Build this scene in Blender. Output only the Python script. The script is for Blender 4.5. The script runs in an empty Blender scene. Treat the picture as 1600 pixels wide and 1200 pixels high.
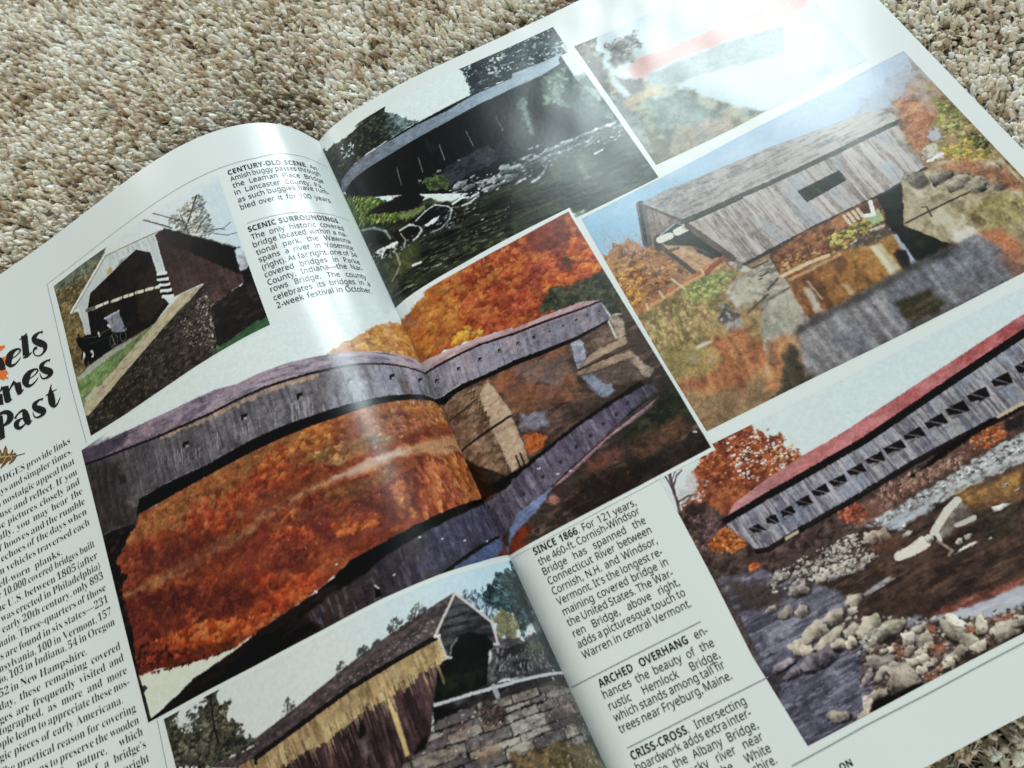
import bpy, math, random
import numpy as np
from mathutils import Matrix, Vector

sc = bpy.context.scene
COL = sc.collection
# ---------------------------------------------------------------- camera, world, lamps, exposure
cam_d = bpy.data.cameras.new('camera'); cam_o = bpy.data.objects.new('camera', cam_d); COL.objects.link(cam_o)
cam_o.location = (0.02647, -0.21578, 0.22724); cam_o.rotation_euler = (0.332315, 0.173747, -0.442161)
cam_d.sensor_width = 36.0; cam_d.lens = 25.5362
cam_d.clip_start = 0.01; cam_d.clip_end = 50.0
cam_d.dof.use_dof = True; cam_d.dof.focus_distance = 0.256; cam_d.dof.aperture_fstop = 16.0
sc.camera = cam_o
world = bpy.data.worlds.new('World'); sc.world = world; world.use_nodes = True
bg = world.node_tree.nodes['Background']
bg.inputs[0].default_value = (0.86, 0.95, 1.0, 1); bg.inputs[1].default_value = 0.07

def lamp(name, target, direction, dist, w, h, power, col):
    l = bpy.data.lights.new(name, 'AREA'); l.shape = 'RECTANGLE'; l.size = w; l.size_y = h
    l.energy = power; l.color = col
    o = bpy.data.objects.new(name, l); COL.objects.link(o)
    d = Vector(direction).normalized()
    o.location = Vector(target) + d * dist
    o.rotation_euler = d.to_track_quat('Z', 'Y').to_euler()
    return o
KEY = lamp('window_light', (.155, -.034, .008), (.45, .53, .72), 1.6, .64, .52, 13.0, (.82, .97, 1.0))
SLIT = lamp('side_window_light', (-.013, -.04, .025), (.66, .69, .32), 1.6, .74, .50, 13, (.92, .99, 1.0))
FILL = lamp('fill_light', (.03, -.13, 0), (-.45, -.85, .62), 1.7, .9, .7, 13.5, (1.0, .94, .78))  # added fill lamp, aimed clear of the page reflections
FAR = lamp('far_fill_light', (.03, -.1, 0), (-.3, .9, .42), 1.8, .9, .4, 9, (.98, .98, 1.0))  # added grazing lamp from the far side, no real window
sc.view_settings.view_transform = 'Standard'; sc.view_settings.look = 'None'
sc.view_settings.exposure = 0.2; sc.view_settings.gamma = 1.0; sc.view_settings.use_curve_mapping = False
ILLUM = 0.80                     # paper white under these lamps

# ---------------------------------------------------------------- helpers
def link(name, me, mat, parent=None, label=None):
    o = bpy.data.objects.new(name, me); COL.objects.link(o)
    if mat: me.materials.append(mat)
    if parent: o.parent = parent
    if label: o['label'] = label
    return o

def mesh_from(name, verts, faces, smooth=True):
    verts = np.asarray(verts, np.float32); faces = np.asarray(faces, np.int32)
    me = bpy.data.meshes.new(name)
    k = faces.shape[1]
    me.vertices.add(len(verts)); me.vertices.foreach_set('co', verts.ravel())
    me.loops.add(faces.size); me.loops.foreach_set('vertex_index', faces.ravel())
    me.polygons.add(len(faces)); me.polygons.foreach_set('loop_start', np.arange(0, faces.size, k, dtype=np.int32))
    try: me.polygons.foreach_set('loop_total', np.full(len(faces), k, np.int32))
    except Exception: pass
    me.polygons.foreach_set('use_smooth', np.full(len(faces), smooth))
    me.update(calc_edges=True)
    return me

def grid_faces(n, m):
    i = np.arange(n*m).reshape(n, m)
    return np.stack([i[:-1,:-1], i[:-1,1:], i[1:,1:], i[1:,:-1]], -1).reshape(-1, 4)

def nodes(name, rough, spec=0.5):
    m = bpy.data.materials.new(name); m.use_nodes = True
    b = m.node_tree.nodes['Principled BSDF']
    b.inputs['Roughness'].default_value = rough
    b.inputs['Specular IOR Level'].default_value = spec
    return m, m.node_tree, b

# ---------------------------------------------------------------- shape of the open magazine (cm)
# u: distance from the fold along the paper (right page +, left page -); v: distance down the page
KR = np.array([0.0000, 0.8000, 1.8000, 3.2000, 5.5000, 9.0000, 14.0000, 22.0000]); KL = np.array([0.0000, 0.8000, 1.8000, 3.2000, 5.0000, 7.5000, 11.0000, 15.0000, 22.0000]); VT = 27.3
TR0 = np.array([0.5632, 0.3097, 0.1421, 0.0464, -0.0532, -0.0601, 0.0164, -0.1824]); TR1 = np.array([0.4869, 0.1849, 0.0731, 0.0754, -0.0452, -0.0664, 0.0273, -0.0592])
TL0 = np.array([1.1798, 1.1419, 0.8620, 0.4107, 0.0674, -0.1606, -0.1997, -0.1120, -0.1600]); TL1 = np.array([1.3725, 1.1253, 0.7630, 0.4422, 0.0960, -0.1300, -0.3103, -0.0952, -0.1200])
G0, G1 = 0.4771, 0.4408
US = np.linspace(0, 22, 221)
def slope(k, t, x):
    x = np.clip(x, k[0], k[-1]); i = np.clip(np.searchsorted(k, x, side='right')-1, 0, len(k)-2)
    m = np.gradient(t, k); h = k[i+1]-k[i]; s = (x-k[i])/h
    return (2*s**3-3*s**2+1)*t[i]+(s**3-2*s**2+s)*h*m[i]+(-2*s**3+3*s**2)*t[i+1]+(s**3-s**2)*h*m[i+1]
def curve(k, t):
    th = slope(k, t, US); d = US[1]
    return (np.concatenate([[0], np.cumsum((np.cos(th[1:])+np.cos(th[:-1]))/2*d)]),
            np.concatenate([[0], np.cumsum((np.sin(th[1:])+np.sin(th[:-1]))/2*d)]))
CR0, CR1, CL0, CL1 = curve(KR, TR0), curve(KR, TR1), curve(KL, TL0), curve(KL, TL1)
def ripple(u, v):
    # faint waviness of the coated paper near the upper outer corner of the right page
    w = np.exp(-((u-13.5)/5.5)**2-((v-3.2)/4.2)**2)*(u > 0)
    r = 0.0105*np.sin(1.9*u+0.8*v)+0.010*np.sin(2.9*u-1.3*v+1.2)+0.005*np.sin(4.4*u+2.3*v)
    # a small pressed dent and a crease
    dent = -0.022*np.exp(-(((u-17.2)*1.6)**2+((v-8.1)*2.0)**2)*2.2)*(u > 0)
    w2 = 0.006*np.sin(0.75*u+0.5*v+.4)*(u > 9)*np.clip((u-9)/3, 0, 1)
    soft = .004*np.sin(.9*u+.35*v+.6)+.003*np.sin(1.7*u-.6*v)
    return r*w+dent+soft*np.clip((np.abs(u)-2)/3, 0, 1)+w2*np.clip((9-v)/6, 0, 1)
def surf(u, v, lift=0.0, sink=1.0):
    """page point in metres; lift = cm above the paper along its normal"""
    u = np.asarray(u, float); v = np.asarray(v, float); u, v = np.broadcast_arrays(u, v)
    a = np.clip(v/VT, -.1, 1.1); au = np.abs(u); R = u >= 0
    def f(c, j): return np.interp(au, US, c[j])
    x = np.where(R, (1-a)*f(CR0, 0)+a*f(CR1, 0), -((1-a)*f(CL0, 0)+a*f(CL1, 0)))
    z = np.where(R, (1-a)*f(CR0, 1)+a*f(CR1, 1), (1-a)*f(CL0, 1)+a*f(CL1, 1))*sink+(1-a)*G0+a*G1+ripple(u, v)
    th = np.where(R, (1-a)*slope(KR, TR0, au)+a*slope(KR, TR1, au), -((1-a)*slope(KL, TL0, au)+a*slope(KL, TL1, au)))
    return np.stack([x-np.sin(th)*lift, -v, z+np.cos(th)*lift], -1)*0.01

# ---------------------------------------------------------------- printing: numpy painter working in page millimetres
def hx(c): return np.array([int(c[i:i+2], 16) for i in (1, 3, 5)], np.float32)/255
def vn(x, y, seed):
    xi = np.floor(x); yi = np.floor(y); fx = (x-xi).astype(np.float32); fy = (y-yi).astype(np.float32)
    xi = xi.astype(np.int64); yi = yi.astype(np.int64)
    def h(i, j):
        n = (i*374761393+j*668265263+seed*974634777) & 0xffffffff
        n = ((n ^ (n >> 13))*1274126177) & 0xffffffff
        n = (n ^ (n >> 16)) & 0xffff
        return n.astype(np.float32)/65535
    fx = fx*fx*(3-2*fx); fy = fy*fy*(3-2*fy)
    return (h(xi, yi)*(1-fx)+h(xi+1, yi)*fx)*(1-fy)+(h(xi, yi+1)*(1-fx)+h(xi+1, yi+1)*fx)*fy
def fbm(x, y, seed, o=3):
    s = 0; a = .5; n = 0
    for k in range(o):
        s = s+a*vn(x, y, seed+k*17); n += a; x = x*2.03+7.1; y = y*2.03+3.7; a *= .55
    return s/n
def sstep(a, b, x): t = np.clip((x-a)/(b-a), 0, 1); return t*t*(3-2*t)
def inside(px, py, p):
    p = np.asarray(p, np.float32); d = np.full(px.shape, 1e9, np.float32); ins = np.zeros(px.shape, bool)
    for (x0, y0), (x1, y1) in zip(p, np.roll(p, -1, 0)):
        ex, ey = x1-x0, y1-y0; wx = px-x0; wy = py-y0
        t = np.clip((wx*ex+wy*ey)/max(ex*ex+ey*ey, 1e-9), 0, 1)
        d = np.minimum(d, (wx-ex*t)**2+(wy-ey*t)**2)
        if y0 != y1:
            ins ^= ((y0 > py) != (y1 > py)) & (px < ex*(py-y0)/(y1-y0)+x0)
    d = np.sqrt(d); return np.where(ins, -d, d)
class Photo:
    """one printed photograph: a fine sheet between four edge curves given in page mm"""
    def __init__(s, top, right, bottom, left, base, res=0.18, seed=1):
        def samp(p, n):
            p = np.asarray(p, float); L = np.concatenate([[0], np.cumsum(np.hypot(*np.diff(p, axis=0).T))]); q = np.linspace(0, L[-1], n)
            return np.stack([np.interp(q, L, p[:, 0]), np.interp(q, L, p[:, 1])], -1)
        T = np.asarray(top, float); B = np.asarray(bottom, float)
        w = np.hypot(*(T[-1]-T[0])); h = np.hypot(*(B[0]-T[0]))
        s.n = int(h/res)+2; s.m = int(w/res)+2
        T = samp(top, s.m); B = samp(bottom, s.m); Lf = samp(left, s.n); R = samp(right, s.n)
        a = np.linspace(0, 1, s.m)[None, :, None]; b = np.linspace(0, 1, s.n)[:, None, None]
        g = (1-b)*T[None]+b*B[None]+(1-a)*Lf[:, None]+a*R[:, None]-((1-a)*(1-b)*T[0]+a*(1-b)*T[-1]+(1-a)*b*B[0]+a*b*B[-1])
        s.U = g[..., 0].astype(np.float32); s.V = g[..., 1].astype(np.float32)
        s.C = np.empty(g.shape[:2]+(3,), np.float32); s.C[:] = hx(base); s.seed = seed; s.mask = None; s.rng = np.random.default_rng(seed)
        s.k = 0
        A = np.stack([s.U.ravel(), s.V.ravel(), np.ones(s.U.size)], 1); st = slice(None, None, 37)
        ii, jj = np.divmod(np.arange(s.U.size), s.m)
        s.ai = np.linalg.lstsq(A[st], ii[st].astype(float), rcond=None)[0]; s.aj = np.linalg.lstsq(A[st], jj[st].astype(float), rcond=None)[0]
        s.res = res
        ei = np.minimum(np.arange(s.n), np.arange(s.n)[::-1])[:, None]; ej = np.minimum(np.arange(s.m), np.arange(s.m)[::-1])[None]
        s.edge = np.clip((np.minimum(ei, ej)*res-.1)/1.3, 0, 1).astype(np.float32)
    def box(s, x0, y0, x1, y1, pad=1.0, big=True):
        if big:
            m = (s.U > x0-pad) & (s.U < x1+pad) & (s.V > y0-pad) & (s.V < y1+pad)
            r = np.nonzero(m.any(1))[0]; c = np.nonzero(m.any(0))[0]
            if not len(r): return None
            return slice(r[0], r[-1]+1), slice(c[0], c[-1]+1)
        cs = [(x, y) for x in (x0-pad, x1+pad) for y in (y0-pad, y1+pad)]
        I = [s.ai[0]*x+s.ai[1]*y+s.ai[2] for x, y in cs]; J = [s.aj[0]*x+s.aj[1]*y+s.aj[2] for x, y in cs]
        i0, i1, j0, j1 = max(0, int(min(I))-3), min(s.n, int(max(I))+4), max(0, int(min(J))-3), min(s.m, int(max(J))+4)
        if i0 >= i1 or j0 >= j1: return None
        return slice(i0, i1), slice(j0, j1)
    def mix(s, b, al, col):
        if s.mask is not None: al = al*s.mask[b]
        al = al[..., None]; s.C[b] = s.C[b]*(1-al)+col*al
    def clip(s, pts):
        q = inside(s.U, s.V, pts); s.mask = np.clip(.5-q/.25, 0, 1); s.edge = np.clip((-q-.1)/1.3, 0, 1)
    def P(s, pts, col, soft=.25, r=0, rs=2., g=None, t=(), a=1.):
        s.k += 1; p = np.asarray(pts, float); b = s.box(*p.min(0), *p.max(0), 1+r+soft)
        if b is None: return
        U, V = s.U[b], s.V[b]; d = inside(U, V, p)
        e = s.edge[b]
        if r: d = d+r*(fbm(U/rs, V/rs, s.seed*31+s.k, 4)-.5)*2.4*e
        d = d-(1-e)*(.5+.9*min(r, 1.2))
        al = np.clip(.5-d/soft, 0, 1)*a
        c = np.empty(U.shape+(3,), np.float32); c[:] = hx(col)
        if g:
            c2, (ax, ay), (bx, by) = g; q = np.clip(((U-ax)*(bx-ax)+(V-ay)*(by-ay))/((bx-ax)**2+(by-ay)**2), 0, 1)[..., None]
            c = c*(1-q)+hx(c2)*q
        for n, (tc, amt, sx, sy, ax, ay, lo, hi) in enumerate(t):
            w = fbm((U*ax+V*ay)/sx, (V*ax-U*ay)/sy, s.seed*77+s.k*13+n*5, 3)
            w = (amt*sstep(lo, hi, w))[..., None]; c = c*(1-w)+hx(tc)*w
        s.mix(b, al, c)
    def L(s, pts, w, col, a=1., soft=.22, w2=None):
        p = np.asarray(pts, float)
        for k, (q0, q1) in enumerate(zip(p[:-1], p[1:])):
            b = s.box(min(q0[0], q1[0]), min(q0[1], q1[1]), max(q0[0], q1[0]), max(q0[1], q1[1]), w+1, False)
            if b is None: continue
            U, V = s.U[b], s.V[b]; e = q1-q0; t = np.clip(((U-q0[0])*e[0]+(V-q0[1])*e[1])/max(e@e, 1e-9), 0, 1)
            d = np.hypot(U-q0[0]-e[0]*t, V-q0[1]-e[1]*t); n = len(p)-1
            ww = w if w2 is None else w+(w2-w)*(k+t)/n
            s.mix(b, np.clip(.5-(d-ww/2)/soft, 0, 1)*a, hx(col))
    def D(s, pts, n, sz, pal, asp=1.3, ax=(1, 0), a=.9, lit=.22, soft=.35):
        p = np.asarray(pts, float); lo, hi = p.min(0), p.max(0); k = 0; got = []
        while len(got) < n and k < 60:
            q = s.rng.uniform(lo, hi, (n*2, 2)).astype(np.float32); got += list(q[inside(q[:, 0], q[:, 1], p) < 0]); k += 1
        pal = [hx(c) for c in pal]
        for (x, y) in got[:n]:
            z = s.rng.uniform(*sz); rx, ry = z*asp, z; b = s.box(x-rx*1.3, y-rx*1.3, x+rx*1.3, y+rx*1.3, .3, False)
            if b is None: continue
            du, dv = s.U[b]-x, s.V[b]-y; X = du*ax[0]+dv*ax[1]; Y = dv*ax[0]-du*ax[1]
            an = np.arctan2(Y, X); ph = s.rng.uniform(0, 6.3, 2)
            d = np.hypot(X/rx, Y/ry)*(1+.22*np.sin(an*3+ph[0])+.15*np.sin(an*5+ph[1]))
            c = pal[s.rng.integers(len(pal))]*s.rng.uniform(.86, 1.14)
            c = c*(1-lit*np.clip(Y/ry, -1, 1))[..., None]
            s.mix(b, np.clip((1-d)/soft, 0, 1)*a, np.clip(c, 0, 1))
    def K(s, rocks, col='#beb0a2', dark='#3a3230'):
        for (x, y, rx, ry, an) in rocks:
            ax = (math.cos(an), math.sin(an)); R = max(rx, ry)*1.5; b = s.box(x-R, y-R, x+R, y+R, .5, False)
            if b is None: continue
            du, dv = s.U[b]-x, s.V[b]-y; X = du*ax[0]+dv*ax[1]; Y = dv*ax[0]-du*ax[1]; th = np.arctan2(Y/ry, X/rx); ph = s.rng.uniform(0, 6.3, 3)
            wob = 1+.13*np.sin(2*th+ph[0])+.11*np.sin(3*th+ph[1])+.09*np.sin(5*th+ph[2])+.06*np.sin(7*th+ph[0]*2)
            d2 = (np.abs((X-.1*rx)/(rx*1.05))**2.4+np.abs((Y-.38*ry)/(ry*.95))**2.4)**(1/2.4)
            s.mix(b, np.clip((1.04-d2)/.22, 0, 1)*.85, hx(dark))
            d = (np.abs(X/rx)**2.4+np.abs(Y/ry)**2.4)**(1/2.4)*wob
            sh = .5+.5*np.clip(Y/ry*1.1+.25*np.sin(X/rx*3+ph[1])-.1, -1, 1); n = fbm(s.U[b]/1.1, s.V[b]/.8, s.seed+int(x*7), 3)
            c = hx(col)*s.rng.uniform(.74, 1.12)*s.rng.uniform(.985, 1.015, 3); c = c*(1.14-.72*sh**1.5+.6*(n-.5))[..., None]
            s.mix(b, np.clip((1-d)*min(rx, ry)/.22, 0, 1), np.clip(c, 0, 1))
    def S(s, pts, ax, rh, wr, pal, gap='#1d1a1a', bx=None):
        """coursed stonework"""
        p = np.asarray(pts, float); b = s.box(*p.min(0), *p.max(0), 1); U, V = s.U[b], s.V[b]
        if s.mask is None: s.mask = np.ones(s.U.shape, np.float32)
        keep = s.mask.copy(); m = np.zeros(s.U.shape, np.float32); m[b] = np.clip(.5-inside(U, V, p)/.4, 0, 1); s.mask = keep*m
        s.mix(b, np.ones(U.shape, np.float32), hx(gap))
        X = p[:, 0]*ax[0]+p[:, 1]*ax[1]; Y = p[:, 1]*ax[0]-p[:, 0]*ax[1]; y = Y.min()-rh
        while y < Y.max()+rh:
            h = rh*s.rng.uniform(.6, 1.35); x = X.min()-s.rng.uniform(0, wr[1])
            while x < X.max()+1:
                w = s.rng.uniform(*wr); j = lambda q: s.rng.uniform(-q, q)
                q = [(x+.2+j(.3), y+.12+j(.3)), (x+w*.5, y+j(.25)), (x+w-.2+j(.3), y+.12+j(.3)), (x+w-.15+j(.2), y+h*.55), (x+w-.25+j(.3), y+h-.25+j(.2)), (x+w*.5, y+h-.15+j(.25)), (x+.25+j(.3), y+h-.25+j(.2)), (x+.15, y+h*.5)]
                q = [(A*ax[0]-B*ax[1], A*ax[1]+B*ax[0]) for A, B in q]
                c = pal[s.rng.integers(len(pal))]
                s.P(q, c, .3, .25, .8, None, [('#463c3a', .55, 1.5, .5, ax[0], ax[1], .45, .8), ('#d8d0c4', .5, 1.2, .6, ax[0], ax[1], .6, .9)], s.rng.uniform(.7, 1))
                x += w
            y += h
        s.mask = keep
    def blur(s, pts, n, ax=None, soft=4.):
        """soft focus inside a region"""
        al = np.clip(.5-inside(s.U, s.V, pts)/soft, 0, 1)[..., None]; c = s.C.copy()
        for _ in range(n):
            d = np.pad(c, ((1, 1), (1, 1), (0, 0)), 'edge'); c = (d[:-2, 1:-1]+d[2:, 1:-1]+d[1:-1, :-2]+d[1:-1, 2:]+2*d[1:-1, 1:-1])/6
        s.C = s.C*(1-al)+c*al
    def build(s, mat, parent, label, lift=.006, sat=1., gain=1., neu=.5, warm=1., name='printed_photo'):
        # photographic irregularity: edges wander a little and every tone carries fine texture
        U, V = s.U, s.V; wx = (fbm(U/.7, V/.7, s.seed+3, 2)-.5)*2.0; wy = (fbm(U/.7, V/.7, s.seed+5, 2)-.5)*2.0
        f = s.edge; ii = np.clip(np.arange(s.n)[:, None]+wy*f, 0, s.n-1).round().astype(int); jj = np.clip(np.arange(s.m)[None]+wx*f, 0, s.m-1).round().astype(int)
        s.C = s.C[ii, jj]
        lum = s.C.mean(-1); k = np.clip((.74-lum)/.3, 0, 1)
        tx = (fbm(U/.55, V/.55, s.seed+7, 2)-.5)*.30+(fbm(U/1.6, V/1.3, s.seed+8, 3)-.5)*.42+(fbm(U/6, V/6, s.seed+9, 2)-.5)*.3
        s.C = np.clip(s.C*(1+tx*k)[..., None], 0, 1)
        d = np.pad(s.C, ((1, 1), (1, 1), (0, 0)), 'edge'); s.C = s.C*.76+.24*(d[:-2, 1:-1]+d[2:, 1:-1]+d[1:-1, :-2]+d[1:-1, 2:])/4      # screen softness
        # grain of the half-tone print
        g = s.rng.normal(0, .012, s.C.shape[:2]+(1,)).astype(np.float32); c = np.clip(s.C*(1+.5*(fbm(s.U/.9, s.V/.9, s.seed+99, 2)-.5)[..., None]*.16)+g, 0.004, 1)
        pr = np.maximum(0, np.minimum(c[..., 0], c[..., 2])-c[..., 1]); c[..., 1] += neu*pr*(c[..., 2] > c[..., 0]*.75)
        c[..., 2] -= neu*np.maximum(0, c[..., 2]-c[..., 1])*np.clip((c[..., 0]-c[..., 1]+.05)/.07, 0, 1)
        c[..., 1] *= 1-(1-warm)*np.clip((c[..., 0]-c[..., 2]-.1)/.2, 0, 1)
        m = c.mean(-1, keepdims=True); dk = np.clip((.8-m)/.3, 0, 1); c = (m+(c-m)*(1+(sat-1)*dk))*(1+(gain-1)*dk)
        c = np.where(c > .6, .6+(c-.6)*.72, c); c = np.clip(c-.05*(1-c)**2*(c < .6), .004, 1)
        lin = np.where(c <= .04045, c/12.92, ((c+.055)/1.055)**2.4)/ILLUM
        lin = np.clip(lin, .002, .86)
        me = mesh_from(name, surf(s.U.ravel()/10, s.V.ravel()/10, lift), grid_faces(s.n, s.m)[:, ::-1])
        at = me.attributes.new('print', 'FLOAT_COLOR', 'POINT')
        at.data.foreach_set('color', np.concatenate([lin.reshape(-1, 3), np.ones((s.C.shape[0]*s.C.shape[1], 1), np.float32)], 1).astype(np.float32).ravel())
        return link(name, me, mat, parent, label)

# ---------------------------------------------------------------- materials
def paint_material(name, attr, rough, spec, bump=0.0, scale=900.0):
    m, nt, b = nodes(name, rough, spec)
    a = nt.nodes.new('ShaderNodeAttribute'); a.attribute_name = attr
    nt.links.new(a.outputs['Color'], b.inputs['Base Color'])
    if bump: add_bump(nt, b, scale, bump)
    return m
def add_bump(nt, b, scale, strength, dist=0.0004):
    tc = nt.nodes.new('ShaderNodeTexCoord'); n = nt.nodes.new('ShaderNodeTexNoise'); n.inputs['Scale'].default_value = scale; n.inputs['Detail'].default_value = 3
    bp = nt.nodes.new('ShaderNodeBump'); bp.inputs['Strength'].default_value = strength; bp.inputs['Distance'].default_value = dist
    nt.links.new(tc.outputs['Object'], n.inputs['Vector']); nt.links.new(n.outputs['Fac'], bp.inputs['Height']); nt.links.new(bp.outputs['Normal'], b.inputs['Normal'])
INK = paint_material('printed_ink', 'print', 0.235, 0.5, 0.05, 500)
PAPER, nt, b = nodes('coated_paper', 0.235, 0.5)
n = nt.nodes.new('ShaderNodeTexNoise'); n.inputs['Scale'].default_value = 9; n.inputs['Detail'].default_value = 4
tc = nt.nodes.new('ShaderNodeTexCoord'); cr = nt.nodes.new('ShaderNodeValToRGB')
cr.color_ramp.elements[0].color = (.70,.748,.73,1); cr.color_ramp.elements[1].color = (.75,.79,.775,1)
nt.links.new(tc.outputs['Object'], n.inputs['Vector']); nt.links.new(n.outputs['Fac'], cr.inputs['Fac']); nt.links.new(cr.outputs['Color'], b.inputs['Base Color'])
add_bump(nt, b, 500, 0.05)
def flat(name, col, rough=0.235):
    m, nt, b = nodes(name, rough, 0.5); n = nt.nodes.new('ShaderNodeTexNoise'); n.inputs['Scale'].default_value = 700
    mx = nt.nodes.new('ShaderNodeMix'); mx.data_type = 'RGBA'; mx.inputs['A'].default_value = (*col, 1); mx.inputs['B'].default_value = (*[min(1, c*1.25+.004) for c in col], 1)
    nt.links.new(n.outputs['Fac'], mx.inputs['Factor']); nt.links.new(mx.outputs['Result'], b.inputs['Base Color']); return m
BLACK = flat('black_ink', (.012, .012, .014)); GREY = flat('grey_rule', (.22, .24, .25)); LEAFB = flat('brown_ink', (.13, .075, .03)); LEAFL = flat('straw_ink', (.42, .31, .15)); LEAFO = flat('orange_ink', (.68, .16, .03))
EDGE = flat('page_edge', (.55, .52, .44), .7)

# ---------------------------------------------------------------- carpet
def rng_pts(r, n, x0, x1, y0, y1): return r.uniform(x0, x1, n), r.uniform(y0, y1, n)
r = np.random.default_rng(4)
gx, gy = np.meshgrid(np.linspace(-1.2, 1.2, 61), np.linspace(-1.2, 1.2, 61))
gz = -0.0075+0.0008*fbm(gx*18, gy*18, 3)
cme = mesh_from('carpet', np.stack([gx.ravel(), gy.ravel(), gz.ravel()], 1), grid_faces(61, 61))
CB, nt, b = nodes('carpet_backing', .95, .1)
n = nt.nodes.new('ShaderNodeTexNoise'); n.inputs['Scale'].default_value = 380; n.inputs['Detail'].default_value = 4; tc = nt.nodes.new('ShaderNodeTexCoord'); cr = nt.nodes.new('ShaderNodeValToRGB')
cr.color_ramp.elements[0].position = .35; cr.color_ramp.elements[0].color = (.16, .12, .08, 1); cr.color_ramp.elements[1].position = .65; cr.color_ramp.elements[1].color = (.5, .45, .36, 1)
nt.links.new(tc.outputs['Object'], n.inputs['Vector']); nt.links.new(n.outputs['Fac'], cr.inputs['Fac']); nt.links.new(cr.outputs['Color'], b.inputs['Base Color']); add_bump(nt, b, 400, 1.0, .004)
carpet = link('carpet', cme, CB); carpet['kind'] = 'structure'; carpet['label'] = 'speckled beige cut pile carpet under the open magazine'; carpet['category'] = 'carpet'
def pile(x0, x1, y0, y1, pitch, seed):
    r = np.random.default_rng(seed)
    nx, ny = int((x1-x0)/pitch), int((y1-y0)/pitch)
    X, Y = np.meshgrid(np.linspace(x0, x1, nx), np.linspace(y0, y1, ny)); X = X.ravel()+r.normal(0, pitch*.36, X.size); Y = Y.ravel()+r.normal(0, pitch*.36, Y.size)
    under = (X > -18.5) & (X < 18.5) & (Y < -1.8) & (Y > -25.5)      # never seen below the magazine
    X, Y = X[~under], Y[~under]; N = len(X)
    mag = (X > -21) & (X < 20.8) & (Y < .25) & (Y > -27.5)
    h = .66+.26*fbm(X/2.1, Y/2.1, seed+5)+r.normal(0, .085, N); h = np.where(mag, np.minimum(h, .62), h)
    rad = r.uniform(.10, .18, N)*pitch/.27
    la = r.uniform(0, 6.283, N)*.5+3.0*fbm(X/3, Y/3, seed+9); lean = r.uniform(.08, .5, N)
    S_, R_ = 6, 6; V = np.empty((N, S_*R_+1, 3), np.float32); tw = r.uniform(0, 6.28, N)
    wob = r.uniform(.8, 1.2, (N, R_, S_))
    prof = [.8, .95, .95, 1.08, 1.08, .74]; zz = [0, .3, .5, .7, .88, .98]
    for k in range(R_):
        t = zz[k]; cx = X+np.cos(la)*lean*t**2.0; cy = Y+np.sin(la)*lean*t**2.0; cz = -.72+h*t*(1-.12*lean)
        for j in range(S_):
            a = tw+j*6.2832/S_+t*1.8; rr = rad*prof[k]*wob[:, k, j]*(1+.16*np.cos(2*(a-tw*1.7)))
            V[:, k*S_+j] = np.stack([cx+np.cos(a)*rr, cy+np.sin(a)*rr, cz+.02*np.sin(3*a+tw)], 1)
    t = 1.08; V[:, -1] = np.stack([X+np.cos(la)*lean*t, Y+np.sin(la)*lean*t, -.72+h*t*(1-.12*lean)], 1)
    f = []
    for k in range(R_-1):
        for j in range(S_): f.append((k*S_+j, k*S_+(j+1) % S_, (k+1)*S_+(j+1) % S_, (k+1)*S_+j))
    for j in range(0, S_, 2): f.append(((R_-1)*S_+j, (R_-1)*S_+(j+1) % S_, (R_-1)*S_+(j+2) % S_, S_*R_))
    F = (np.array(f)[None]+(np.arange(N)*(S_*R_+1))[:, None, None]).reshape(-1, 4)
    pal = np.array([(.23,.16,.095),(.35,.26,.165),(.46,.37,.26),(.56,.48,.365),(.65,.58,.46),(.71,.655,.54),(.76,.725,.625),(.81,.79,.705),(.87,.865,.80)], np.float32)
    w = fbm(X/1.5, Y/1.5, seed+21, 3); w2 = fbm(X/4., Y/4., seed+33, 2)
    i = np.clip((r.normal(0, 1, N)*1.75+(w-.5)*7+(w2-.5)*2.5+5.4), 0, len(pal)-1).astype(int)
    c = pal[i]*r.uniform(.9, 1.1, (N, 1))*r.uniform(.96, 1.04, (N, 3))
    # loose fibre ends
    nf = 5; q = np.repeat(np.arange(N), nf); M = len(q); lv = r.uniform(.45, 1.0, M); hb = lv*h[q]
    bx = X[q]+np.cos(la[q])*lean[q]*lv**2; by = Y[q]+np.sin(la[q])*lean[q]*lv**2; bz = -.72+hb
    az = r.uniform(0, 6.283, M); ln = r.uniform(.12, .30, M); up = r.uniform(-.2, .7, M)
    p0 = np.stack([bx+np.cos(az)*rad[q]*.6, by+np.sin(az)*rad[q]*.6, bz], 1); p1 = p0+np.stack([np.cos(az)*ln, np.sin(az)*ln, up*ln], 1); sd = np.stack([-np.sin(az), np.cos(az), np.zeros(M)], 1)*.011
    FV = np.stack([p0-sd, p0+sd, p1+sd*.5, p1-sd*.5], 1).reshape(-1, 3); o = N*(S_*R_+1)
    V = np.concatenate([V.reshape(-1, 3), FV]); F = np.concatenate([F, np.arange(M*4).reshape(-1, 4)+o])
    me = mesh_from('carpet_pile', V*.01, F)
    at = me.attributes.new('yarn', 'FLOAT_COLOR', 'POINT')
    cc = np.repeat(np.clip(np.concatenate([c, np.ones((N, 1))], 1), 0, 1), S_*R_+1, 0); cc = np.concatenate([cc, np.repeat(np.concatenate([np.clip(c[q]*1.06, 0, 1), np.ones((M, 1))], 1), 4, 0)]).astype(np.float32); at.data.foreach_set('color', cc.ravel())
    return me
YARN = paint_material('yarn', 'yarn', .92, .15, .55, 1400)
po = link('carpet_pile', pile(-27, 34, -36, 25, 0.19, 8), YARN); po['kind'] = 'stuff'; po['label'] = 'mottled beige, tan and brown twisted carpet tufts around the magazine'; po['category'] = 'carpet pile'

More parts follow.
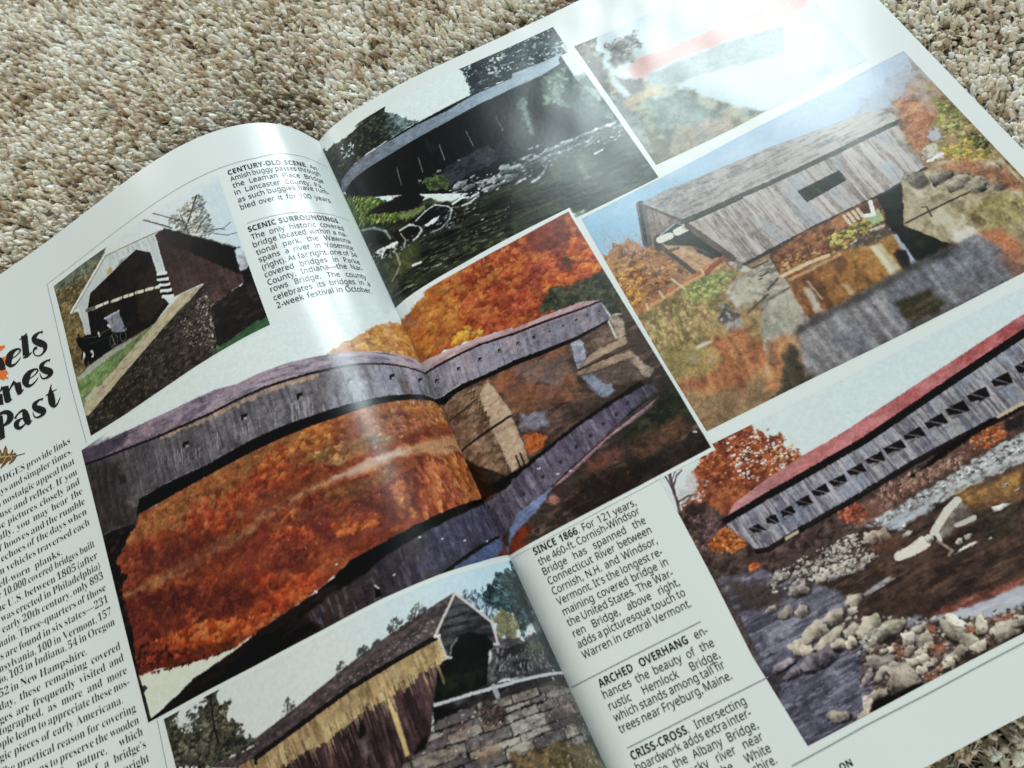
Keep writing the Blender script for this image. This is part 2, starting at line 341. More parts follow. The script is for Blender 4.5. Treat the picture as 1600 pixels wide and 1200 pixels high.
# ---------------------------------------------------------------- the magazine
mag = bpy.data.objects.new('magazine', None); COL.objects.link(mag)
mag['label'] = 'open glossy magazine with covered bridge photographs lying on beige carpet'; mag['category'] = 'magazine'
def sheet(name, u0, u1, mat, label, lift=0.0, sink=1.0, v0=0.0, v1=27.3, parent=None, nu=210, nv=70):
    u, v = np.meshgrid(np.linspace(u0, u1, nu), np.linspace(v0, v1, nv))
    return link(name, mesh_from(name, surf(u.ravel(), v.ravel(), lift, sink), grid_faces(nv, nu)[:, ::-1]), mat, parent, label)
RIGHT = sheet('page', 0.0, 20.62, PAPER, 'right hand page with captions and photographs', parent=mag)
LEFT = sheet('page', -20.62, -0.0001, PAPER, 'left hand page, humped up beside the fold', parent=mag)
def stack(side, label):
    r = np.random.default_rng(3+side); V = []; F = []; o = 0
    for k in range(7):
        e = 20.62+r.uniform(-.05, .02)-.01*k; lift = -.035-.042*k; nu, nv = 90, 30
        u, v = np.meshgrid(np.linspace(.05, e, nu)*side, np.linspace(0.02, 27.3+r.uniform(-.04, .03), nv))
        if side < 0: u = u[:, ::-1]
        V.append(surf(u.ravel(), v.ravel(), lift)); F.append(grid_faces(nv, nu)[:, ::-1]+o); o += nu*nv
    # spine-side and outer skirts close the block of pages
    me = mesh_from('page_stack', np.concatenate(V), np.concatenate(F)); ob = link('page_stack', me, EDGE, mag, label)
    return ob
stack(1, 'trimmed edges of the pages under the right page'); stack(-1, 'trimmed edges of the pages under the left page')
cv = sheet('cover', -20.6, 20.6, EDGE, 'back cover on the carpet', lift=-.36, sink=.985, parent=mag, nu=260, nv=30)

# ---------------------------------------------------------------- printed photographs
dark_bridge = Photo([(0.1,4.7),(9,6.2),(18.4,6.2),(29.1,6.1),(43.7,6.2),(57.4,5.9),(84.4,6.3),(102,6.2)],[(102,6.2),(102.3,25.1),(102.8,54.6),(103.1,86.2)],[(0.1,87.2),(40,87.2),(102.5,86.2)],[(0.1,4.7),(0.1,87.2)],'#dae6e3',0.18,11)
dark_bridge.P([(95.5,-2.5),(63.3,6.4),(62.6,14.1),(61,19.3),(90.4,22),(98.7,19)],'#33434a',soft=0.6,r=1.0,rs=2.0,t=[('#1c2c36',0.8,2.2,1.6,1,0,0.35,0.6),('#93aab0',0.7,1.3,1.0,1,0,0.58,0.75)])
dark_bridge.P([(83,6.5),(102.1,5.9),(101.1,14.1),(100.7,20.3),(77,19.2)],'#41555a',soft=0.6,r=0.6,rs=2.0,t=[('#16262a',0.9,2.4,1.8,1,0,0.35,0.6),('#a8c0c8',0.9,1.2,0.9,1,0,0.6,0.72)])
dark_bridge.D([(71.5,7.8),(76,6.8),(80.9,8),(78.8,16.7),(74.6,18.6),(70.5,14.4)],60,(0.2,0.6),['#c8d4d2','#dae6e3','#a4b4b6'],a=0.85,lit=0)
dark_bridge.D([(63.3,6.4),(72.2,6.3),(70.5,14.4),(61.2,20.3)],50,(0.2,0.5),['#26343a','#1c282c','#40525a'],asp=2,ax=(-0.043,0.999),a=0.8)
dark_bridge.D([(63.3,6.4),(66.9,5.9),(60.1,19.6),(59.8,15.9)],26,(0.15,0.4),['#dae6e3','#c4d2d0'],a=0.9,lit=0)
dark_bridge.L([(76.33,6.12),(75.75,19.74)],0.7,'#22303a')
dark_bridge.P([(0.1,2.7),(0.4,6.4),(11.3,8.5),(29.2,6.1),(30.4,10),(31.1,14.8),(31.9,21.3),(37.8,20.2),(36.9,22.2),(28.6,20.7),(12,21),(2.3,23.5),(0.1,26.1),(0.1,17.3)],'#16201c',soft=0.5,r=0.8,rs=2,t=[('#3c4830',0.7,3,2,1,0,0.45,0.7),('#56603c',0.7,1.4,1,1,0,0.6,0.8)])
dark_bridge.P([(29,8.2),(38.6,19.9),(28.4,21.4),(25.4,16.8)],'#6c8484',soft=0.8,r=1.4,rs=1.2,t=[('#2a3a38',0.8,1.2,1.0,1,0,0.4,0.6)],a=0.8)
dark_bridge.D([(0.8,7.6),(11,9.1),(29,8.2),(28.7,19.1),(12.8,20.9),(2.9,22.4)],260,(0.25,0.7),['#0e1614','#1c2a22','#2c3a28','#4a5436','#66704a','#101614'],a=0.8)
dark_bridge.D([(7.8,9),(13,11.7),(12,17.6),(6.1,16.1)],30,(0.2,0.55),['#cfdcdc','#9fb4b8','#dfe8e8','#3c4c4c'],a=0.9)
dark_bridge.P([(0.1,26.1),(2.9,23.3),(12.3,22.1),(28.6,20.7),(61.5,19.6),(77.7,20.5),(98.3,19.7),(98,33.7),(103,60.3),(81.8,65.4),(58,59.6),(46,61),(1,33),(1.5,28.6)],'#0a0f0f',soft=0.3,g=('#16221f',(23.4,37.7),(76.2,37.7)),t=[('#1e302c',0.6,8,3,-0.043,0.999,0.5,0.8)])
dark_bridge.P([(87.2,24.5),(97.1,26.1),(98.3,35.6),(104.1,59.4),(84,63.6),(80.6,48.7),(83.5,33.5)],'#24382f',soft=0.8,r=2,rs=3,t=[('#4c6a58',0.7,5,3,-0.043,0.999,0.45,0.7)])
dark_bridge.P([(1.7,23.4),(4.8,22.4),(11.9,21.3),(17.8,21.3),(28.3,21.5),(37.3,21.2),(50.6,21.6),(61.2,20.3),(77.8,20.4),(78.7,18.6),(92.3,19.5),(97.6,19.7),(99.9,19),(96.6,21.8),(96.3,23.8),(88.9,25.1),(75.6,25),(75.6,25),(62.2,25.2),(48.6,26.2),(35,26.6),(21.1,27.1),(14,26.8),(6.1,26.9),(1.6,28.3),(0.1,27.3)],'#6d7687',soft=0.3,g=('#a7bccf',(6.9,25.2),(91.1,20.6)),t=[('#8f97a6',0.4,9,1.2,1.0,-0.021,0.4,0.7)])
dark_bridge.L([(32.58,34.66),(31.53,41.23)],0.45,'#a9b4ae',a=0.6)
dark_bridge.L([(41.54,33.99),(40.68,41.2)],0.45,'#a9b4ae',a=0.6)
dark_bridge.L([(52.59,33.84),(52.27,41.24)],0.45,'#a9b4ae',a=0.6)
dark_bridge.L([(64.82,34),(64.69,40.6)],0.45,'#a9b4ae',a=0.6)
dark_bridge.L([(23.73,33.87),(22.38,41.78)],0.45,'#a9b4ae',a=0.6)
dark_bridge.P([(86.9,25.1),(96.8,26.8),(94.8,33.4),(89.6,37.2),(89.2,43.8),(87.2,45.9),(85.7,38.3),(82.3,37.1),(86.8,32.1)],'#8fa58c',soft=1.2,r=2.2,rs=2.0,t=[('#46604c',0.8,2.4,1.6,-0.043,0.999,0.45,0.65),('#c4d6c4',0.7,1.5,1.2,-0.043,0.999,0.6,0.75)],a=0.9)  # pale foliage, with page glare painted into its colour
dark_bridge.P([(75.1,30.3),(78.8,30.8),(76.7,38),(74.6,47.6),(72.5,48),(73.2,38.5)],'#93aaa6',soft=1.6,r=1.5,rs=2,a=0.75)  # streak of veiling page glare painted into the print
dark_bridge.P([(97.6,31.7),(102.8,33.2),(104.1,59.4),(98.3,58.3),(96.8,45)],'#7f978c',soft=3,r=3,rs=3,t=[('#4c6457',0.8,3,3,1,0,0.4,0.65)],a=0.8)
dark_bridge.P([(77.2,38.3),(89.4,41.4),(90.4,51.1),(101.9,56.4),(92.1,57.9),(80.6,55.2),(72,51.8)],'#101814',soft=1.5,r=1.5,rs=3)
dark_bridge.P([(40.1,44),(57.2,43.6),(59.6,49.5),(56.6,51.7),(36.3,52.6),(34.6,47.6)],'#3c414c',soft=0.5,r=0.6,rs=2,t=[('#23272f',0.7,3,2,1.0,-0.017,0.45,0.7),('#666c7c',0.5,2,1,1.0,-0.017,0.6,0.8)])
dark_bridge.P([(58.8,44.2),(68,43.8),(65.1,52.7),(58.2,51.1)],'#2a3038',soft=0.8,r=0.8)
dark_bridge.P([(0.1,44.9),(25,49.8),(37.1,59.4),(46.9,57.7),(58.1,62.1),(66.6,57.5),(88.6,58.3),(103.6,59.1),(106.9,88.6),(50.6,83.2),(0.1,84)],'#33392c',soft=1,r=1.0,rs=3,g=('#44543c',(5.2,77.9),(96.3,73.9)),t=[('#171a12',0.85,14,1.1,0.995,0.097,0.42,0.62),('#767450',0.75,6,0.5,0.995,0.097,0.6,0.74)])
dark_bridge.P([(75.9,58.1),(96.9,60.8),(104.7,63),(103.2,86.4),(85.9,81.7),(72.9,70.5)],'#495a46',soft=2.5,r=2,rs=4,t=[('#6a8064',0.6,5,2,1.0,-0.017,0.45,0.7),('#23301f',0.6,5,1.2,1.0,-0.017,0.5,0.7)],a=0.85)
dark_bridge.P([(22.1,63.9),(56.1,66.3),(48.4,82.6),(27,81.8),(15.2,71.9)],'#2c3328',soft=2,r=1,rs=3,t=[('#0e100c',0.9,12,0.9,0.995,0.097,0.4,0.6),('#7a7a58',0.7,5,0.4,0.995,0.097,0.62,0.75)],a=0.85)
dark_bridge.P([(3.5,65.6),(18.2,65.1),(17.2,73.3),(6.3,75.8),(0.5,77.2)],'#4c5030',soft=1.5,r=1.5,rs=2,t=[('#7c7a44',0.7,2,2,1,0,0.45,0.7)],a=0.8)
dark_bridge.D([(4.2,80),(42,83.2),(48.1,83.2),(46.3,74),(22,71.3)],90,(0.12,0.3),['#a8a07a','#8a8258','#5a5838','#c2bca0'],asp=5,ax=(0.995,0.097),a=0.7)
dark_bridge.P([(0.8,29.7),(3.6,35.4),(9.1,37.6),(13.9,43.6),(17.9,50.4),(18.7,54.1),(13.7,53.6),(8.2,49.5),(4.2,47.8),(0.3,44.5)],'#56702f',soft=0.6,r=1.6,rs=1.6,t=[('#2a3a18',0.9,2,1.4,1,0,0.4,0.65)])
dark_bridge.D([(1.2,30.8),(9.1,37.6),(18.7,53.3),(13.7,53.6),(1,45.1)],240,(0.25,0.65),['#9cb04a','#7a943a','#b4c060','#4c6428','#2f4420','#688034'],asp=2.2,ax=(0.923,-0.385))
dark_bridge.P([(29.4,44.2),(36.9,45.2),(38.1,49.9),(36.8,53),(30.1,50.2)],'#5c7040',soft=0.6,r=1.4,rs=1.3,t=[('#2c3c20',0.8,1.2,1,1,0,0.45,0.65),('#a0b074',0.8,1,0.8,1,0,0.6,0.75)])
dark_bridge.P([(15.8,52.1),(21.1,52.6),(26.2,54.6),(25.9,56.7),(18.2,56)],'#7c8c4c',soft=0.5,r=1,rs=1)
dark_bridge.P([(16.6,45.6),(17.9,47.3),(18.7,53.3),(17.1,50.7)],'#a4a88c',soft=0.4,r=0.4)
dark_bridge.P([(6.1,43.9),(7.9,43.7),(23.9,46),(27.8,51),(24.7,53.5),(17.4,51.6)],'#0b0d0c',soft=0.6,r=0.8)
dark_bridge.P([(0.4,46.2),(7.7,50.7),(10.3,56.5),(10.3,59.5),(5.6,58.2),(0.3,53.1)],'#39463c',soft=0.5,r=0.6,rs=2,g=('#161c1a',(5.8,49.6),(4.1,56.3)))
dark_bridge.L([(0.77,47.26),(6.15,50.59),(9.56,54.79),(10.03,58.57)],1.0,'#9db0a4',a=0.8)
dark_bridge.P([(11.4,57.3),(16.9,57.4),(21.3,59.7),(21.3,62.7),(19,64.9),(15.6,63.3),(11.7,61.3)],'#0d0f12',soft=0.4,r=0.5)
dark_bridge.L([(14.54,58.05),(18.59,58.21),(21.56,60.6),(21.55,62.86),(19.25,64.31),(17.45,64.58)],0.9,'#cfd6d2',a=0.85)
dark_bridge.P([(19,57.3),(23.6,55.9),(29.5,56),(33.3,59.2),(34.6,61.6),(32.2,64.6),(28.9,66.2),(24.6,65.6),(22.2,62.2)],'#15171c',soft=0.4,r=0.5,rs=1.5,t=[('#5a6070',0.7,3,1.2,1.0,-0.017,0.5,0.7)])
dark_bridge.L([(21.3,58.16),(25.94,56.68),(30.05,56.33),(33.83,59.56),(34.55,61.55),(32.22,64.59),(28.28,66.15),(23.97,65.58)],0.6,'#cdd4d0',a=0.85)
dark_bridge.P([(23.1,61.6),(27.3,61),(30.1,61.3),(27.2,62.8),(23.9,62.9)],'#e9ecea',soft=0.4,r=0.5)
dark_bridge.P([(1.8,58.9),(6.5,59.7),(11.8,61),(12,62.2),(9.6,62.7),(7.1,61.6),(2.8,63.5),(4.5,61.9)],'#eceeec',soft=0.4,r=0.6)
dark_bridge.L([(11.16,62.41),(9.04,63.85),(9.61,65.76),(9.14,69.85),(6.48,72.29),(3.41,73.61)],0.8,'#a9a890',a=0.8)
dark_bridge.L([(14.29,59.38),(14.84,62.78),(13.04,65.25)],0.6,'#b9b09a',a=0.8)
dark_bridge.L([(13.13,73.4),(16.21,74.05)],0.9,'#e8e6dc')
dark_bridge.P([(35.6,59.9),(38.2,58.5),(42.2,59.5),(45.8,60.1),(45.2,62.1),(40.6,63.1),(38.3,62.4)],'#1b1d24',soft=0.4,r=0.4)
dark_bridge.L([(35.73,59.64),(39.81,59.16),(42.31,60.71),(45.61,60.44)],0.9,'#dfe4e4')
dark_bridge.L([(38.47,62.14),(41.49,62.5),(45.07,61.64)],0.8,'#d8dcdc')
dark_bridge.K([(40.8,54.0,3.4,1.5,-0.02),(43.6,56.5,2.9,1.2,-0.03),(49.4,57.7,2.9,1.5,-0.04),(53.5,58.5,2.9,1.7,-0.05),(49.8,61.0,3.4,1.3,-0.04),(58.2,56.6,2.9,2.0,-0.06),(58.2,60.5,2.3,1.7,-0.06),(45.1,44.4,0.8,0.6,-0.03),(29.0,44.3,0.9,0.7,0.03),(37.0,44.4,1.0,0.7,0.00),(46.6,53.3,1.1,0.7,-0.03)],'#a9b2b6','#15181c')
dark_bridge.K([(61.6,57.4,2.3,1.2,-0.06),(66.9,55.7,3.5,0.8,-0.07),(70.5,57.4,4.1,1.0,-0.07),(75.2,56.9,2.9,1.0,-0.07),(79.8,56.7,2.3,1.0,-0.06),(82.9,56.9,2.6,0.9,-0.06),(85.8,57.4,2.3,0.8,-0.06),(88.0,57.1,2.3,0.8,-0.06),(90.4,57.3,2.3,0.8,-0.06),(93.5,57.5,2.3,0.8,-0.06),(96.6,57.7,2.3,1.0,-0.05),(99.6,58.3,2.3,1.0,-0.05),(101.7,60.4,2.3,1.2,-0.05),(61.1,63.8,2.3,0.8,-0.06),(69.0,64.4,4.4,1.0,-0.62),(65.6,66.3,2.3,0.9,-0.06),(75.3,59.3,2.9,1.0,-0.07),(78.9,59.8,2.3,0.8,-0.06),(82.5,60.3,1.8,0.7,-0.06),(85.7,60.2,1.8,0.7,-0.06),(89.5,60.4,1.8,0.6,-0.06),(91.6,62.4,1.5,0.5,-0.06),(90.2,66.4,2.9,0.6,-0.06),(72.5,53.3,1.5,0.6,-0.07),(70.0,53.1,1.5,0.6,-0.07),(88.7,61.9,1.7,0.5,-0.06)],'#b4bcc0','#12161a')
dark_bridge.P([(65.9,56.3),(71.6,60.4),(70.6,63.7),(65.7,64.8),(63.8,62.2)],'#191c18',soft=0.6,r=0.6)
dark_bridge.D([(61.6,54.7),(79.9,56.4),(103.3,59.7),(102.1,65.5),(83,63),(63.7,63.7)],130,(0.12,0.35),['#e4e8e8','#aab2b8','#2a3034','#5c666c','#cfd6d8','#14181c'],asp=2.2,ax=(1.0,-0.017),a=0.85)
dark_bridge.P([(81.5,65.3),(83.2,66.3),(82.8,74.6),(81.5,74.6),(81.2,69)],'#9a9a7c',soft=1.5,r=1,rs=1,a=0.6)
dark_bridge.L([(6.7,42.81),(6.16,49.9)],0.3,'#26302e',a=0.5)
dark_bridge.L([(10.62,43.06),(9.63,50.45)],0.3,'#26302e',a=0.5)
dark_bridge.L([(14.1,43.15),(13.21,50.95)],0.3,'#26302e',a=0.5)
dark_bridge.L([(17.62,42.87),(16.71,51.3)],0.3,'#26302e',a=0.5)
dark_bridge.L([(21.22,42.88),(20.48,50.21)],0.3,'#26302e',a=0.5)
dark_bridge.L([(24.9,42.56),(23.5,50.72)],0.3,'#26302e',a=0.5)
dark_bridge.L([(28.36,42.05),(28.62,46.98)],0.3,'#26302e',a=0.5)
dark_bridge.L([(31.7,41.75),(31.5,48.28)],0.3,'#26302e',a=0.5)
dark_bridge.L([(35.36,41.29),(34.06,49.65)],0.3,'#26302e',a=0.5)
dark_bridge.L([(38.91,41.03),(37.91,48.05)],0.3,'#26302e',a=0.5)
dark_bridge.L([(42.37,40.33),(41.1,48.5)],0.3,'#26302e',a=0.5)
dark_bridge.L([(45.85,39.59),(46.08,44.91)],0.3,'#26302e',a=0.5)
dark_bridge.L([(49.42,39.18),(48.85,45.65)],0.3,'#26302e',a=0.5)
dark_bridge.L([(53.12,38.47),(52.67,44.08)],0.3,'#26302e',a=0.5)
dark_bridge.L([(56.52,37.86),(55.77,44.63)],0.3,'#26302e',a=0.5)
dark_bridge.L([(60.05,36.97),(59.36,44.14)],0.3,'#26302e',a=0.5)
dark_bridge.L([(63.81,36.18),(63.83,41.18)],0.3,'#26302e',a=0.5)
dark_bridge.L([(67.46,35.63),(67.01,41.05)],0.3,'#26302e',a=0.5)
dark_bridge.L([(71.04,34.7),(70.52,40.77)],0.3,'#26302e',a=0.5)
dark_bridge.L([(74.51,34.02),(73.04,42.58)],0.3,'#26302e',a=0.5)
dark_bridge.L([(78.33,33.21),(76.86,41.14)],0.3,'#26302e',a=0.5)
dark_bridge.L([(82.15,32.39),(81.59,37.87)],0.3,'#26302e',a=0.5)
dark_bridge.D([(0.1,58.9),(13,61.5),(25.4,63.9),(35.3,60.5),(46.2,60.4),(45.6,64.6),(29.9,68.3),(17.7,66.3),(9.3,66.3),(2.5,64.1)],170,(0.12,0.34),['#dfe4e2','#9aa4a0','#3c4442','#c4ccc8','#5c6662','#1c2220'],asp=2,ax=(1.0,-0.017),a=0.8)
dark_bridge.D([(35.5,52.9),(61.1,55.9),(68.1,54.4),(86.5,56.2),(84,61.2),(65.2,60.6),(44.6,64),(36.6,59.1)],220,(0.12,0.34),['#d4dadc','#8c969c','#2a3034','#b4bcc0','#4a5258','#14181c','#6c767c'],asp=2.2,ax=(1.0,-0.017),a=0.85)
dark_bridge.D([(30.9,66),(54.5,69.9),(51.1,76.9),(33.3,74.9)],22,(0.15,0.4),['#a8b4b0','#d8dedc','#7c8884'],asp=1.8,ax=(1.0,-0.017),a=0.7)
dark_bridge.P([(60.5,57.1),(79.8,56.7),(103.1,60),(102.5,62.5),(84.9,61.7),(65.6,62.4)],'#8c989a',soft=1.5,r=1.5,rs=1.6,t=[('#2c3436',0.8,2,1,1.0,-0.017,0.4,0.6)],a=0.35)
dark_bridge.blur([(0.1,62.3),(52.9,59.8),(70,50.6),(107.9,58.4),(104.3,87.8),(50.3,85.2),(0.1,76.1)],2)
dark_bridge.blur([(75.5,25.3),(88.1,24.1),(105.1,27.6),(106,60.6),(79.9,56.4),(63.1,51.5)],5)
dark_bridge.build(INK, RIGHT, 'photo of a dark covered bridge over a rocky stream, at the top of the right page', sat=.85, gain=.8)

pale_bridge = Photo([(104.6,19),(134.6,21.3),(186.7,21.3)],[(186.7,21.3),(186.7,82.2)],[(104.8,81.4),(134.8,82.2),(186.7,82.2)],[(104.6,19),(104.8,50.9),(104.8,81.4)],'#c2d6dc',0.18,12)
pale_bridge.P([(104.2,18.8),(112.7,20.8),(110.2,34.4),(109.9,41.2),(111.8,47.5),(123.2,48.2),(133.1,65),(146.8,84),(141.4,82.8),(104.5,81.8),(105.9,48.9)],'#8c9484',soft=1.2,r=2,rs=4,t=[('#4f5244',0.8,4,3,1,0,0.42,0.65),('#b0a47c',0.7,3,2,1,0,0.55,0.75)])
pale_bridge.P([(115.6,25.5),(120,24.8),(127.3,26.2),(125.4,32.2),(120,37.3),(114.7,37.3),(110.6,39.9)],'#77766a',soft=1.2,r=2.5,rs=2.5,t=[('#3e3e36',0.9,2,2,1,0,0.42,0.62),('#b6c4cc',0.8,1.6,1.5,1,0,0.58,0.72)],a=0.9)
pale_bridge.P([(104.8,20.2),(109.8,19.8),(109.1,30.1),(109.3,37.3),(105.2,45.1),(104,34.8)],'#5c4a36',soft=1.0,r=2,rs=2,t=[('#2c2418',0.8,2,2,1,0,0.45,0.65),('#a8977c',0.6,2,2,1,0,0.6,0.75)])
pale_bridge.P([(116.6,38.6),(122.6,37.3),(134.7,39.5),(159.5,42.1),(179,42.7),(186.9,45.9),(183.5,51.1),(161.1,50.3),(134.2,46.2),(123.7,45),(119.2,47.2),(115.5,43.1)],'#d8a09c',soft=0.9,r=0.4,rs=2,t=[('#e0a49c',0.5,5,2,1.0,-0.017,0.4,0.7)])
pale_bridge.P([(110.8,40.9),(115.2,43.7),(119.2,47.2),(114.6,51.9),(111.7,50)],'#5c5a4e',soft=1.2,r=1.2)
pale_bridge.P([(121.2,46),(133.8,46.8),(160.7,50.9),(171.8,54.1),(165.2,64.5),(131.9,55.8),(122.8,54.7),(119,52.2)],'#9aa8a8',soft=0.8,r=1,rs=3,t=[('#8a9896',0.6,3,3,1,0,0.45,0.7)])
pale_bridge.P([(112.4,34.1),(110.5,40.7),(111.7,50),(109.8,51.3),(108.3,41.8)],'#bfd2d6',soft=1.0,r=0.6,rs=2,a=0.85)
pale_bridge.P([(107.6,51.6),(115.3,50.7),(121.1,51.9),(124.8,54.8),(119.4,55),(111.7,55),(109.5,57.8),(107.1,56.3)],'#b99c74',soft=0.8,r=1,rs=1.5,t=[('#8c7450',0.7,2,1.5,1,0,0.45,0.7)])
pale_bridge.P([(104.4,45.4),(106.8,49.5),(109,57.5),(110,66.3),(109.9,78.9),(104.8,81.3)],'#6d756c',soft=1.2,r=1.5,rs=2,t=[('#8c988c',0.7,3,2,1,0,0.45,0.7)])
pale_bridge.P([(114.6,54.4),(126.5,59.7),(132.3,71.8),(131.2,79.1),(118.4,79.5),(111.4,75.1),(112.7,64.8)],'#66776c',soft=2,r=3,rs=4,t=[('#42544a',0.8,5,3,-0.043,0.999,0.42,0.65)])
pale_bridge.P([(117.5,71),(135.8,76.6),(136,81.5),(120.7,80.9),(108.2,80.9),(105.5,80.1)],'#98846a',soft=2.5,r=2.5,rs=3,t=[('#7c5c40',0.7,3,3,1,0,0.45,0.7)],a=0.85)
pale_bridge.P([(108.8,67.2),(112.5,74.3),(111.8,80.1),(104.8,81.3)],'#5d5a38',soft=1.6,r=1.6,rs=2)
pale_bridge.blur([(108.1,26.8),(134.3,40.2),(170.2,56.6),(150.2,88.6),(110.5,82.4),(102.8,61.9)],14)  # blurred and paled: part of the glare haze is in the print colours
pale_bridge.build(INK, RIGHT, 'photo with a pink roofed bridge printed pale and washed out by glare, at the top outer corner', sat=.7)

grey_bridge = Photo([(72.3,88),(95.4,87.1),(133.1,86.2),(170.1,86.4),(199.2,85.2)],[(199.2,85.2),(199.2,115.2),(199.4,146.1),(199.7,172.8)],[(71.1,172.6),(92.2,172.4),(114.1,172.4),(135.6,172.8),(156.9,173),(178.6,172.9),(199.7,172.8)],[(72.3,88),(71.7,113),(71,148.1),(71.1,172.6)],'#8a6a48',0.18,13)
grey_bridge.P([(70.9,88.1),(92.9,87.2),(146.5,84.6),(198.8,85.8),(197.3,92.4),(185,102.6),(139.7,95.6),(87.5,108.1),(78.7,106.7),(70.8,105.8)],'#86b2d6',soft=0.3,g=('#a8bcd6',(74.6,91.6),(189.6,94.3)),t=[('#bcd0e4',0.5,16,7,1,0,0.45,0.8)])
grey_bridge.P([(191.9,89.2),(199.3,86.1),(199.2,98.4),(198.7,107.7),(188.7,109.5),(181.9,105.3),(176.9,103.8),(170.9,100)],'#a3acc0',soft=3,r=4,rs=4,t=[('#8f8a96',0.6,4,4,1,0,0.45,0.7)],a=0.8)
grey_bridge.P([(70.8,105.8),(77.4,102.4),(82,102.8),(85.4,105.4),(86.8,108.3),(89.8,111.4),(93.7,120.4),(94.7,123.7),(87.2,123.6),(77.2,126.8),(71.6,127.4),(71.3,115)],'#a06a44',soft=0.6,r=2,rs=2.5,t=[('#6b4430',0.8,2.4,1.6,1,0,0.45,0.65),('#c08038',0.8,2.4,1.8,1,0,0.5,0.68)])
grey_bridge.D([(71.5,109),(76.8,103.5),(87.9,109.6),(92.5,120.5),(85.1,123.1),(71.3,120.3)],170,(0.3,0.8),['#b07a50','#8c5c48','#a06444','#c49058','#744a38'],a=0.7)
grey_bridge.D([(72.4,112.9),(80.1,112.9),(81.5,117.8),(76.8,123.3),(71.3,126.9),(70.6,120.6)],200,(0.3,0.8),['#d0842c','#b86a20','#e09c40','#8c5020','#6b3c1c'],a=0.8)
grey_bridge.D([(79.9,119.7),(87.1,119.5),(87.2,123.6),(80.4,125.2),(76.1,125.6)],70,(0.3,0.7),['#7c4830','#5c3a2c','#985c34','#b47840'],a=0.8)
grey_bridge.L([(72,103.9),(72.43,99.07),(71.94,95.46)],0.28,'#9c8890',a=0.55)
grey_bridge.L([(72.65,104.04),(75.15,101.7),(76.11,99.76)],0.28,'#9c8890',a=0.55)
grey_bridge.L([(73.97,102.11),(75.93,98.38),(74.79,94.53)],0.28,'#9c8890',a=0.55)
grey_bridge.L([(74.53,103.33),(77.49,98.74),(76.49,93.96)],0.28,'#9c8890',a=0.55)
grey_bridge.L([(73.99,104.92),(73.81,101.38),(74.66,99.52)],0.28,'#9c8890',a=0.55)
grey_bridge.L([(74.46,105.73),(75.59,101.09),(75.98,97.83)],0.28,'#9c8890',a=0.55)
grey_bridge.L([(75.84,104.82),(76.97,101.44),(78.64,99.66)],0.28,'#9c8890',a=0.55)
grey_bridge.L([(76.7,103.54),(78.27,101.38),(79.73,100.12)],0.28,'#9c8890',a=0.55)
grey_bridge.L([(76.92,104.36),(78.43,100.97),(76.6,97.11)],0.28,'#9c8890',a=0.55)
grey_bridge.L([(76.66,106.31),(77.67,100.69),(80.73,98.25)],0.28,'#9c8890',a=0.55)
grey_bridge.L([(78.78,104.82),(79.66,101.15),(80.85,99.04)],0.28,'#9c8890',a=0.55)
grey_bridge.L([(78.03,107.34),(80.52,103.26),(82.28,100.55)],0.28,'#9c8890',a=0.55)
grey_bridge.L([(79.38,105.16),(79.96,102.17),(81.48,100.81)],0.28,'#9c8890',a=0.55)
grey_bridge.L([(79.58,107.36),(81.53,102.4),(81.56,98.29)],0.28,'#9c8890',a=0.55)
grey_bridge.L([(79.57,107.92),(79.57,104.7),(81.93,103.89)],0.28,'#9c8890',a=0.55)
grey_bridge.L([(80.47,108.48),(82.77,106.68),(82.12,104.21)],0.28,'#9c8890',a=0.55)
grey_bridge.L([(80.81,108.39),(83.23,104.83),(82.94,101.34)],0.28,'#9c8890',a=0.55)
grey_bridge.L([(81.11,109.18),(81.67,103.47),(83.96,100.7)],0.28,'#9c8890',a=0.55)
grey_bridge.L([(82,109.39),(84.91,105.62),(85.17,102.15)],0.28,'#9c8890',a=0.55)
grey_bridge.L([(82.45,109.78),(82.86,105.61),(86.18,104.49)],0.28,'#9c8890',a=0.55)
grey_bridge.L([(83.3,109),(86.23,104.31),(88.53,101.32)],0.28,'#9c8890',a=0.55)
grey_bridge.L([(83.93,109.27),(85.55,104.78),(85.61,101.12)],0.28,'#9c8890',a=0.55)
grey_bridge.L([(83.98,110.48),(86.62,107.76),(88.12,105.79)],0.28,'#9c8890',a=0.55)
grey_bridge.L([(85.19,109.9),(85.29,105.9),(86.08,103.59)],0.28,'#9c8890',a=0.55)
grey_bridge.L([(86.32,109.27),(88.47,106.26),(89.63,104.15)],0.28,'#9c8890',a=0.55)
grey_bridge.L([(86.53,110.09),(87.9,105.31),(90.2,102.91)],0.28,'#9c8890',a=0.55)
grey_bridge.P([(71.5,127.6),(77.2,126.8),(86.7,125.4),(94.7,123.7),(105.7,125.1),(111.3,130.4),(111.6,131.8),(107.6,144),(103.5,154.3),(97.2,164.3),(75.5,163.6),(69.6,154.6)],'#95764a',soft=0.6,r=1,rs=3,t=[('#6f5c34',0.7,3,2,1,0,0.42,0.65),('#b8945c',0.7,2.5,1.5,1,0,0.52,0.7)])
grey_bridge.P([(89.1,127.3),(97.3,126.5),(106.2,130.1),(101.8,131.6),(97,134.9),(88.5,133.5)],'#7c8040',soft=1,r=2,rs=2.5,t=[('#a0a058',0.7,2,1.4,1,0,0.5,0.7),('#56582c',0.7,1.6,1.2,1,0,0.5,0.7)])
grey_bridge.D([(71.4,130.9),(88.7,131.1),(94.6,140.7),(88.5,146.3),(72.7,149.1),(71.3,146.5)],420,(0.2,0.6),['#a88850','#8a6c3c','#c0a068','#6c6434','#8c8444','#b08c5c','#d0b480'],asp=2,ax=(0.185,-0.983),a=0.7)
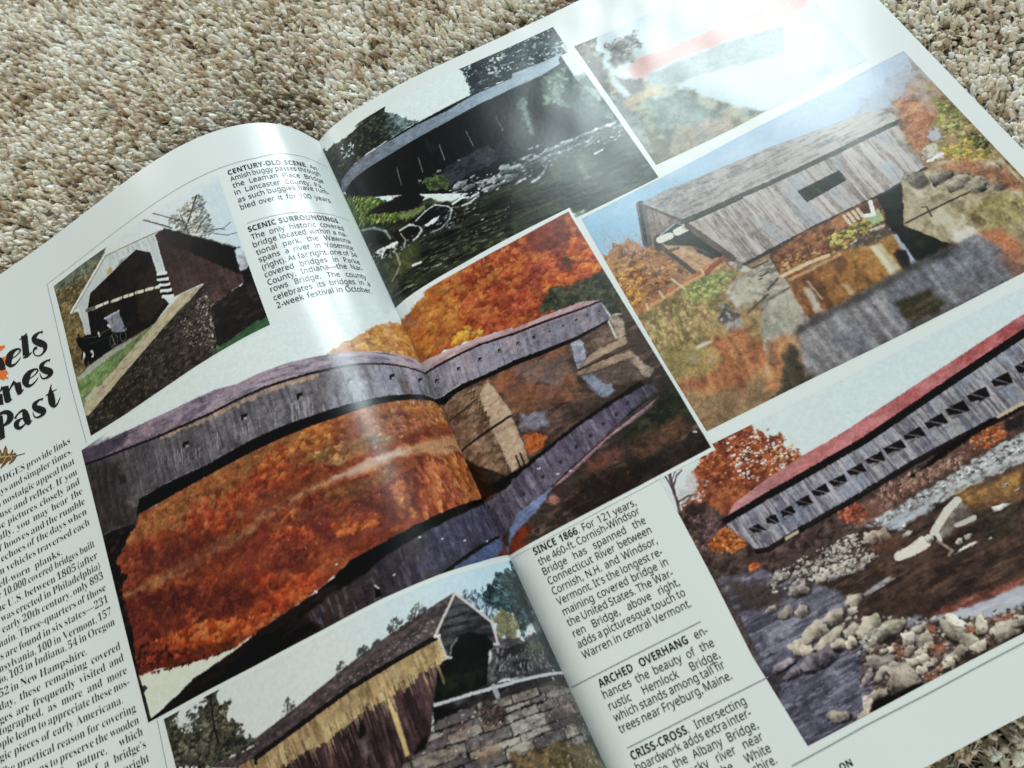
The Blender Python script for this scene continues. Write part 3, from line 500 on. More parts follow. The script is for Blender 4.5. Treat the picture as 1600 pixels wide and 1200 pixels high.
grey_bridge.D([(88.7,127.1),(101.1,129.9),(105.9,130.6),(97.5,135.9),(87.9,134.5)],160,(0.2,0.55),['#8c9048','#a8a458','#5c6030','#747a3c','#bcb470'],a=0.8)
grey_bridge.P([(96.4,137.8),(100.4,142.6),(98.2,149),(94.1,149.3),(93.1,142.4)],'#8b8480',soft=1,r=1.6,rs=2,t=[('#3c3432',0.8,2,1.6,1,0,0.45,0.65),('#c0b8b0',0.7,1.4,1,1,0,0.55,0.75)])
grey_bridge.P([(77.4,152.7),(88.5,146.3),(98.5,148.5),(100.6,158.9),(99.5,164.3),(85.6,165.3),(76.6,163.6),(69.3,155.1)],'#a8623a',soft=2.5,r=2.5,rs=4,t=[('#7a4630',0.7,5,2.5,-0.188,0.982,0.45,0.68),('#c88450',0.6,6,1.6,-0.188,0.982,0.52,0.7)])
grey_bridge.P([(71,142),(76.5,142.4),(87.9,152.1),(86.9,156.5),(73.5,155.5),(71,148.1)],'#8a7c40',soft=2,r=2,rs=3,t=[('#a48a4c',0.7,3,3,1,0,0.45,0.7),('#9c8ca0',0.5,2,2,1,0,0.6,0.8)],a=0.7)
grey_bridge.L([(82.65,147.52),(87.3,147.82)],1.0,'#d8c8b4')
grey_bridge.L([(71.33,127.89),(85.86,125.88),(98.15,124.94),(105.42,123.6)],1.5,'#b4663c')
grey_bridge.L([(74.44,128.58),(88.97,126.58),(98,126.2),(105.09,126.13)],1.1,'#c88c5c',a=0.9)
grey_bridge.L([(98,126.2),(106.6,123.59),(107.41,123.72)],1.8,'#8c4a2c')
grey_bridge.L([(106.02,122.58),(106.33,127.5)],1.5,'#7c4a34')
grey_bridge.L([(81.84,124.69),(81.91,127.7)],0.7,'#d4b494',a=0.9)
grey_bridge.L([(87.59,122.82),(89.29,128.08)],0.7,'#d4b494',a=0.9)
grey_bridge.L([(75.99,126.81),(75.33,129.06)],0.7,'#d4b494',a=0.9)
grey_bridge.L([(97.55,123.94),(97.4,126.21)],0.7,'#d4b494',a=0.9)
grey_bridge.P([(92.4,92.5),(101.9,105.5),(102.3,108.6),(98.3,104.9),(91.5,106.8),(89.2,110.4),(87.7,106.7)],'#7e6c62',soft=0.3,t=[('#5c4c46',0.6,9,2,-0.188,0.982,0.45,0.7),('#a8968a',0.4,6,1.2,-0.188,0.982,0.55,0.75)])
grey_bridge.P([(91.2,107.3),(98.8,105.2),(102.3,108.6),(106.9,123.1),(104.5,123.1),(100,115.7),(92.1,110.6)],'#353c2c',soft=0.3,g=('#20241c',(92.6,108.8),(103.7,120.6)))
grey_bridge.P([(91.4,110.9),(93.8,111.9),(100.1,116.5),(105,123.4),(95.6,124.2),(94.6,123)],'#b68860',soft=0.3,t=[('#8c6448',0.6,8,1.2,0.583,0.813,0.45,0.7),('#d0a47c',0.5,5,1.0,0.583,0.813,0.55,0.75)])
grey_bridge.P([(99.4,115.7),(105.1,123.1),(102.5,122.6),(99.7,118.3)],'#3c3228',soft=0.6)
grey_bridge.L([(90.22,109.91),(94.95,123.85)],1.6,'#4c4440')
grey_bridge.L([(91.54,113.21),(95.15,113.7)],1.1,'#5c4c40')
grey_bridge.L([(92.52,92.92),(87.14,107.14)],3.2,'#55524e')
grey_bridge.L([(92.35,92.67),(86.82,106.96)],1.1,'#2c2a28')
grey_bridge.L([(91.02,107.19),(89.46,110.53)],2.4,'#4a3c34')
grey_bridge.L([(91.41,108.12),(94.91,108.31)],2.6,'#d8d4c8')
grey_bridge.L([(97.81,108.19),(100.98,108.22)],2.8,'#d8d4cc')
grey_bridge.L([(101.52,107.81),(103.79,108.05)],3,'#b0aaa4')
grey_bridge.P([(92.4,92.5),(102.6,92),(139.9,95.3),(162,98.8),(173.3,100),(179.7,103.2),(181.4,108.5),(179.6,108.6),(156.1,107.9),(132.8,106.9),(101.6,105.5),(101,105)],'#8f8986',soft=0.3,g=('#b4aca8',(101.0,99.2),(171.5,102.7)),t=[('#6e6866',0.6,7,0.7,0.999,0.049,0.45,0.68),('#a9a4a2',0.5,1.0,1.0,1,0,0.5,0.75)])
grey_bridge.L([(92.44,92.51),(101.23,105.15)],1.0,'#4e4a46')
grey_bridge.P([(102.4,107.3),(111.6,106.1),(126.5,107.3),(132.2,107.9),(155.2,109.2),(179.2,109.1),(179.2,114.3),(176.7,128.3),(161.6,129.5),(136.9,128.6),(119.4,128.6),(116.6,129.4),(110.3,129.1),(108.5,125.4),(106.9,123.1)],'#a3978f',soft=0.3,r=0.25,rs=1,g=('#b5aaa4',(108.3,117.7),(174.5,115.9)),t=[('#7d716c',0.75,1.1,16,0.999,-0.042,0.45,0.66),('#d0c6ca',0.6,0.8,10,0.999,-0.042,0.55,0.75),('#8a94a8',0.6,6,12,0.999,-0.042,0.55,0.8)])
grey_bridge.L([(101.3,105.55),(111.39,106.4),(123.28,106.71),(132.48,107.38),(155.57,108.65),(173.38,108.83),(181.06,109.08)],1.8,'#46463c')
grey_bridge.L([(101.52,106.75),(110.92,107.2),(122.7,107.67)],0.6,'#2c2a24',a=0.8)
grey_bridge.P([(138.9,114.7),(154.1,115),(153.6,119.4),(139.2,119.9),(139,118.4)],'#22281c',soft=0.3,g=('#181b14',(145.2,115.5),(154.0,118.3)))
grey_bridge.L([(101.97,108.07),(108.34,125.61)],2.2,'#5a4a40')
grey_bridge.L([(110.18,129.36),(119.09,129.13),(136.69,128.85),(161.47,129.77),(176.57,128.52)],1.3,'#3a3636')
grey_bridge.L([(101.82,108.34),(110.83,129.26)],0.25,'#6a5e66',a=0.55)
grey_bridge.L([(107.12,108.35),(115.26,129.2)],0.25,'#6a5e66',a=0.55)
grey_bridge.L([(112.38,108.41),(119.69,129.14)],0.25,'#6a5e66',a=0.55)
grey_bridge.L([(117.64,108.48),(124.08,129.12)],0.25,'#6a5e66',a=0.55)
grey_bridge.L([(122.87,108.58),(128.46,129.11)],0.25,'#6a5e66',a=0.55)
grey_bridge.L([(128.06,108.73),(132.83,129.09)],0.25,'#6a5e66',a=0.55)
grey_bridge.L([(133.24,108.88),(137.18,129.11)],0.25,'#6a5e66',a=0.55)
grey_bridge.L([(138.39,109.05),(141.51,129.13)],0.25,'#6a5e66',a=0.55)
grey_bridge.L([(143.52,109.24),(145.85,129.13)],0.25,'#6a5e66',a=0.55)
grey_bridge.L([(148.65,109.41),(150.17,129.15)],0.25,'#6a5e66',a=0.55)
grey_bridge.L([(153.78,109.58),(154.5,129.16)],0.25,'#6a5e66',a=0.55)
grey_bridge.L([(158.9,109.75),(158.85,129.15)],0.25,'#6a5e66',a=0.55)
grey_bridge.L([(164.06,109.88),(163.19,129.15)],0.25,'#6a5e66',a=0.55)
grey_bridge.L([(169.24,109.99),(167.56,129.13)],0.25,'#6a5e66',a=0.55)
grey_bridge.L([(174.44,110.09),(171.96,129.09)],0.25,'#6a5e66',a=0.55)
grey_bridge.L([(179.71,110.15),(176.37,129.04)],0.25,'#6a5e66',a=0.55)
grey_bridge.P([(107.5,126.1),(110.9,130.1),(111.6,131.8),(118.3,130.4),(119.2,128.9),(117.8,136.8),(118.4,142.3),(117.5,148.3),(117.4,156.4),(111.6,157.5),(105.3,173.3),(95,167.9),(102.2,153.6),(106.4,145.9),(107.7,140.2),(109.5,133.3),(105.4,125.6)],'#9c9182',soft=0.5,r=0.8,rs=3,t=[('#c4bbaa',0.7,4,2.2,1.0,-0.017,0.45,0.68),('#6e6456',0.7,3,1.6,1.0,-0.017,0.5,0.7)])
grey_bridge.L([(111.59,131.84),(117.4,131.85)],0.6,'#3c352e',a=0.8)
grey_bridge.L([(110.99,132.83),(110.05,136.27),(112.36,136.26)],0.6,'#3c352e',a=0.8)
grey_bridge.L([(101.99,144.73),(111.08,142.07)],0.6,'#3c352e',a=0.8)
grey_bridge.L([(110.24,134.06),(112.81,135.53),(115.28,135.29)],0.6,'#3c352e',a=0.8)
grey_bridge.L([(110.04,143.74),(117.77,143.28)],0.6,'#3c352e',a=0.8)
grey_bridge.L([(111.97,140.63),(116.62,138.7)],0.6,'#3c352e',a=0.8)
grey_bridge.L([(106.43,145.89),(109.6,144.46)],0.6,'#3c352e',a=0.8)
grey_bridge.P([(108.5,144.5),(117.2,144.2),(114.8,154.3),(106.2,158.9),(102.6,153.9)],'#8f8a7c',soft=2,r=2,rs=4,t=[('#b4ae9c',0.6,6,2,-0.188,0.982,0.45,0.7)])
grey_bridge.P([(103.6,132.6),(111.9,131.3),(110.6,139.2),(104.4,143.5),(100.4,142.6),(99.4,135.6)],'#a39a88',soft=1,r=1,rs=3,t=[('#c9c0b0',0.7,3,2,1.0,-0.017,0.45,0.7),('#746a5c',0.6,2,1.4,1.0,-0.017,0.5,0.75)])
grey_bridge.P([(101.9,155.9),(109.4,155.7),(109.3,161.1),(105.3,173.3),(98.9,170.5),(93.8,169)],'#a8683e',soft=2,r=2,rs=4,t=[('#c89060',0.7,6,1.6,-0.188,0.982,0.45,0.7),('#5c3c2c',0.6,5,2,-0.188,0.982,0.5,0.7)])
grey_bridge.P([(118.9,129.4),(136.7,128.9),(154.8,129.4),(161.4,131.5),(156.3,140),(154.8,143.8),(146.6,143.4),(134.2,139.9),(120,140.7),(117.8,136.8)],'#8a5232',soft=0.5,r=0.8,rs=2,t=[('#54301e',0.8,2.5,1.6,1,0,0.42,0.62),('#b07444',0.6,2,1.4,1,0,0.55,0.75)])
grey_bridge.D([(136.5,134.5),(148.5,133.8),(156.9,134.9),(155,138.5),(148.8,140.1),(135.3,139.9)],200,(0.25,0.7),['#9a9440','#7c7434','#b8a84c','#5c5828','#c0b464','#48421e'],a=0.85)
grey_bridge.D([(118.1,133.6),(131.4,133.5),(134.5,139.4),(124.6,138.8),(118.8,138)],110,(0.25,0.6),['#a8703c','#7c4a2c','#8c6034','#c08c50','#5c3c24'],a=0.8)
grey_bridge.P([(151.1,134.1),(156.3,133.2),(155.6,137.6),(151.8,137.2)],'#9cae7c',soft=0.5,r=0.6)
grey_bridge.L([(151.04,133.32),(153.79,134.35),(155.6,129.94)],1.3,'#dfe6e0')
grey_bridge.L([(145.96,130.14),(145.95,133.23)],1.1,'#d8c4a8',a=0.9)
grey_bridge.L([(147.55,130.17),(147.53,133.26)],1.1,'#d8c4a8',a=0.9)
grey_bridge.L([(149.15,130.2),(149.12,133.29)],1.1,'#d8c4a8',a=0.9)
grey_bridge.L([(150.74,130.23),(150.7,133.32)],1.1,'#d8c4a8',a=0.9)
grey_bridge.L([(150.16,138.92),(153.77,139.46)],1.2,'#c8bcb0')
grey_bridge.L([(142.08,139.98),(144.64,139.55)],0.9,'#dcd8cc')
grey_bridge.P([(140.5,139),(155.9,139.7),(155.5,143.6),(145.8,142.9),(141.1,141.4)],'#4c3c30',soft=0.8,r=0.8,rs=1.5,t=[('#8c7c68',0.6,2,1,1.0,-0.017,0.5,0.7)])
grey_bridge.P([(119,141.4),(133.9,140.3),(145.8,142.9),(154.7,143.1),(154,153.8),(145.3,154.4),(119.5,155.7),(117.4,156.4),(117.5,148.3)],'#7d4c2a',soft=0.6,r=0.4,rs=3,g=('#9c6a2c',(119.5,146.9),(144.9,150.9)),t=[('#54341f',0.6,5,2,-0.188,0.982,0.45,0.68),('#a86a30',0.6,6,2.2,-0.188,0.982,0.52,0.72)])
grey_bridge.L([(118.34,138.71),(128.04,138.8),(134.36,139.61)],1.2,'#d8b088')
grey_bridge.L([(119.84,140.89),(125.38,141.18),(137.37,141.11)],1.0,'#c08858',a=0.9)
grey_bridge.P([(146.4,143.7),(149.8,143.7),(149.7,154.5),(146,155.1)],'#b0a07c',soft=0.6,r=0.3,rs=1,t=[('#d6ccb0',0.8,1.6,8,0.999,-0.043,0.5,0.7),('#6c5a40',0.7,1.2,8,0.999,-0.043,0.55,0.75)])
grey_bridge.P([(121.5,145.4),(123.5,145.9),(122.3,154.8),(120.1,154.8)],'#c8bcb8',soft=1.0,r=0.5,rs=1,a=0.75)
grey_bridge.P([(132,150.3),(133.5,150.5),(133.8,155.2),(132.3,154.9)],'#c8a88c',soft=0.8,r=0.4,rs=1,a=0.7)
grey_bridge.L([(123.97,144.28),(124.37,151.58)],0.5,'#d8c8bc',a=0.7)
grey_bridge.L([(151.76,149.87),(150.98,155.87)],2.2,'#2a2622')
grey_bridge.P([(158.2,129.5),(167.4,129.6),(159.1,142.4),(167,155.2),(164,155.4),(156.4,155.3),(154.3,153.4),(155.2,144),(155.1,139.2),(157.2,134.4)],'#14180f',soft=0.4,r=0.5,rs=2,t=[('#22301e',0.6,3,3,1,0,0.45,0.7)])
grey_bridge.P([(154.4,143.5),(155.5,143.9),(154.8,155.6),(153.3,155.7)],'#8f9cb4',soft=0.4)
grey_bridge.P([(152.3,148.2),(154.4,150.1),(152.5,156.1),(150.7,156.3)],'#1a1614',soft=0.5,r=0.4)
grey_bridge.P([(168.1,128.6),(165.9,132.2),(159.3,142.2),(163.1,148.9),(167.3,155.4),(171.8,156.1),(176.6,160.9),(178.6,172.9),(185.7,170.7),(199.9,145.5),(199.9,145.5),(198.8,136.4),(180.8,127.9),(176.4,128.8)],'#a6977a',soft=0.5,r=0.6,rs=3,g=('#96805c',(164.7,138.4),(184.9,157.3)),t=[('#c8bea4',0.7,5,3,-0.188,0.982,0.45,0.68),('#7a6a4c',0.7,4,3,-0.188,0.982,0.5,0.7)])
grey_bridge.P([(169.9,151),(174.9,152.7),(175.2,156.1),(169.2,155.9),(167.9,153.8)],'#d8d0c8',soft=1.6,r=1.2,rs=2,a=0.8)
grey_bridge.P([(176.6,145.7),(192.1,148),(193.9,153.1),(188.8,159.6),(180,156.4),(175.5,151.1)],'#8a7c48',soft=3,r=2.5,rs=4,t=[('#5c4a2c',0.8,5,2.5,-0.188,0.982,0.45,0.65),('#a8985c',0.6,4,2,-0.188,0.982,0.52,0.7)],a=0.85)
grey_bridge.P([(176.6,155.7),(181.1,156.4),(182.9,160),(184.3,165.4),(179.6,171.6),(176.7,166.7),(176.5,159.6)],'#b4653c',soft=2.5,r=2,rs=4,t=[('#7c4434',0.7,5,1.6,-0.188,0.982,0.5,0.7)],a=0.9)
grey_bridge.L([(160,141.95),(168.43,142.04),(174.67,142.08),(182.51,142.33)],0.6,'#3c342a')
grey_bridge.L([(167.28,139.63),(168.48,140.36),(167.82,143.71)],0.6,'#4c4438',a=0.8)
grey_bridge.P([(185.8,101.5),(191.6,100.3),(198.4,101.2),(200,108.4),(198.9,115.6),(200,122.3),(198.6,131.9),(198.7,147),(203.8,140.7),(198.8,137.8),(192.2,132.5),(179.1,126.1),(178.1,122.6),(178.3,113.8)],'#9a7a54',soft=1,r=2,rs=3,t=[('#6c5034',0.7,2.5,1.8,1,0,0.45,0.65),('#8c8c48',0.7,3,2,1,0,0.5,0.7)])
grey_bridge.P([(183.3,101.5),(189.1,102),(192.7,107.3),(191.3,112.6),(184.3,119),(178.5,122.1),(179.2,114.3),(181.9,106.9)],'#b3724c',soft=1.5,r=2,rs=2.5,t=[('#8a5038',0.7,2,1.5,1,0,0.45,0.65),('#d49c78',0.6,1.8,1.3,1,0,0.55,0.75)])
grey_bridge.P([(193.1,96.4),(198.4,99.6),(196.9,106.7),(191.1,109.5),(189.2,103.6),(184.1,102.1)],'#a99c9c',soft=3.5,r=3,rs=3,t=[('#b4886c',0.7,3,3,1,0,0.45,0.65)],a=0.8)
grey_bridge.D([(195.7,107.5),(198.9,114),(199.2,123.4),(198.6,130.4),(191.8,125),(189.9,117.9)],150,(0.3,0.75),['#8f9448','#a8a858','#6c7434','#50582c','#b8b068','#7c7c40'],a=0.8)
grey_bridge.D([(185.8,124.3),(194.3,125.7),(197.5,133.4),(193.9,135),(187,131.6),(183.2,127.1)],150,(0.25,0.65),['#c0a03c','#a8902c','#8c8434','#d8b850','#78702c'],a=0.85)
grey_bridge.D([(197.1,124.4),(199.4,130.9),(196.7,133.7),(194,127.8)],60,(0.25,0.6),['#3c4020','#585c2c','#2c3018','#6c6c34'],a=0.85)
grey_bridge.P([(185.8,116.9),(189,117.4),(188,121.3),(184.8,121.5),(184.3,119)],'#a9b0bc',soft=1,r=1.4,rs=1.2)
grey_bridge.P([(180.4,121.8),(184.4,121.3),(184.3,125.6),(183.6,127.4),(179.2,126.9),(177.5,125.1)],'#cbbfb0',soft=0.6,r=1,rs=1.2,t=[('#7c6a58',0.7,1.5,1,1.0,-0.017,0.5,0.7)])
grey_bridge.L([(178.79,126.64),(184.29,126.37)],1.0,'#ece8e0')
grey_bridge.K([(180.4,132.6,3.7,2.3,-0.03),(185.9,134.6,3.7,2.3,-0.03),(190.8,136.7,3.2,2.2,-0.04),(181.4,137.5,4.2,2.2,-0.03),(186.7,141.4,4.8,2.2,-0.03),(177.3,132.9,2.6,2.2,-0.03),(171.7,130.1,3.1,3.4,-0.02),(192.7,143.5,4.3,2.8,-0.04),(193.6,138.4,2.7,2.0,-0.04)],'#a39682','#5c4c3e')
grey_bridge.P([(178.2,129.9),(184.1,129.9),(191.4,133.5),(196.9,140.3),(198.4,147.4),(196.1,150.3),(188.1,138),(181.1,131.6)],'#a8623c',soft=2,r=2,rs=2,t=[('#7c4a34',0.7,2,1.5,1,0,0.45,0.7),('#cc9468',0.5,1.6,1,1,0,0.55,0.75)],a=0.75)
grey_bridge.P([(111.8,157.6),(119.5,155.7),(133.9,155.9),(145.1,155.6),(154.6,155.5),(163.7,155.8),(175.1,155.4),(177.4,161.4),(178.7,169.8),(178.6,172.9),(159.6,172.9),(140.1,172.5),(105.5,173.1)],'#7d747c',soft=0.8,r=0.4,rs=2,g=('#6c6872',(113.1,165.6),(163.4,163.9)),t=[('#544a50',0.6,1.4,18,1.0,-0.019,0.43,0.62),('#b4a8bc',0.55,1.0,14,1.0,-0.019,0.56,0.74),('#5a6478',0.5,7,14,1.0,-0.019,0.5,0.75)])
grey_bridge.P([(140.9,156.9),(157.3,157.1),(173.8,157.3),(175.5,166),(163.4,167.7),(155.8,167),(152.6,163.8),(143.3,163.9)],'#6c7080',soft=3,r=2,rs=5,t=[('#8c8e9c',0.5,1.2,14,1.0,-0.019,0.5,0.7),('#4a4c58',0.6,1.4,16,1.0,-0.019,0.45,0.66)],a=0.75)
grey_bridge.L([(112.29,157.29),(118.88,156.62),(133.41,156.53),(144.66,156.24),(154.19,156.01),(163.33,156.36),(167.02,155.84)],2.6,'#3c3636',a=0.75,soft=1.8)
grey_bridge.P([(141.7,163),(153,164),(153.7,170),(149.6,171.9),(141.8,171.6),(141,168.1)],'#38301f',soft=1.2,r=0.8,rs=2,t=[('#6a5c48',0.5,7,0.8,1.0,-0.017,0.5,0.7)])
grey_bridge.P([(105.9,159.9),(108,160.5),(108.5,163.2),(107.3,167.3),(106,173.1),(104.9,173.1),(95,173.1),(102,165.6)],'#41382c',soft=1.5,r=1.5,rs=2,t=[('#5a5c48',0.5,3,2,-0.188,0.982,0.5,0.7)])
grey_bridge.P([(175.8,164.9),(184.6,165),(178.6,172.9),(175.3,172.8)],'#8a5844',soft=3,r=2,rs=3,t=[('#6a5c68',0.6,8,2,-0.188,0.982,0.45,0.7)],a=0.8)
grey_bridge.P([(139,171.8),(142.7,170.3),(152.1,172.2),(160.3,172.1),(154,173.3),(140.6,173.3)],'#4c4450',soft=3,r=1.5,rs=3,a=0.6)
grey_bridge.blur([(77,146.4),(101.1,144.3),(106.4,145.9),(116,139.7),(118.9,154.8),(134.2,155.4),(163.7,155.8),(175.8,154.5),(192.4,155),(178.6,172.9),(105.5,173.1),(93.6,170.1),(68.3,156.9)],9)
grey_bridge.blur([(70.7,127.9),(85.4,126.6),(109.2,135.8),(101.8,153.4),(72.2,150)],3)
grey_bridge.blur([(117.7,140.6),(133.6,140.8),(154.7,143.1),(154,153.8),(119.2,156.2)],4)
grey_bridge.build(INK, RIGHT, 'photo of a weathered grey plank bridge mirrored in a river, below the glared photo', sat=.74, neu=.4)

red_bridge = Photo([(51.8,176.9),(90,176.9),(199.3,176.9)],[(199.3,176.9),(199.3,256.8)],[(50.9,257.1),(86.7,256.9),(115.4,256.9),(199.3,256.6)],[(51.5,176.7),(51.4,191.1),(50.9,209.8),(49.8,232.5),(50.9,257.1)],'#4a3a34',0.18,14)
red_bridge.P([(49.3,177.2),(71.1,171.1),(92.8,171.4),(92.8,171.4),(137,170.7),(185,171.6),(224,173),(224,180.8),(168.9,185.5),(130.4,188.1),(92,192.2),(72.1,196.1),(54.5,190.4),(51.7,192.6),(48.6,191.6)],'#d4dddb',soft=0.3,g=('#cddcdf',(74.5,174.5),(127.2,185.1)))
red_bridge.P([(53.7,190),(53.9,185.9),(59.7,181.4),(64.4,178.8),(69.8,178.8),(71.5,174.1),(77,174.1),(80.5,175.3),(83.1,178.3),(86.4,181.7),(89.1,182.5),(90.1,185.2),(88.1,185.9),(92.8,191),(89.2,192.4),(79.4,192.8),(72.1,194.5),(63.5,197.4),(57.8,198.2),(52.4,198.6),(50.9,194.8)],'#8c4428',soft=0.6,r=2,rs=2.5,t=[('#5c2c20',0.8,2.2,1.6,1,0,0.42,0.62),('#b4582c',0.7,1.8,1.3,1,0,0.52,0.7)])
red_bridge.D([(71.7,174.8),(80.4,175.6),(86.1,182.1),(80.2,191.6),(70.2,194.1),(66,188.8),(61.4,182.2)],420,(0.25,0.6),['#7c3822','#a04c28','#b85c30','#602c1e','#8c4026','#cc7444'],a=0.85)
red_bridge.D([(75,176.4),(86.1,182.1),(88.3,183.8),(92.8,191),(80.2,191.6),(74.1,192.8),(72.1,187.6),(73.5,180.7)],120,(0.15,0.42),['#d4d8da','#c8bcb8','#e0e0e0','#b49c94'],asp=1.7,ax=(1.0,-0.017),a=0.95)
red_bridge.D([(84.3,185),(90,186.3),(92.8,191),(87.8,192.2),(79.7,192.4)],60,(0.25,0.5),['#a85c30','#c0743c','#8c4828','#d89864'])
red_bridge.D([(60.1,181.6),(64.5,185.9),(60,190),(53.7,190),(53.9,185.9)],70,(0.15,0.5),['#d0d4d8','#9c8c8c','#7c5048','#b4a8a8'],a=0.85)
red_bridge.P([(64,187.8),(70.6,190),(70.6,194.3),(63.1,197.2),(56.7,195.6)],'#9c5230',soft=1.5,r=2,rs=2,t=[('#6c3422',0.7,1.8,1.4,1,0,0.45,0.65),('#cc7438',0.6,1.5,1.1,1,0,0.55,0.75)],a=0.85)
red_bridge.P([(51.2,178.6),(56.7,178.2),(61,180.9),(60.3,185.9),(54.2,189.2),(52.2,187.2),(51.6,182.6)],'#cfd6d8',soft=1.5,r=1,rs=2,a=0.8)
red_bridge.L([(51.05,192.84),(52.8,187.47),(53.7,182.63),(54.97,178.96)],0.9,'#54404a',a=0.9)
red_bridge.L([(53.47,183.04),(53.46,179.28),(53.08,178.54)],0.5,'#54404a',a=0.9)
red_bridge.L([(54.11,182.83),(56.6,180.33),(58.56,179.69)],0.5,'#54404a',a=0.9)
red_bridge.L([(52.8,187.47),(56.39,187.17),(58.68,187.78)],0.5,'#54404a',a=0.9)
red_bridge.L([(54.02,180.64),(55.3,178.86),(56.49,178.65)],0.4,'#54404a',a=0.9)
red_bridge.L([(54.17,181.79),(55.03,177.91),(55.69,177.7)],0.35,'#54404a',a=0.9)
red_bridge.L([(53.59,184.7),(54.64,180.96),(56.66,179.28)],0.35,'#54404a',a=0.9)
red_bridge.L([(52.95,188.59),(55.05,188.6),(57.21,187.58)],0.35,'#54404a',a=0.9)
red_bridge.P([(51.1,192.8),(53.7,190),(59.5,190.8),(62.8,197.6),(64.2,208.9),(68.2,210.8),(78.9,210.1),(104.2,211),(118.2,213),(111.8,214.8),(93.6,215.8),(75.3,215.7),(64.9,216.1),(58.5,218.2),(52.9,210.8),(51,209.8)],'#4b3936',soft=1,r=1.5,rs=3,t=[('#2e2322',0.8,3,2,1,0,0.42,0.62),('#6b5148',0.7,2.4,1.6,1,0,0.52,0.72)])
red_bridge.D([(53.2,190.8),(60.7,197.6),(62.4,203.5),(56.3,205),(51.2,205),(50.7,198.8)],110,(0.3,0.8),['#5c444c','#3c2c2e','#74545a','#4c3438','#84605c'],a=0.6)
red_bridge.D([(55.8,200.8),(61,199.8),(63.9,202.7),(64.2,206.4),(59.5,206.6),(56.1,205.4),(54.2,202.5)],170,(0.3,0.75),['#c05c24','#a04a20','#d87430','#7c3820','#e08c44'],a=0.85)
red_bridge.D([(61.4,211.9),(64,211.8),(64.3,213.8),(61.2,213.8)],25,(0.25,0.55),['#b85824','#903c20','#d47034'])
red_bridge.P([(90.4,210.7),(104.7,210.2),(115.5,209.5),(126.5,208.4),(141.9,208.1),(151.9,208.2),(224,202.3),(219.2,208.5),(144.1,212),(128.3,213),(117.7,213.7),(104.1,215.5),(93.6,215.8)],'#6d4a40',soft=0.8,r=1.5,rs=2.5,t=[('#4a3430',0.7,2,1.5,1,0,0.45,0.65),('#96685a',0.7,2,1.4,1,0,0.52,0.72)])
red_bridge.D([(105.4,208.5),(115.8,209.1),(128.1,209.8),(133.4,211.5),(128.1,213.4),(116.4,214.1),(103.6,214.8)],240,(0.25,0.6),['#8c6258','#a07468','#6c4c48','#5c4038','#b4887c','#7c6c50'],asp=1.6,ax=(0.761,-0.648),a=0.75)
red_bridge.D([(90.9,210),(96.7,209.8),(99,212.5),(96.5,214.7),(92.1,213.6)],90,(0.25,0.6),['#a84c34','#8c3c2c','#c46444','#6c3024'])
red_bridge.D([(134.3,208.3),(140.1,207.2),(145.7,208.5),(144.1,212),(137.6,212.7),(134.1,211.3)],110,(0.25,0.6),['#b8582c','#9c4424','#d07840','#7c3820'])
red_bridge.P([(145.9,208.2),(151.7,208.6),(149.1,212),(144.3,211)],'#2c2624',soft=1,r=1)
red_bridge.P([(92.9,217),(106.2,215.5),(119.6,214.7),(130.2,214),(140.7,213.3),(148.3,213.1),(219.9,207.8),(212.6,215.4),(142.7,220.6),(133.7,219.4),(121.1,219.6),(111.1,219.5),(104.7,221.3),(98.8,218.9)],'#9a999c',soft=0.6,r=0.9,rs=2,t=[('#c8c8ca',0.7,2,1.1,1.0,-0.017,0.45,0.65),('#5a5654',0.7,1.6,0.8,1.0,-0.017,0.52,0.7)])
red_bridge.D([(93.1,216.6),(119.3,215),(147.7,213.9),(144.9,217.6),(120.9,216.4),(99.3,218.1)],330,(0.14,0.4),['#d8d8d8','#b4b4b8','#4c4848','#8c8a8c','#e4e2de','#6c6866'],asp=1.8,ax=(1.0,-0.017))
red_bridge.P([(74.8,216.5),(93.4,216.2),(101.8,218.9),(105.3,221.1),(113.4,219.7),(123.5,219.8),(142.7,220.6),(211.2,216.9),(187.1,248.8),(127.7,247),(122.2,248),(96.2,243.7),(85.4,238.1),(80.9,234.6),(70.8,226.5),(63.3,218.6)],'#4b382f',soft=0.8,r=1,rs=4,t=[('#2f2420',0.75,9,1.6,1.0,-0.017,0.42,0.64),('#6c4e3c',0.6,7,1.2,1.0,-0.017,0.52,0.72)])
red_bridge.P([(122.7,219.4),(133.1,220.2),(142.2,221.3),(137.3,227.9),(128.6,226.4),(122.1,225.1)],'#8a5f38',soft=2.5,r=1.5,rs=4,t=[('#b4803c',0.8,4,3,-0.498,0.867,0.45,0.68),('#5c4030',0.6,6,1,1.0,-0.017,0.5,0.7)],a=0.85)
red_bridge.P([(100,218.5),(104.6,217.8),(112,218.9),(116.2,220.1),(109.9,220.4),(104.6,220.8),(104.6,222.2),(101,220)],'#a5acbc',soft=1,r=0.9,rs=2,t=[('#d0d4da',0.6,3,0.8,1.0,-0.017,0.5,0.7),('#6c6c7c',0.5,3,0.7,1.0,-0.017,0.5,0.7)],a=0.9)
red_bridge.P([(123.5,223.8),(127.5,227.8),(136.2,229.3),(132,235),(123.3,233.5),(121.8,228.9)],'#3a332a',soft=2,r=1.5,rs=4,t=[('#54483a',0.6,5,1.2,1.0,-0.017,0.5,0.7)],a=0.85)
red_bridge.P([(62.8,197.6),(67.1,194.9),(79.4,192.8),(92.6,191.4),(107.6,190.5),(132.2,187.9),(170.2,183.9),(224,178.2),(224,180.8),(166.5,188.7),(138.3,191.8),(109.7,195.3),(87.7,196.5),(77,196.7),(62.5,198.2)],'#b66462',soft=0.3,g=('#a84c4e',(89.8,193.2),(162.2,187.5)),t=[('#cc7a80',0.5,5,2,1.0,-0.017,0.45,0.75)])
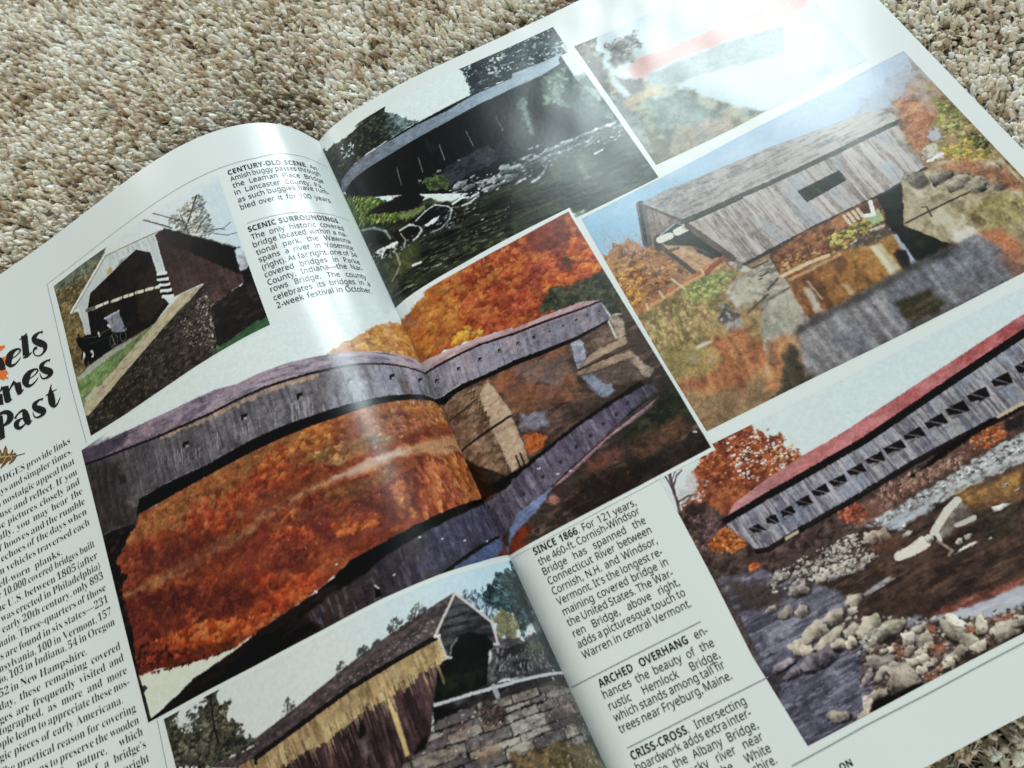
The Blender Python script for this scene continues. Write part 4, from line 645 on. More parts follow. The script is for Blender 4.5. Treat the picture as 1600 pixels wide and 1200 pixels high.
red_bridge.P([(62.8,197.6),(67.1,194.9),(79.4,192.8),(92.6,191.4),(86.6,194.9),(77.4,196.1)],'#b97c80',soft=0.5,g=('#ab6468',(66.7,196.5),(89.8,193.2)),a=0.85)
red_bridge.P([(62.3,198.1),(76.7,197.3),(87.5,196.9),(109.4,195.7),(138,192.2),(166.2,189.1),(224,183.4),(224,200.7),(153.4,206.3),(148.1,206.6),(133,206.5),(117.4,206.8),(98.3,208.3),(79.4,209.3),(68.6,210.1),(65.7,209.1),(61.9,199.2)],'#8c8690',soft=0.3,g=('#8a8888',(84.6,201.2),(146.7,201.5)),t=[('#5c5468',0.75,0.7,14,0.998,-0.057,0.44,0.62),('#b4acbc',0.65,0.6,9,0.998,-0.057,0.55,0.72),('#7884a0',0.5,5,10,0.998,-0.057,0.5,0.75)])
red_bridge.L([(62.26,198.14),(76.74,197.13),(87.58,196.66),(109.53,195.49),(138.13,192.03),(166.4,188.9),(224,183.4)],1.9,'#161012',w2=2.4)
red_bridge.L([(65.53,209.29),(68.52,210.26),(79.35,209.42),(98.09,208.54),(117.2,207.12),(132.76,206.83),(147.85,206.94),(153.23,206.47),(224,200.91)],1.4,'#1c1516',a=0.9,w2=2.0)
red_bridge.P([(109.6,210.6),(121.8,208.6),(133.3,206.7),(144.6,205.8),(142.8,207),(131.6,208.4),(120.4,209.9)],'#151012',soft=0.6,r=0.9,rs=1.5)
red_bridge.P([(149.8,196.6),(155.4,196.6),(154.8,199.9),(149.5,199.9)],'#181316',soft=0.3)
red_bridge.L([(150.96,196.6),(153.76,199.89)],0.4,'#77717a',a=0.7)
red_bridge.P([(149.6,198.7),(149.5,199.9),(153.8,199.9)],'#a29aa0',soft=0.4,r=0.4,rs=1,a=0.75)
red_bridge.P([(141.6,197.3),(147.7,197.4),(147,200.3),(141.2,200.7)],'#181316',soft=0.3)
red_bridge.L([(142.83,197.33),(145.85,200.38)],0.4,'#77717a',a=0.7)
red_bridge.P([(141.4,199.5),(141.2,200.7),(145.8,200.4)],'#a29aa0',soft=0.4,r=0.4,rs=1,a=0.75)
red_bridge.P([(134.2,198),(140.2,197.9),(139.9,201.3),(134.2,201.2)],'#181316',soft=0.3)
red_bridge.L([(135.4,197.94),(138.71,201.29)],0.4,'#77717a',a=0.7)
red_bridge.P([(134.2,200.1),(134.2,201.2),(138.7,201.3)],'#a29aa0',soft=0.4,r=0.4,rs=1,a=0.75)
red_bridge.P([(127,198.7),(132.8,198.4),(132.9,201.6),(126.8,201.6)],'#181316',soft=0.3)
red_bridge.L([(128.15,198.63),(131.67,201.61)],0.4,'#77717a',a=0.7)
red_bridge.P([(126.8,200.5),(126.8,201.6),(131.7,201.6)],'#a29aa0',soft=0.4,r=0.4,rs=1,a=0.75)
red_bridge.P([(119.8,199.3),(125.3,198.9),(125.3,201.9),(119.9,201.7)],'#181316',soft=0.3)
red_bridge.L([(120.92,199.18),(124.2,201.84)],0.4,'#77717a',a=0.7)
red_bridge.P([(119.9,200.8),(119.9,201.7),(124.2,201.8)],'#a29aa0',soft=0.4,r=0.4,rs=1,a=0.75)
red_bridge.P([(112.8,199.9),(118.7,199.7),(118.7,202.4),(113,202.7)],'#181316',soft=0.3)
red_bridge.L([(114.01,199.88),(117.54,202.47)],0.4,'#77717a',a=0.7)
red_bridge.P([(113,201.7),(113,202.7),(117.5,202.5)],'#a29aa0',soft=0.4,r=0.4,rs=1,a=0.75)
red_bridge.P([(106.5,200.4),(111.9,200.2),(111.5,203),(106.8,202.9)],'#181316',soft=0.3)
red_bridge.L([(107.56,200.35),(110.59,202.97)],0.4,'#77717a',a=0.7)
red_bridge.P([(106.7,202),(106.8,202.9),(110.6,203)],'#a29aa0',soft=0.4,r=0.4,rs=1,a=0.75)
red_bridge.P([(100.1,200.9),(105.3,200.6),(105,203.3),(100.5,203.4)],'#181316',soft=0.3)
red_bridge.L([(101.16,200.8),(104.11,203.35)],0.4,'#77717a',a=0.7)
red_bridge.P([(100.4,202.5),(100.5,203.4),(104.1,203.4)],'#a29aa0',soft=0.4,r=0.4,rs=1,a=0.75)
red_bridge.P([(94.1,201.2),(99.1,201.2),(98.7,203.4),(94.2,203.9)],'#181316',soft=0.3)
red_bridge.L([(95.09,201.22),(97.77,203.51)],0.4,'#77717a',a=0.7)
red_bridge.P([(94.1,202.9),(94.2,203.9),(97.8,203.5)],'#a29aa0',soft=0.4,r=0.4,rs=1,a=0.75)
red_bridge.P([(88.1,201.5),(93,201.2),(92.8,203.8),(88.2,204.1)],'#181316',soft=0.3)
red_bridge.L([(89.13,201.42),(91.82,203.86)],0.4,'#77717a',a=0.7)
red_bridge.P([(88.2,203.2),(88.2,204.1),(91.8,203.9)],'#a29aa0',soft=0.4,r=0.4,rs=1,a=0.75)
red_bridge.P([(82.5,202.1),(86.8,201.9),(86.8,204.5),(83,204.6)],'#181316',soft=0.3)
red_bridge.L([(83.38,202.04),(86.03,204.49)],0.4,'#77717a',a=0.7)
red_bridge.P([(82.8,203.7),(83,204.6),(86,204.5)],'#a29aa0',soft=0.4,r=0.4,rs=1,a=0.75)
red_bridge.P([(77.3,202.6),(81,202.4),(81.1,204.7),(76.9,205.2)],'#181316',soft=0.3)
red_bridge.L([(78,202.52),(80.25,204.81)],0.4,'#77717a',a=0.7)
red_bridge.P([(77,204.2),(76.9,205.2),(80.2,204.8)],'#a29aa0',soft=0.4,r=0.4,rs=1,a=0.75)
red_bridge.P([(72.6,202.5),(75.7,202.6),(75.5,205),(71.8,205)],'#181316',soft=0.3)
red_bridge.L([(73.19,202.55),(74.77,205)],0.4,'#77717a',a=0.7)
red_bridge.P([(72.1,204.1),(71.8,205),(74.8,205)],'#a29aa0',soft=0.4,r=0.4,rs=1,a=0.75)
red_bridge.P([(66.9,202.8),(70,202.8),(71,205.3),(67.4,205.5)],'#181316',soft=0.3)
red_bridge.L([(67.48,202.79),(70.31,205.34)],0.4,'#77717a',a=0.7)
red_bridge.P([(67.2,204.5),(67.4,205.5),(70.3,205.3)],'#a29aa0',soft=0.4,r=0.4,rs=1,a=0.75)
red_bridge.P([(157.9,196.1),(163.6,196.1),(162.9,199.7),(157.5,199.4)],'#181316',soft=0.3)
red_bridge.L([(159.05,196.07),(161.81,199.64)],0.4,'#77717a',a=0.7)
red_bridge.P([(157.6,198.3),(157.5,199.4),(161.8,199.6)],'#a29aa0',soft=0.4,r=0.4,rs=1,a=0.75)
red_bridge.P([(165.9,196),(171.4,196),(170.7,199.5),(165.4,199.4)],'#181316',soft=0.3)
red_bridge.L([(167.03,196.01),(169.64,199.52)],0.4,'#77717a',a=0.7)
red_bridge.P([(165.6,198.3),(165.4,199.4),(169.6,199.5)],'#a29aa0',soft=0.4,r=0.4,rs=1,a=0.75)
red_bridge.P([(74.3,209.3),(79,209.2),(78.7,210),(74.2,210.3)],'#b49c84',soft=0.4)
red_bridge.P([(144.5,206),(153.9,205.5),(153.1,206.7),(144.9,206.8)],'#c4a88c',soft=0.4)
red_bridge.P([(110.5,225.6),(114.8,223.4),(119.2,221.6),(121.9,220.9),(122.8,223.4),(122.8,226.9),(122,228),(117,227.4),(112.5,228.1),(110.7,227.7)],'#7b716a',soft=0.4,r=0.5,rs=2,g=('#5c504a',(116.6,222.3),(120.5,227.2)),t=[('#9c9088',0.6,2,1.4,1,0,0.5,0.7)])
red_bridge.L([(110.84,225.83),(113.69,224.3),(117.63,222.31),(121.74,221.13)],2.0,'#d6ccbe',a=0.95)
red_bridge.L([(111.65,225.74),(111.15,228.18)],1.2,'#cfc5b8')
red_bridge.L([(117.34,226.86),(122.65,227.08)],1.3,'#c4bcb4',a=0.9)
red_bridge.L([(98.79,227.19),(102.99,227.31),(107.07,226.89)],2.2,'#dcd2c4',w2=3.4)
red_bridge.K([(109.0,226.6,1.5,1.1,-0.02),(115.3,230.7,1.2,0.8,-0.02),(118.1,230.6,1.5,0.7,-0.02),(117.5,232.8,1.8,0.6,-0.02),(115.0,232.8,2.2,0.5,-0.02),(130.1,227.7,2.6,0.8,-0.02),(104.4,223.1,2.0,0.7,-0.02),(134.6,223.5,0.9,0.3,-0.02),(136.9,225.7,1.0,0.3,-0.02),(135.4,223.1,1.3,0.3,-0.02),(122.9,233.5,0.7,0.3,-0.02),(105.1,220.8,0.6,0.6,-0.02)],'#d8cec2','#2e2622')
red_bridge.L([(110.47,228.08),(112.24,231.85),(110.74,232.55)],0.8,'#a08878',a=0.8)
red_bridge.K([(97.6,220.5,3.3,2.1,0.15),(95.1,219.8,1.8,1.7,-0.02)],'#b9a490','#3a2c28')
red_bridge.P([(93.4,220.7),(100.3,221.1),(104.8,224.8),(99.2,225.5),(93.4,223.6)],'#6a4238',soft=2.5,r=1,rs=3,a=0.7)
red_bridge.K([(90.6,217.3,1.8,0.9,-0.02),(85.1,218.6,2.1,1.7,-0.02),(87.3,219.2,1.4,0.8,-0.02),(82.5,220.2,2.7,1.1,-0.02),(88.1,220.3,0.8,0.4,-0.02),(89.6,222.5,0.9,0.4,-0.02),(92.1,224.1,1.6,1.1,-0.01),(89.9,224.3,2.3,1.2,-0.01),(87.4,225.0,2.3,1.2,-0.01),(84.6,223.2,3.6,1.5,-0.02),(81.2,223.0,4.1,1.6,-0.02),(78.3,222.0,2.7,1.4,-0.02),(75.8,220.4,2.3,1.1,-0.02),(72.9,219.4,2.7,1.1,-0.02),(70.6,219.1,2.7,1.1,-0.02),(79.3,219.7,1.4,0.7,-0.02),(76.0,218.5,1.4,0.6,-0.02),(87.0,216.6,1.1,0.4,-0.02),(81.8,217.5,1.1,0.4,-0.02),(90.4,219.2,0.9,0.3,-0.02),(92.9,219.9,0.9,0.3,-0.02)],'#bcaea0','#33292a')
red_bridge.D([(64.9,216.1),(80.1,216.1),(92.9,217),(93.4,220.7),(88.6,223.2),(72.4,220.2)],110,(0.15,0.4),['#c8bcb0','#8c7c74','#4c3e3a','#a89a90','#2e2626'],asp=1.6,ax=(1.0,-0.017))
red_bridge.P([(52.5,211.5),(64.3,213.8),(67.2,217.2),(74.8,224.2),(79.4,228.7),(80.9,234.6),(69.3,232.7),(79.2,242.8),(79.6,246.5),(71.3,248.7),(74.6,253.7),(66,256.4),(50.8,257.1),(51,238.4)],'#5f5a6e',soft=1,r=1,rs=4,g=('#56546a',(73.9,225.6),(52.5,251.1)),t=[('#3c3848',0.7,7,1.2,1.0,-0.017,0.42,0.62),('#8a8698',0.6,6,0.7,1.0,-0.017,0.56,0.74)])
red_bridge.P([(51.4,209),(59.1,215.7),(65.6,219.8),(68.1,223.8),(59.7,224.4),(54.3,221),(52.3,215.2)],'#40342f',soft=2,r=2,rs=3,a=0.8)
red_bridge.P([(57,228.7),(63.7,228.2),(70,228.5),(77.8,228.9),(72.2,230.4),(66.8,231.1),(55.3,231.5)],'#8f8aa0',soft=2,r=1.5,rs=2,t=[('#5c566a',0.7,5,0.8,1.0,-0.017,0.45,0.65)],a=0.75)
red_bridge.P([(80.9,234.6),(87.6,235),(99.7,238.9),(103.7,243.6),(96.5,243.4),(88.7,240.5),(81.5,236.7)],'#3a2a24',soft=2,r=1.5,rs=4,a=0.8)
red_bridge.P([(96.5,243.4),(103.9,243.3),(115.1,244.6),(124.2,245.3),(128.7,245.6),(127.2,247.6),(117.9,247.3),(106.8,246),(97.6,245.2)],'#7c4238',soft=1.5,r=1.2,rs=3,t=[('#a86450',0.6,5,1,1.0,-0.017,0.5,0.7),('#4c2c28',0.6,5,1,1.0,-0.017,0.5,0.7)])
red_bridge.P([(90.9,242.9),(98.1,244.6),(107,245.7),(118.4,246.6),(123.2,246.6),(129.4,247.8),(124.9,253.8),(118.9,252.3),(110.9,250.2),(104.6,249),(95,245.4)],'#a4a5b6',soft=0.8,r=0.8,rs=3,t=[('#c8c8d2',0.6,6,1,1.0,-0.017,0.45,0.7),('#8a86a0',0.6,5,0.8,1.0,-0.017,0.5,0.7)])
red_bridge.P([(86.2,242.5),(90.9,241.6),(95,242.7),(93.8,244.3),(89.7,244.6)],'#8c84a0',soft=1.2,r=0.8,rs=2,a=0.9)
red_bridge.P([(79.6,243),(87.2,242.6),(93.7,243.8),(107.1,248.9),(119.2,251.9),(123.1,253),(119.2,258.1),(105.3,257.7),(86.3,257.4),(74.6,257.1),(65.6,257.1),(77.3,249.8),(72.2,247.4)],'#57433c',soft=1,r=1,rs=3,t=[('#2c2222',0.8,2.4,1.6,1,0,0.42,0.6),('#9a7c6c',0.6,1.6,1.1,1,0,0.55,0.72)])
red_bridge.D([(60.9,234.2),(74.7,232),(85.2,238.4),(96.2,243.7),(107.3,248.5),(120.4,250.3),(115.9,256.2),(101.7,256),(87.2,256.1),(80,259.6),(68.8,258.6),(69.9,250.7),(81.9,246.7),(63.9,240.9)],420,(0.18,0.55),['#a8a09a','#8c8480','#c4bab0','#6c625e','#4a4240','#b4aaa2','#2c2626'],asp=1.5,ax=(1.0,-0.017),a=0.8)
red_bridge.K([(60.6,224.4,1.8,1.0,-0.02),(63.6,226.8,2.7,1.4,-0.01),(67.6,228.3,2.2,1.4,-0.01),(70.1,223.0,3.2,2.0,0.11),(66.5,218.3,4.1,1.2,-0.02),(77.6,223.1,2.7,1.1,-0.02),(80.9,224.2,2.3,1.1,-0.01)],'#b5a59c','#3c3234')
red_bridge.L([(84.79,231.79),(89.01,231.48),(93.24,231.16)],0.9,'#9c94a4',a=0.8,w2=1.6)
red_bridge.K([(81.8,231.8,2.8,1.5,-0.13),(92.6,231.3,1.8,0.7,-0.01),(79.3,234.0,2.2,1.0,-0.01),(77.5,235.2,1.3,0.5,-0.01)],'#c8b8a8','#332926')
red_bridge.K([(73.9,233.2,4.4,1.6,-0.04),(68.2,234.3,3.8,2.2,-0.13),(62.0,235.6,2.4,2.1,-0.01),(63.2,237.5,2.2,1.5,-0.01),(70.0,237.6,4.4,1.8,-0.13),(71.6,239.6,2.2,1.4,-0.01),(76.8,238.1,2.3,1.6,-0.01),(78.7,239.9,1.7,1.5,-0.01),(82.1,239.3,3.6,2.5,-0.31),(84.8,241.9,5.3,2.0,-0.07),(74.8,240.7,2.0,1.4,-0.01)],'#c4b29e','#2c2426')
red_bridge.P([(51.4,237.7),(54.5,237.4),(59.8,238.1),(56.2,240),(54.2,242.5),(50.9,243.1)],'#3a323c',soft=1,r=1,rs=2)
red_bridge.K([(55.6,237.9,3.9,1.1,-0.01),(64.6,240.6,6.1,2.0,-0.07),(56.8,240.7,2.6,1.1,-0.01)],'#8d7c8c','#15121a')
red_bridge.K([(88.7,246.0,1.8,2.0,0.48),(92.1,247.3,2.5,2.9,0.48),(92.4,245.0,1.7,1.1,-0.01),(86.9,248.6,2.2,1.1,-0.01),(82.6,246.4,1.9,1.0,-0.01),(81.0,245.9,1.3,0.7,-0.01),(92.3,249.8,1.7,1.1,-0.01),(89.2,250.1,2.2,1.0,-0.01),(88.6,251.6,2.6,1.1,-0.01),(90.3,253.3,2.1,1.0,-0.01),(85.9,251.2,1.7,1.1,-0.01),(101.4,248.0,3.4,2.0,0.82),(100.8,250.8,4.7,2.5,1.11),(103.4,255.1,2.0,1.5,-0.01),(106.9,251.0,1.7,2.5,1.07),(103.8,250.0,1.7,1.1,-0.01),(112.1,254.4,4.9,2.1,0.02),(115.8,253.9,2.5,1.5,-0.02),(97.2,254.4,3.1,1.6,-0.15),(94.2,255.1,2.1,1.1,-0.01),(86.9,253.9,2.1,1.0,-0.01)],'#cabba8','#2a2220')
red_bridge.K([(77.6,247.3,2.6,2.0,0.30),(80.3,248.2,2.2,1.5,-0.01),(78.2,249.8,1.7,1.1,-0.01),(75.9,250.4,1.5,1.3,-0.01),(73.5,249.7,3.0,1.0,-0.38),(81.5,250.0,1.7,1.1,-0.01)],'#a69690','#2c2428')
red_bridge.K([(123.9,252.0,3.8,1.9,-0.02),(131.3,251.5,4.2,2.2,-0.02),(122.9,256.4,2.9,1.7,-0.02),(137.4,252.6,3.3,1.6,-0.02),(133.7,254.9,3.7,1.9,-0.02)],'#c4b29e','#2c2426')
red_bridge.K([(81.5,253.5,4.4,3.2,0.30),(71.0,255.4,3.8,1.9,-0.57),(67.7,256.8,2.5,1.0,-0.00),(61.7,254.4,3.3,1.4,0.30),(63.3,257.7,2.1,0.6,-0.00),(74.1,254.3,2.5,1.1,-0.00)],'#b9a595','#18141a')
red_bridge.P([(71.6,255.2),(77,255.7),(83.4,256.1),(72.8,256.2),(70.7,256.5)],'#15110f',soft=1,r=0.8)
red_bridge.D([(92.4,249),(95.8,249.7),(95.5,252.7),(91.7,253.9),(91.2,250.7)],34,(0.15,0.42),['#96543a','#7c4432','#a8684c','#64362a','#8c5a48'],a=0.8)
red_bridge.D([(86.5,254.5),(90.1,254.9),(93.5,254.8),(89.4,257.1),(86,256.5)],34,(0.15,0.42),['#96543a','#7c4432','#a8684c','#64362a','#8c5a48'],a=0.8)
red_bridge.D([(111.4,250.9),(116.2,252.1),(116.2,253.4),(111.1,251.9)],34,(0.15,0.42),['#96543a','#7c4432','#a8684c','#64362a','#8c5a48'],a=0.8)
red_bridge.D([(94.4,245.5),(96.5,246.1),(95.6,247.9),(94.4,246.9)],34,(0.15,0.42),['#96543a','#7c4432','#a8684c','#64362a','#8c5a48'],a=0.8)
red_bridge.D([(103.4,249.3),(105.3,250.7),(105,252.3),(102.7,250.8)],34,(0.15,0.42),['#96543a','#7c4432','#a8684c','#64362a','#8c5a48'],a=0.8)
red_bridge.D([(84.1,245.6),(86.7,246.8),(85.4,249.2),(83,248.6)],34,(0.15,0.42),['#96543a','#7c4432','#a8684c','#64362a','#8c5a48'],a=0.8)
red_bridge.D([(76.7,240.7),(83.5,240.8),(86.5,240.8),(77.8,243.5)],30,(0.3,0.8),['#b4aaa0','#8c827a','#d0c6ba'],asp=1.4,ax=(1.0,-0.017),a=0.9)
red_bridge.D([(81.2,244.2),(107.9,251),(105.5,257.4),(86.8,256.8),(81.8,250.2)],90,(0.15,0.4),['#d0c0ac','#8c7464','#3c2c28','#b4a08c','#a05030'],a=0.8)
red_bridge.D([(64.9,216.1),(80.1,216.1),(92.9,217),(94.2,221.1),(94.5,225.1),(84.2,225.4),(75.8,222.7),(61.9,220.8)],260,(0.15,0.45),['#b4aca6','#8c8480','#5c5450','#a09894','#d0c8c0','#3a3230'],asp=1.6,ax=(1.0,-0.017),a=0.85)
red_bridge.D([(51.3,239.4),(58,242.5),(74.9,243.4),(75,253),(66.4,255.8),(51.8,256.6)],200,(0.1,0.22),['#7c7a90','#9894a8','#4c4a5c','#6a6880'],asp=6,ax=(1.0,-0.017),a=0.5,lit=0)
red_bridge.build(INK, RIGHT, 'photo of a red roofed lattice bridge over a stony river, at the bottom outer corner', sat=.78, neu=.15)

fall_right = Photo([(0.1,83),(30,83),(70.8,82.1)],[(70.8,82.1),(70.4,116.4),(70.4,150.8),(70.5,178.7)],[(0.7,179.2),(10.3,179.4),(23.5,179.4),(45,179.2),(70.5,178.7)],[(0.1,83),(0.1,179.2)],'#dde4e4',0.18,21)
fall_right.clip([(0.1,82.3),(1.8,84.2),(9.3,84.5),(22.4,84.9),(47.4,84.7),(69.7,83.3),(69.7,116.8),(69.9,150),(69.7,177.5),(45.6,178.1),(24.1,178.2),(10.9,178.2),(1.4,178.1),(0.1,178.1),(0.1,169.5),(0.1,122.4)])
fall_right.P([(0.1,89.6),(2.4,88.5),(8.1,87.1),(11.1,86.7),(15.8,85.2),(19.3,81.8),(49.2,80.9),(71.1,80.8),(69.7,110),(69.5,125.9),(63.6,119.5),(32.8,115.3),(33.8,113.3),(14.5,108.9),(0.1,107.1)],'#a85a2a',soft=0.5,r=0.9,rs=2,g=('#a34a28',(2.9,97.2),(63.6,89.1)),t=[('#7c3420',0.75,4,2.6,1,0,0.45,0.65),('#d88a34',0.7,3,2,1,0,0.52,0.7)])
fall_right.P([(0.1,89.6),(8.1,87.1),(17.3,86.2),(25.2,85.6),(25.7,91.5),(18.3,100.6),(12.7,105.8),(0.1,106.6)],'#b8762c',soft=1.2,r=1.5,rs=2.5,t=[('#b06020',0.7,2.4,1.6,1,0,0.42,0.62),('#dca04c',0.6,1.8,1.2,1,0,0.55,0.72)],a=0.9)
fall_right.D([(0.3,89.8),(11.1,86.7),(18.8,82.9),(29.4,83.3),(30.5,94.5),(19.6,104.7),(0.9,106.6)],247,(0.45,1.66),['#b87430','#b86a24','#ac7436','#a0501c','#ae6626','#a87436'],a=0.6)
fall_right.D([(19,82.4),(49,81.5),(70.6,81.3),(69.4,108.5),(60.3,107.6),(34.5,111.7),(20.8,108.8),(20.8,95.3)],352,(0.45,1.75),['#b4582c','#983c20','#c86c34','#8c3420','#a84c2c','#d07838','#6c2c1c'],a=0.6)
fall_right.P([(46.8,86),(52.7,86.6),(66.8,82.8),(67.4,87.6),(65.6,96),(55.5,93.2),(48.1,91)],'#6e3628',soft=1.5,r=1.6,rs=3,t=[('#8c4630',0.7,3,2,1,0,0.45,0.7)],a=0.8)
fall_right.D([(66.6,92.9),(69,99.9),(69.5,109.3),(64.8,108.1),(58.8,108.2),(52.6,107.5),(48.9,106.7),(49.5,103),(59.5,101)],141,(0.45,1.4),['#dc7028','#c85a20','#e88838','#b44c1c','#a03c18'],a=0.75)
fall_right.D([(40.5,99.2),(51.8,94.6),(59.6,94.7),(60.1,102),(49,104.1),(44,110.6),(34.5,111.7),(33.3,114.3),(32.8,102.7)],152,(0.45,1.57),['#a84a30','#c0602c','#90382a','#d07034','#783026'],a=0.6)
fall_right.D([(14,105.9),(21.2,105.1),(25.1,108.7),(22.7,111.2),(15.2,108.6)],35,(0.45,1.22),['#d89834','#e0ac44','#b87c24'])
fall_right.P([(58.4,98.3),(61.8,98.8),(62.1,102.4),(59.8,103.9),(57.5,101.3)],'#4c3026',soft=1,r=1.2,rs=1.5,a=0.7)
fall_right.P([(43.6,112.1),(51.3,106.7),(54.3,107.7),(55.8,110.6),(59.2,109.8),(61.7,109.4),(68.8,109.5),(69.6,111.4),(69.4,127.2),(64.2,125),(63.3,120),(58.1,116.5),(43.5,114)],'#3f4230',soft=0.8,r=1.0,rs=2,t=[('#262a1e',0.8,2.2,1.6,1,0,0.42,0.64),('#5c5c3c',0.7,1.8,1.2,1,0,0.55,0.72)])
fall_right.D([(45.8,113),(51.9,107.8),(68.5,110.1),(68.8,122.9),(63.9,119)],82,(0.38,1.05),['#4c4e36','#363a28','#5e5a3c','#2a2c20'],a=0.6)
fall_right.L([(30.03,89.39),(29.81,90.94)],0.22,'#e0a878',a=0.5)
fall_right.L([(43.44,84.19),(42.9,86.37)],0.22,'#e0a878',a=0.5)
fall_right.L([(43.82,85.2),(43.26,87.44)],0.22,'#e0a878',a=0.5)
fall_right.L([(36.33,84.82),(35.92,86.77)],0.22,'#e0a878',a=0.5)
fall_right.L([(36.11,90.48),(35.42,92.99)],0.22,'#e0a878',a=0.5)
fall_right.L([(22.43,87.44),(22.23,88.99)],0.22,'#e0a878',a=0.5)
fall_right.L([(27.77,96.79),(27.22,99.04)],0.22,'#e0a878',a=0.5)
fall_right.L([(38.47,89.52),(37.77,92.05)],0.22,'#e0a878',a=0.5)
fall_right.L([(20.58,88.16),(19.98,90.57)],0.22,'#e0a878',a=0.5)
fall_right.L([(36.87,90.03),(36.69,91.46)],0.22,'#e0a878',a=0.5)
fall_right.L([(25.61,87.13),(25.3,88.9)],0.22,'#e0a878',a=0.5)
fall_right.L([(40.61,86.92),(39.77,89.75)],0.22,'#e0a878',a=0.5)
fall_right.L([(43.49,84.86),(43.06,86.82)],0.22,'#e0a878',a=0.5)
fall_right.L([(33,84.61),(32.54,86.67)],0.22,'#e0a878',a=0.5)
fall_right.L([(43.85,85.65),(43.24,88)],0.22,'#e0a878',a=0.5)
fall_right.L([(19.32,92.02),(18.56,94.77)],0.22,'#e0a878',a=0.5)
fall_right.L([(25.11,84.34),(24.96,85.8)],0.22,'#e0a878',a=0.5)
fall_right.L([(34.35,84.52),(34.17,85.98)],0.22,'#e0a878',a=0.5)
fall_right.L([(27.53,96.78),(27.1,98.76)],0.22,'#e0a878',a=0.5)
fall_right.L([(26.57,92.95),(26.39,94.42)],0.22,'#e0a878',a=0.5)
fall_right.L([(34.48,86.66),(33.89,88.98)],0.22,'#e0a878',a=0.5)
fall_right.L([(45.67,84.79),(45.1,87.04)],0.22,'#e0a878',a=0.5)
fall_right.L([(35.37,86.36),(35.04,88.13)],0.22,'#e0a878',a=0.5)
fall_right.L([(40.51,97.71),(40.3,99.17)],0.22,'#e0a878',a=0.5)
fall_right.L([(32.96,97.16),(32.67,98.83)],0.22,'#e0a878',a=0.5)
fall_right.L([(36.18,84.87),(35.77,86.82)],0.22,'#e0a878',a=0.5)
fall_right.P([(59.9,126.6),(63.2,125.8),(69.7,126.7),(69.6,154.6),(70,177.5),(45.2,177.8),(1.4,178.1),(0.1,180.8),(0.3,178.6),(0.1,172),(0.1,157.3),(1.6,125.1),(10.7,122),(11.5,121.8),(28.7,123.8)],'#54413a',soft=0.6,r=0.5,rs=3,g=('#2e2822',(38.9,138.3),(55.3,170.3)),t=[('#3a2c28',0.7,6,2,1.0,-0.017,0.45,0.7),('#7c6050',0.6,5,1.5,1.0,-0.017,0.55,0.75)])
fall_right.P([(16.5,125.5),(28.2,124.8),(28,125.3),(39,126.6),(48.3,126.7),(45.2,129.4),(44,135),(43.4,140.8),(27.7,131.9),(34.5,135.8),(41.9,143.6),(46.3,146),(20.7,140.1),(21.9,137.8),(19.8,127.4)],'#8a5a3c',soft=1.5,r=1.5,rs=3,t=[('#5c443c',0.7,4,2,1.0,-0.017,0.45,0.68),('#b0703c',0.6,2.4,1.5,1,0,0.55,0.72)],a=0.9)
fall_right.P([(28.4,126.8),(45.2,129.4),(44.4,136.5),(38.9,138.3),(29.9,133.2)],'#66585a',soft=2,r=1.5,rs=3,t=[('#8a6c58',0.6,4,1.5,1.0,-0.017,0.5,0.7)],a=0.8)
fall_right.P([(47.6,126.9),(61.9,127.1),(64.3,133.4),(59,136.9),(47.3,133.1)],'#5a463e',soft=1.5,r=1,rs=2,t=[('#8c745c',0.6,3,1,1.0,-0.017,0.5,0.7)],a=0.8)
fall_right.P([(23.5,141.7),(27.1,142.5),(30.9,145.2),(29.7,148.7),(24.1,147.4),(21.2,145.1)],'#8684a0',soft=1.8,r=1.2,rs=2,t=[('#6a5c5c',0.6,4,1,1.0,-0.017,0.5,0.75)],a=0.85)
fall_right.P([(46.9,142.7),(52.9,144.1),(52.9,148.3),(49.2,149),(47.6,146.7)],'#8b93b0',soft=1,r=0.8,rs=2,t=[('#64607a',0.6,2,1,1.0,-0.017,0.45,0.7)])
fall_right.P([(24,133.5),(30.9,133.7),(44,141.7),(36.6,143),(30.9,142.9),(24.2,140.3),(21.7,138.3)],'#7a543c',soft=2,r=1.5,rs=3,t=[('#5a4238',0.7,4,1.5,1.0,-0.017,0.45,0.7)],a=0.7)
fall_right.P([(55.9,151.1),(64.6,155.6),(69.5,155.8),(70.3,167.8),(57,167.3),(47.8,164.2)],'#2c2f20',soft=2,r=1,rs=3,t=[('#1c1e16',0.7,4,2,1.0,-0.017,0.45,0.7),('#4a4a34',0.6,3,1.4,1.0,-0.017,0.55,0.72)])
fall_right.P([(56.1,164),(66.5,164.8),(67,170.7),(54.5,171.6),(48.3,171.2),(49.8,166.4)],'#5e3e2e',soft=2.5,r=2,rs=3,t=[('#3a2a22',0.7,4,2,1,0,0.45,0.7),('#7c5844',0.6,2,1.4,1,0,0.55,0.75)],a=0.8)
fall_right.P([(35.6,164.5),(44.3,164.6),(46.3,166.8),(40.6,169.4),(33.3,168.8)],'#74443a',soft=2,r=1.6,rs=2.5,a=0.7)
fall_right.P([(34.9,168),(49.1,171.6),(69.6,173.7),(70,177.5),(45.9,177.6),(24.4,177.7),(21.6,172.5)],'#241c18',soft=2,r=1.5,rs=3,a=0.75)
fall_right.P([(3.7,173.9),(8.4,172),(11.1,174.5),(5.5,177.5),(1.4,178.1),(0.1,177.1),(2.3,175.3)],'#7c3018',soft=1.6,r=1,rs=2,t=[('#5c1c10',0.7,2,1.5,1,0,0.45,0.7)])
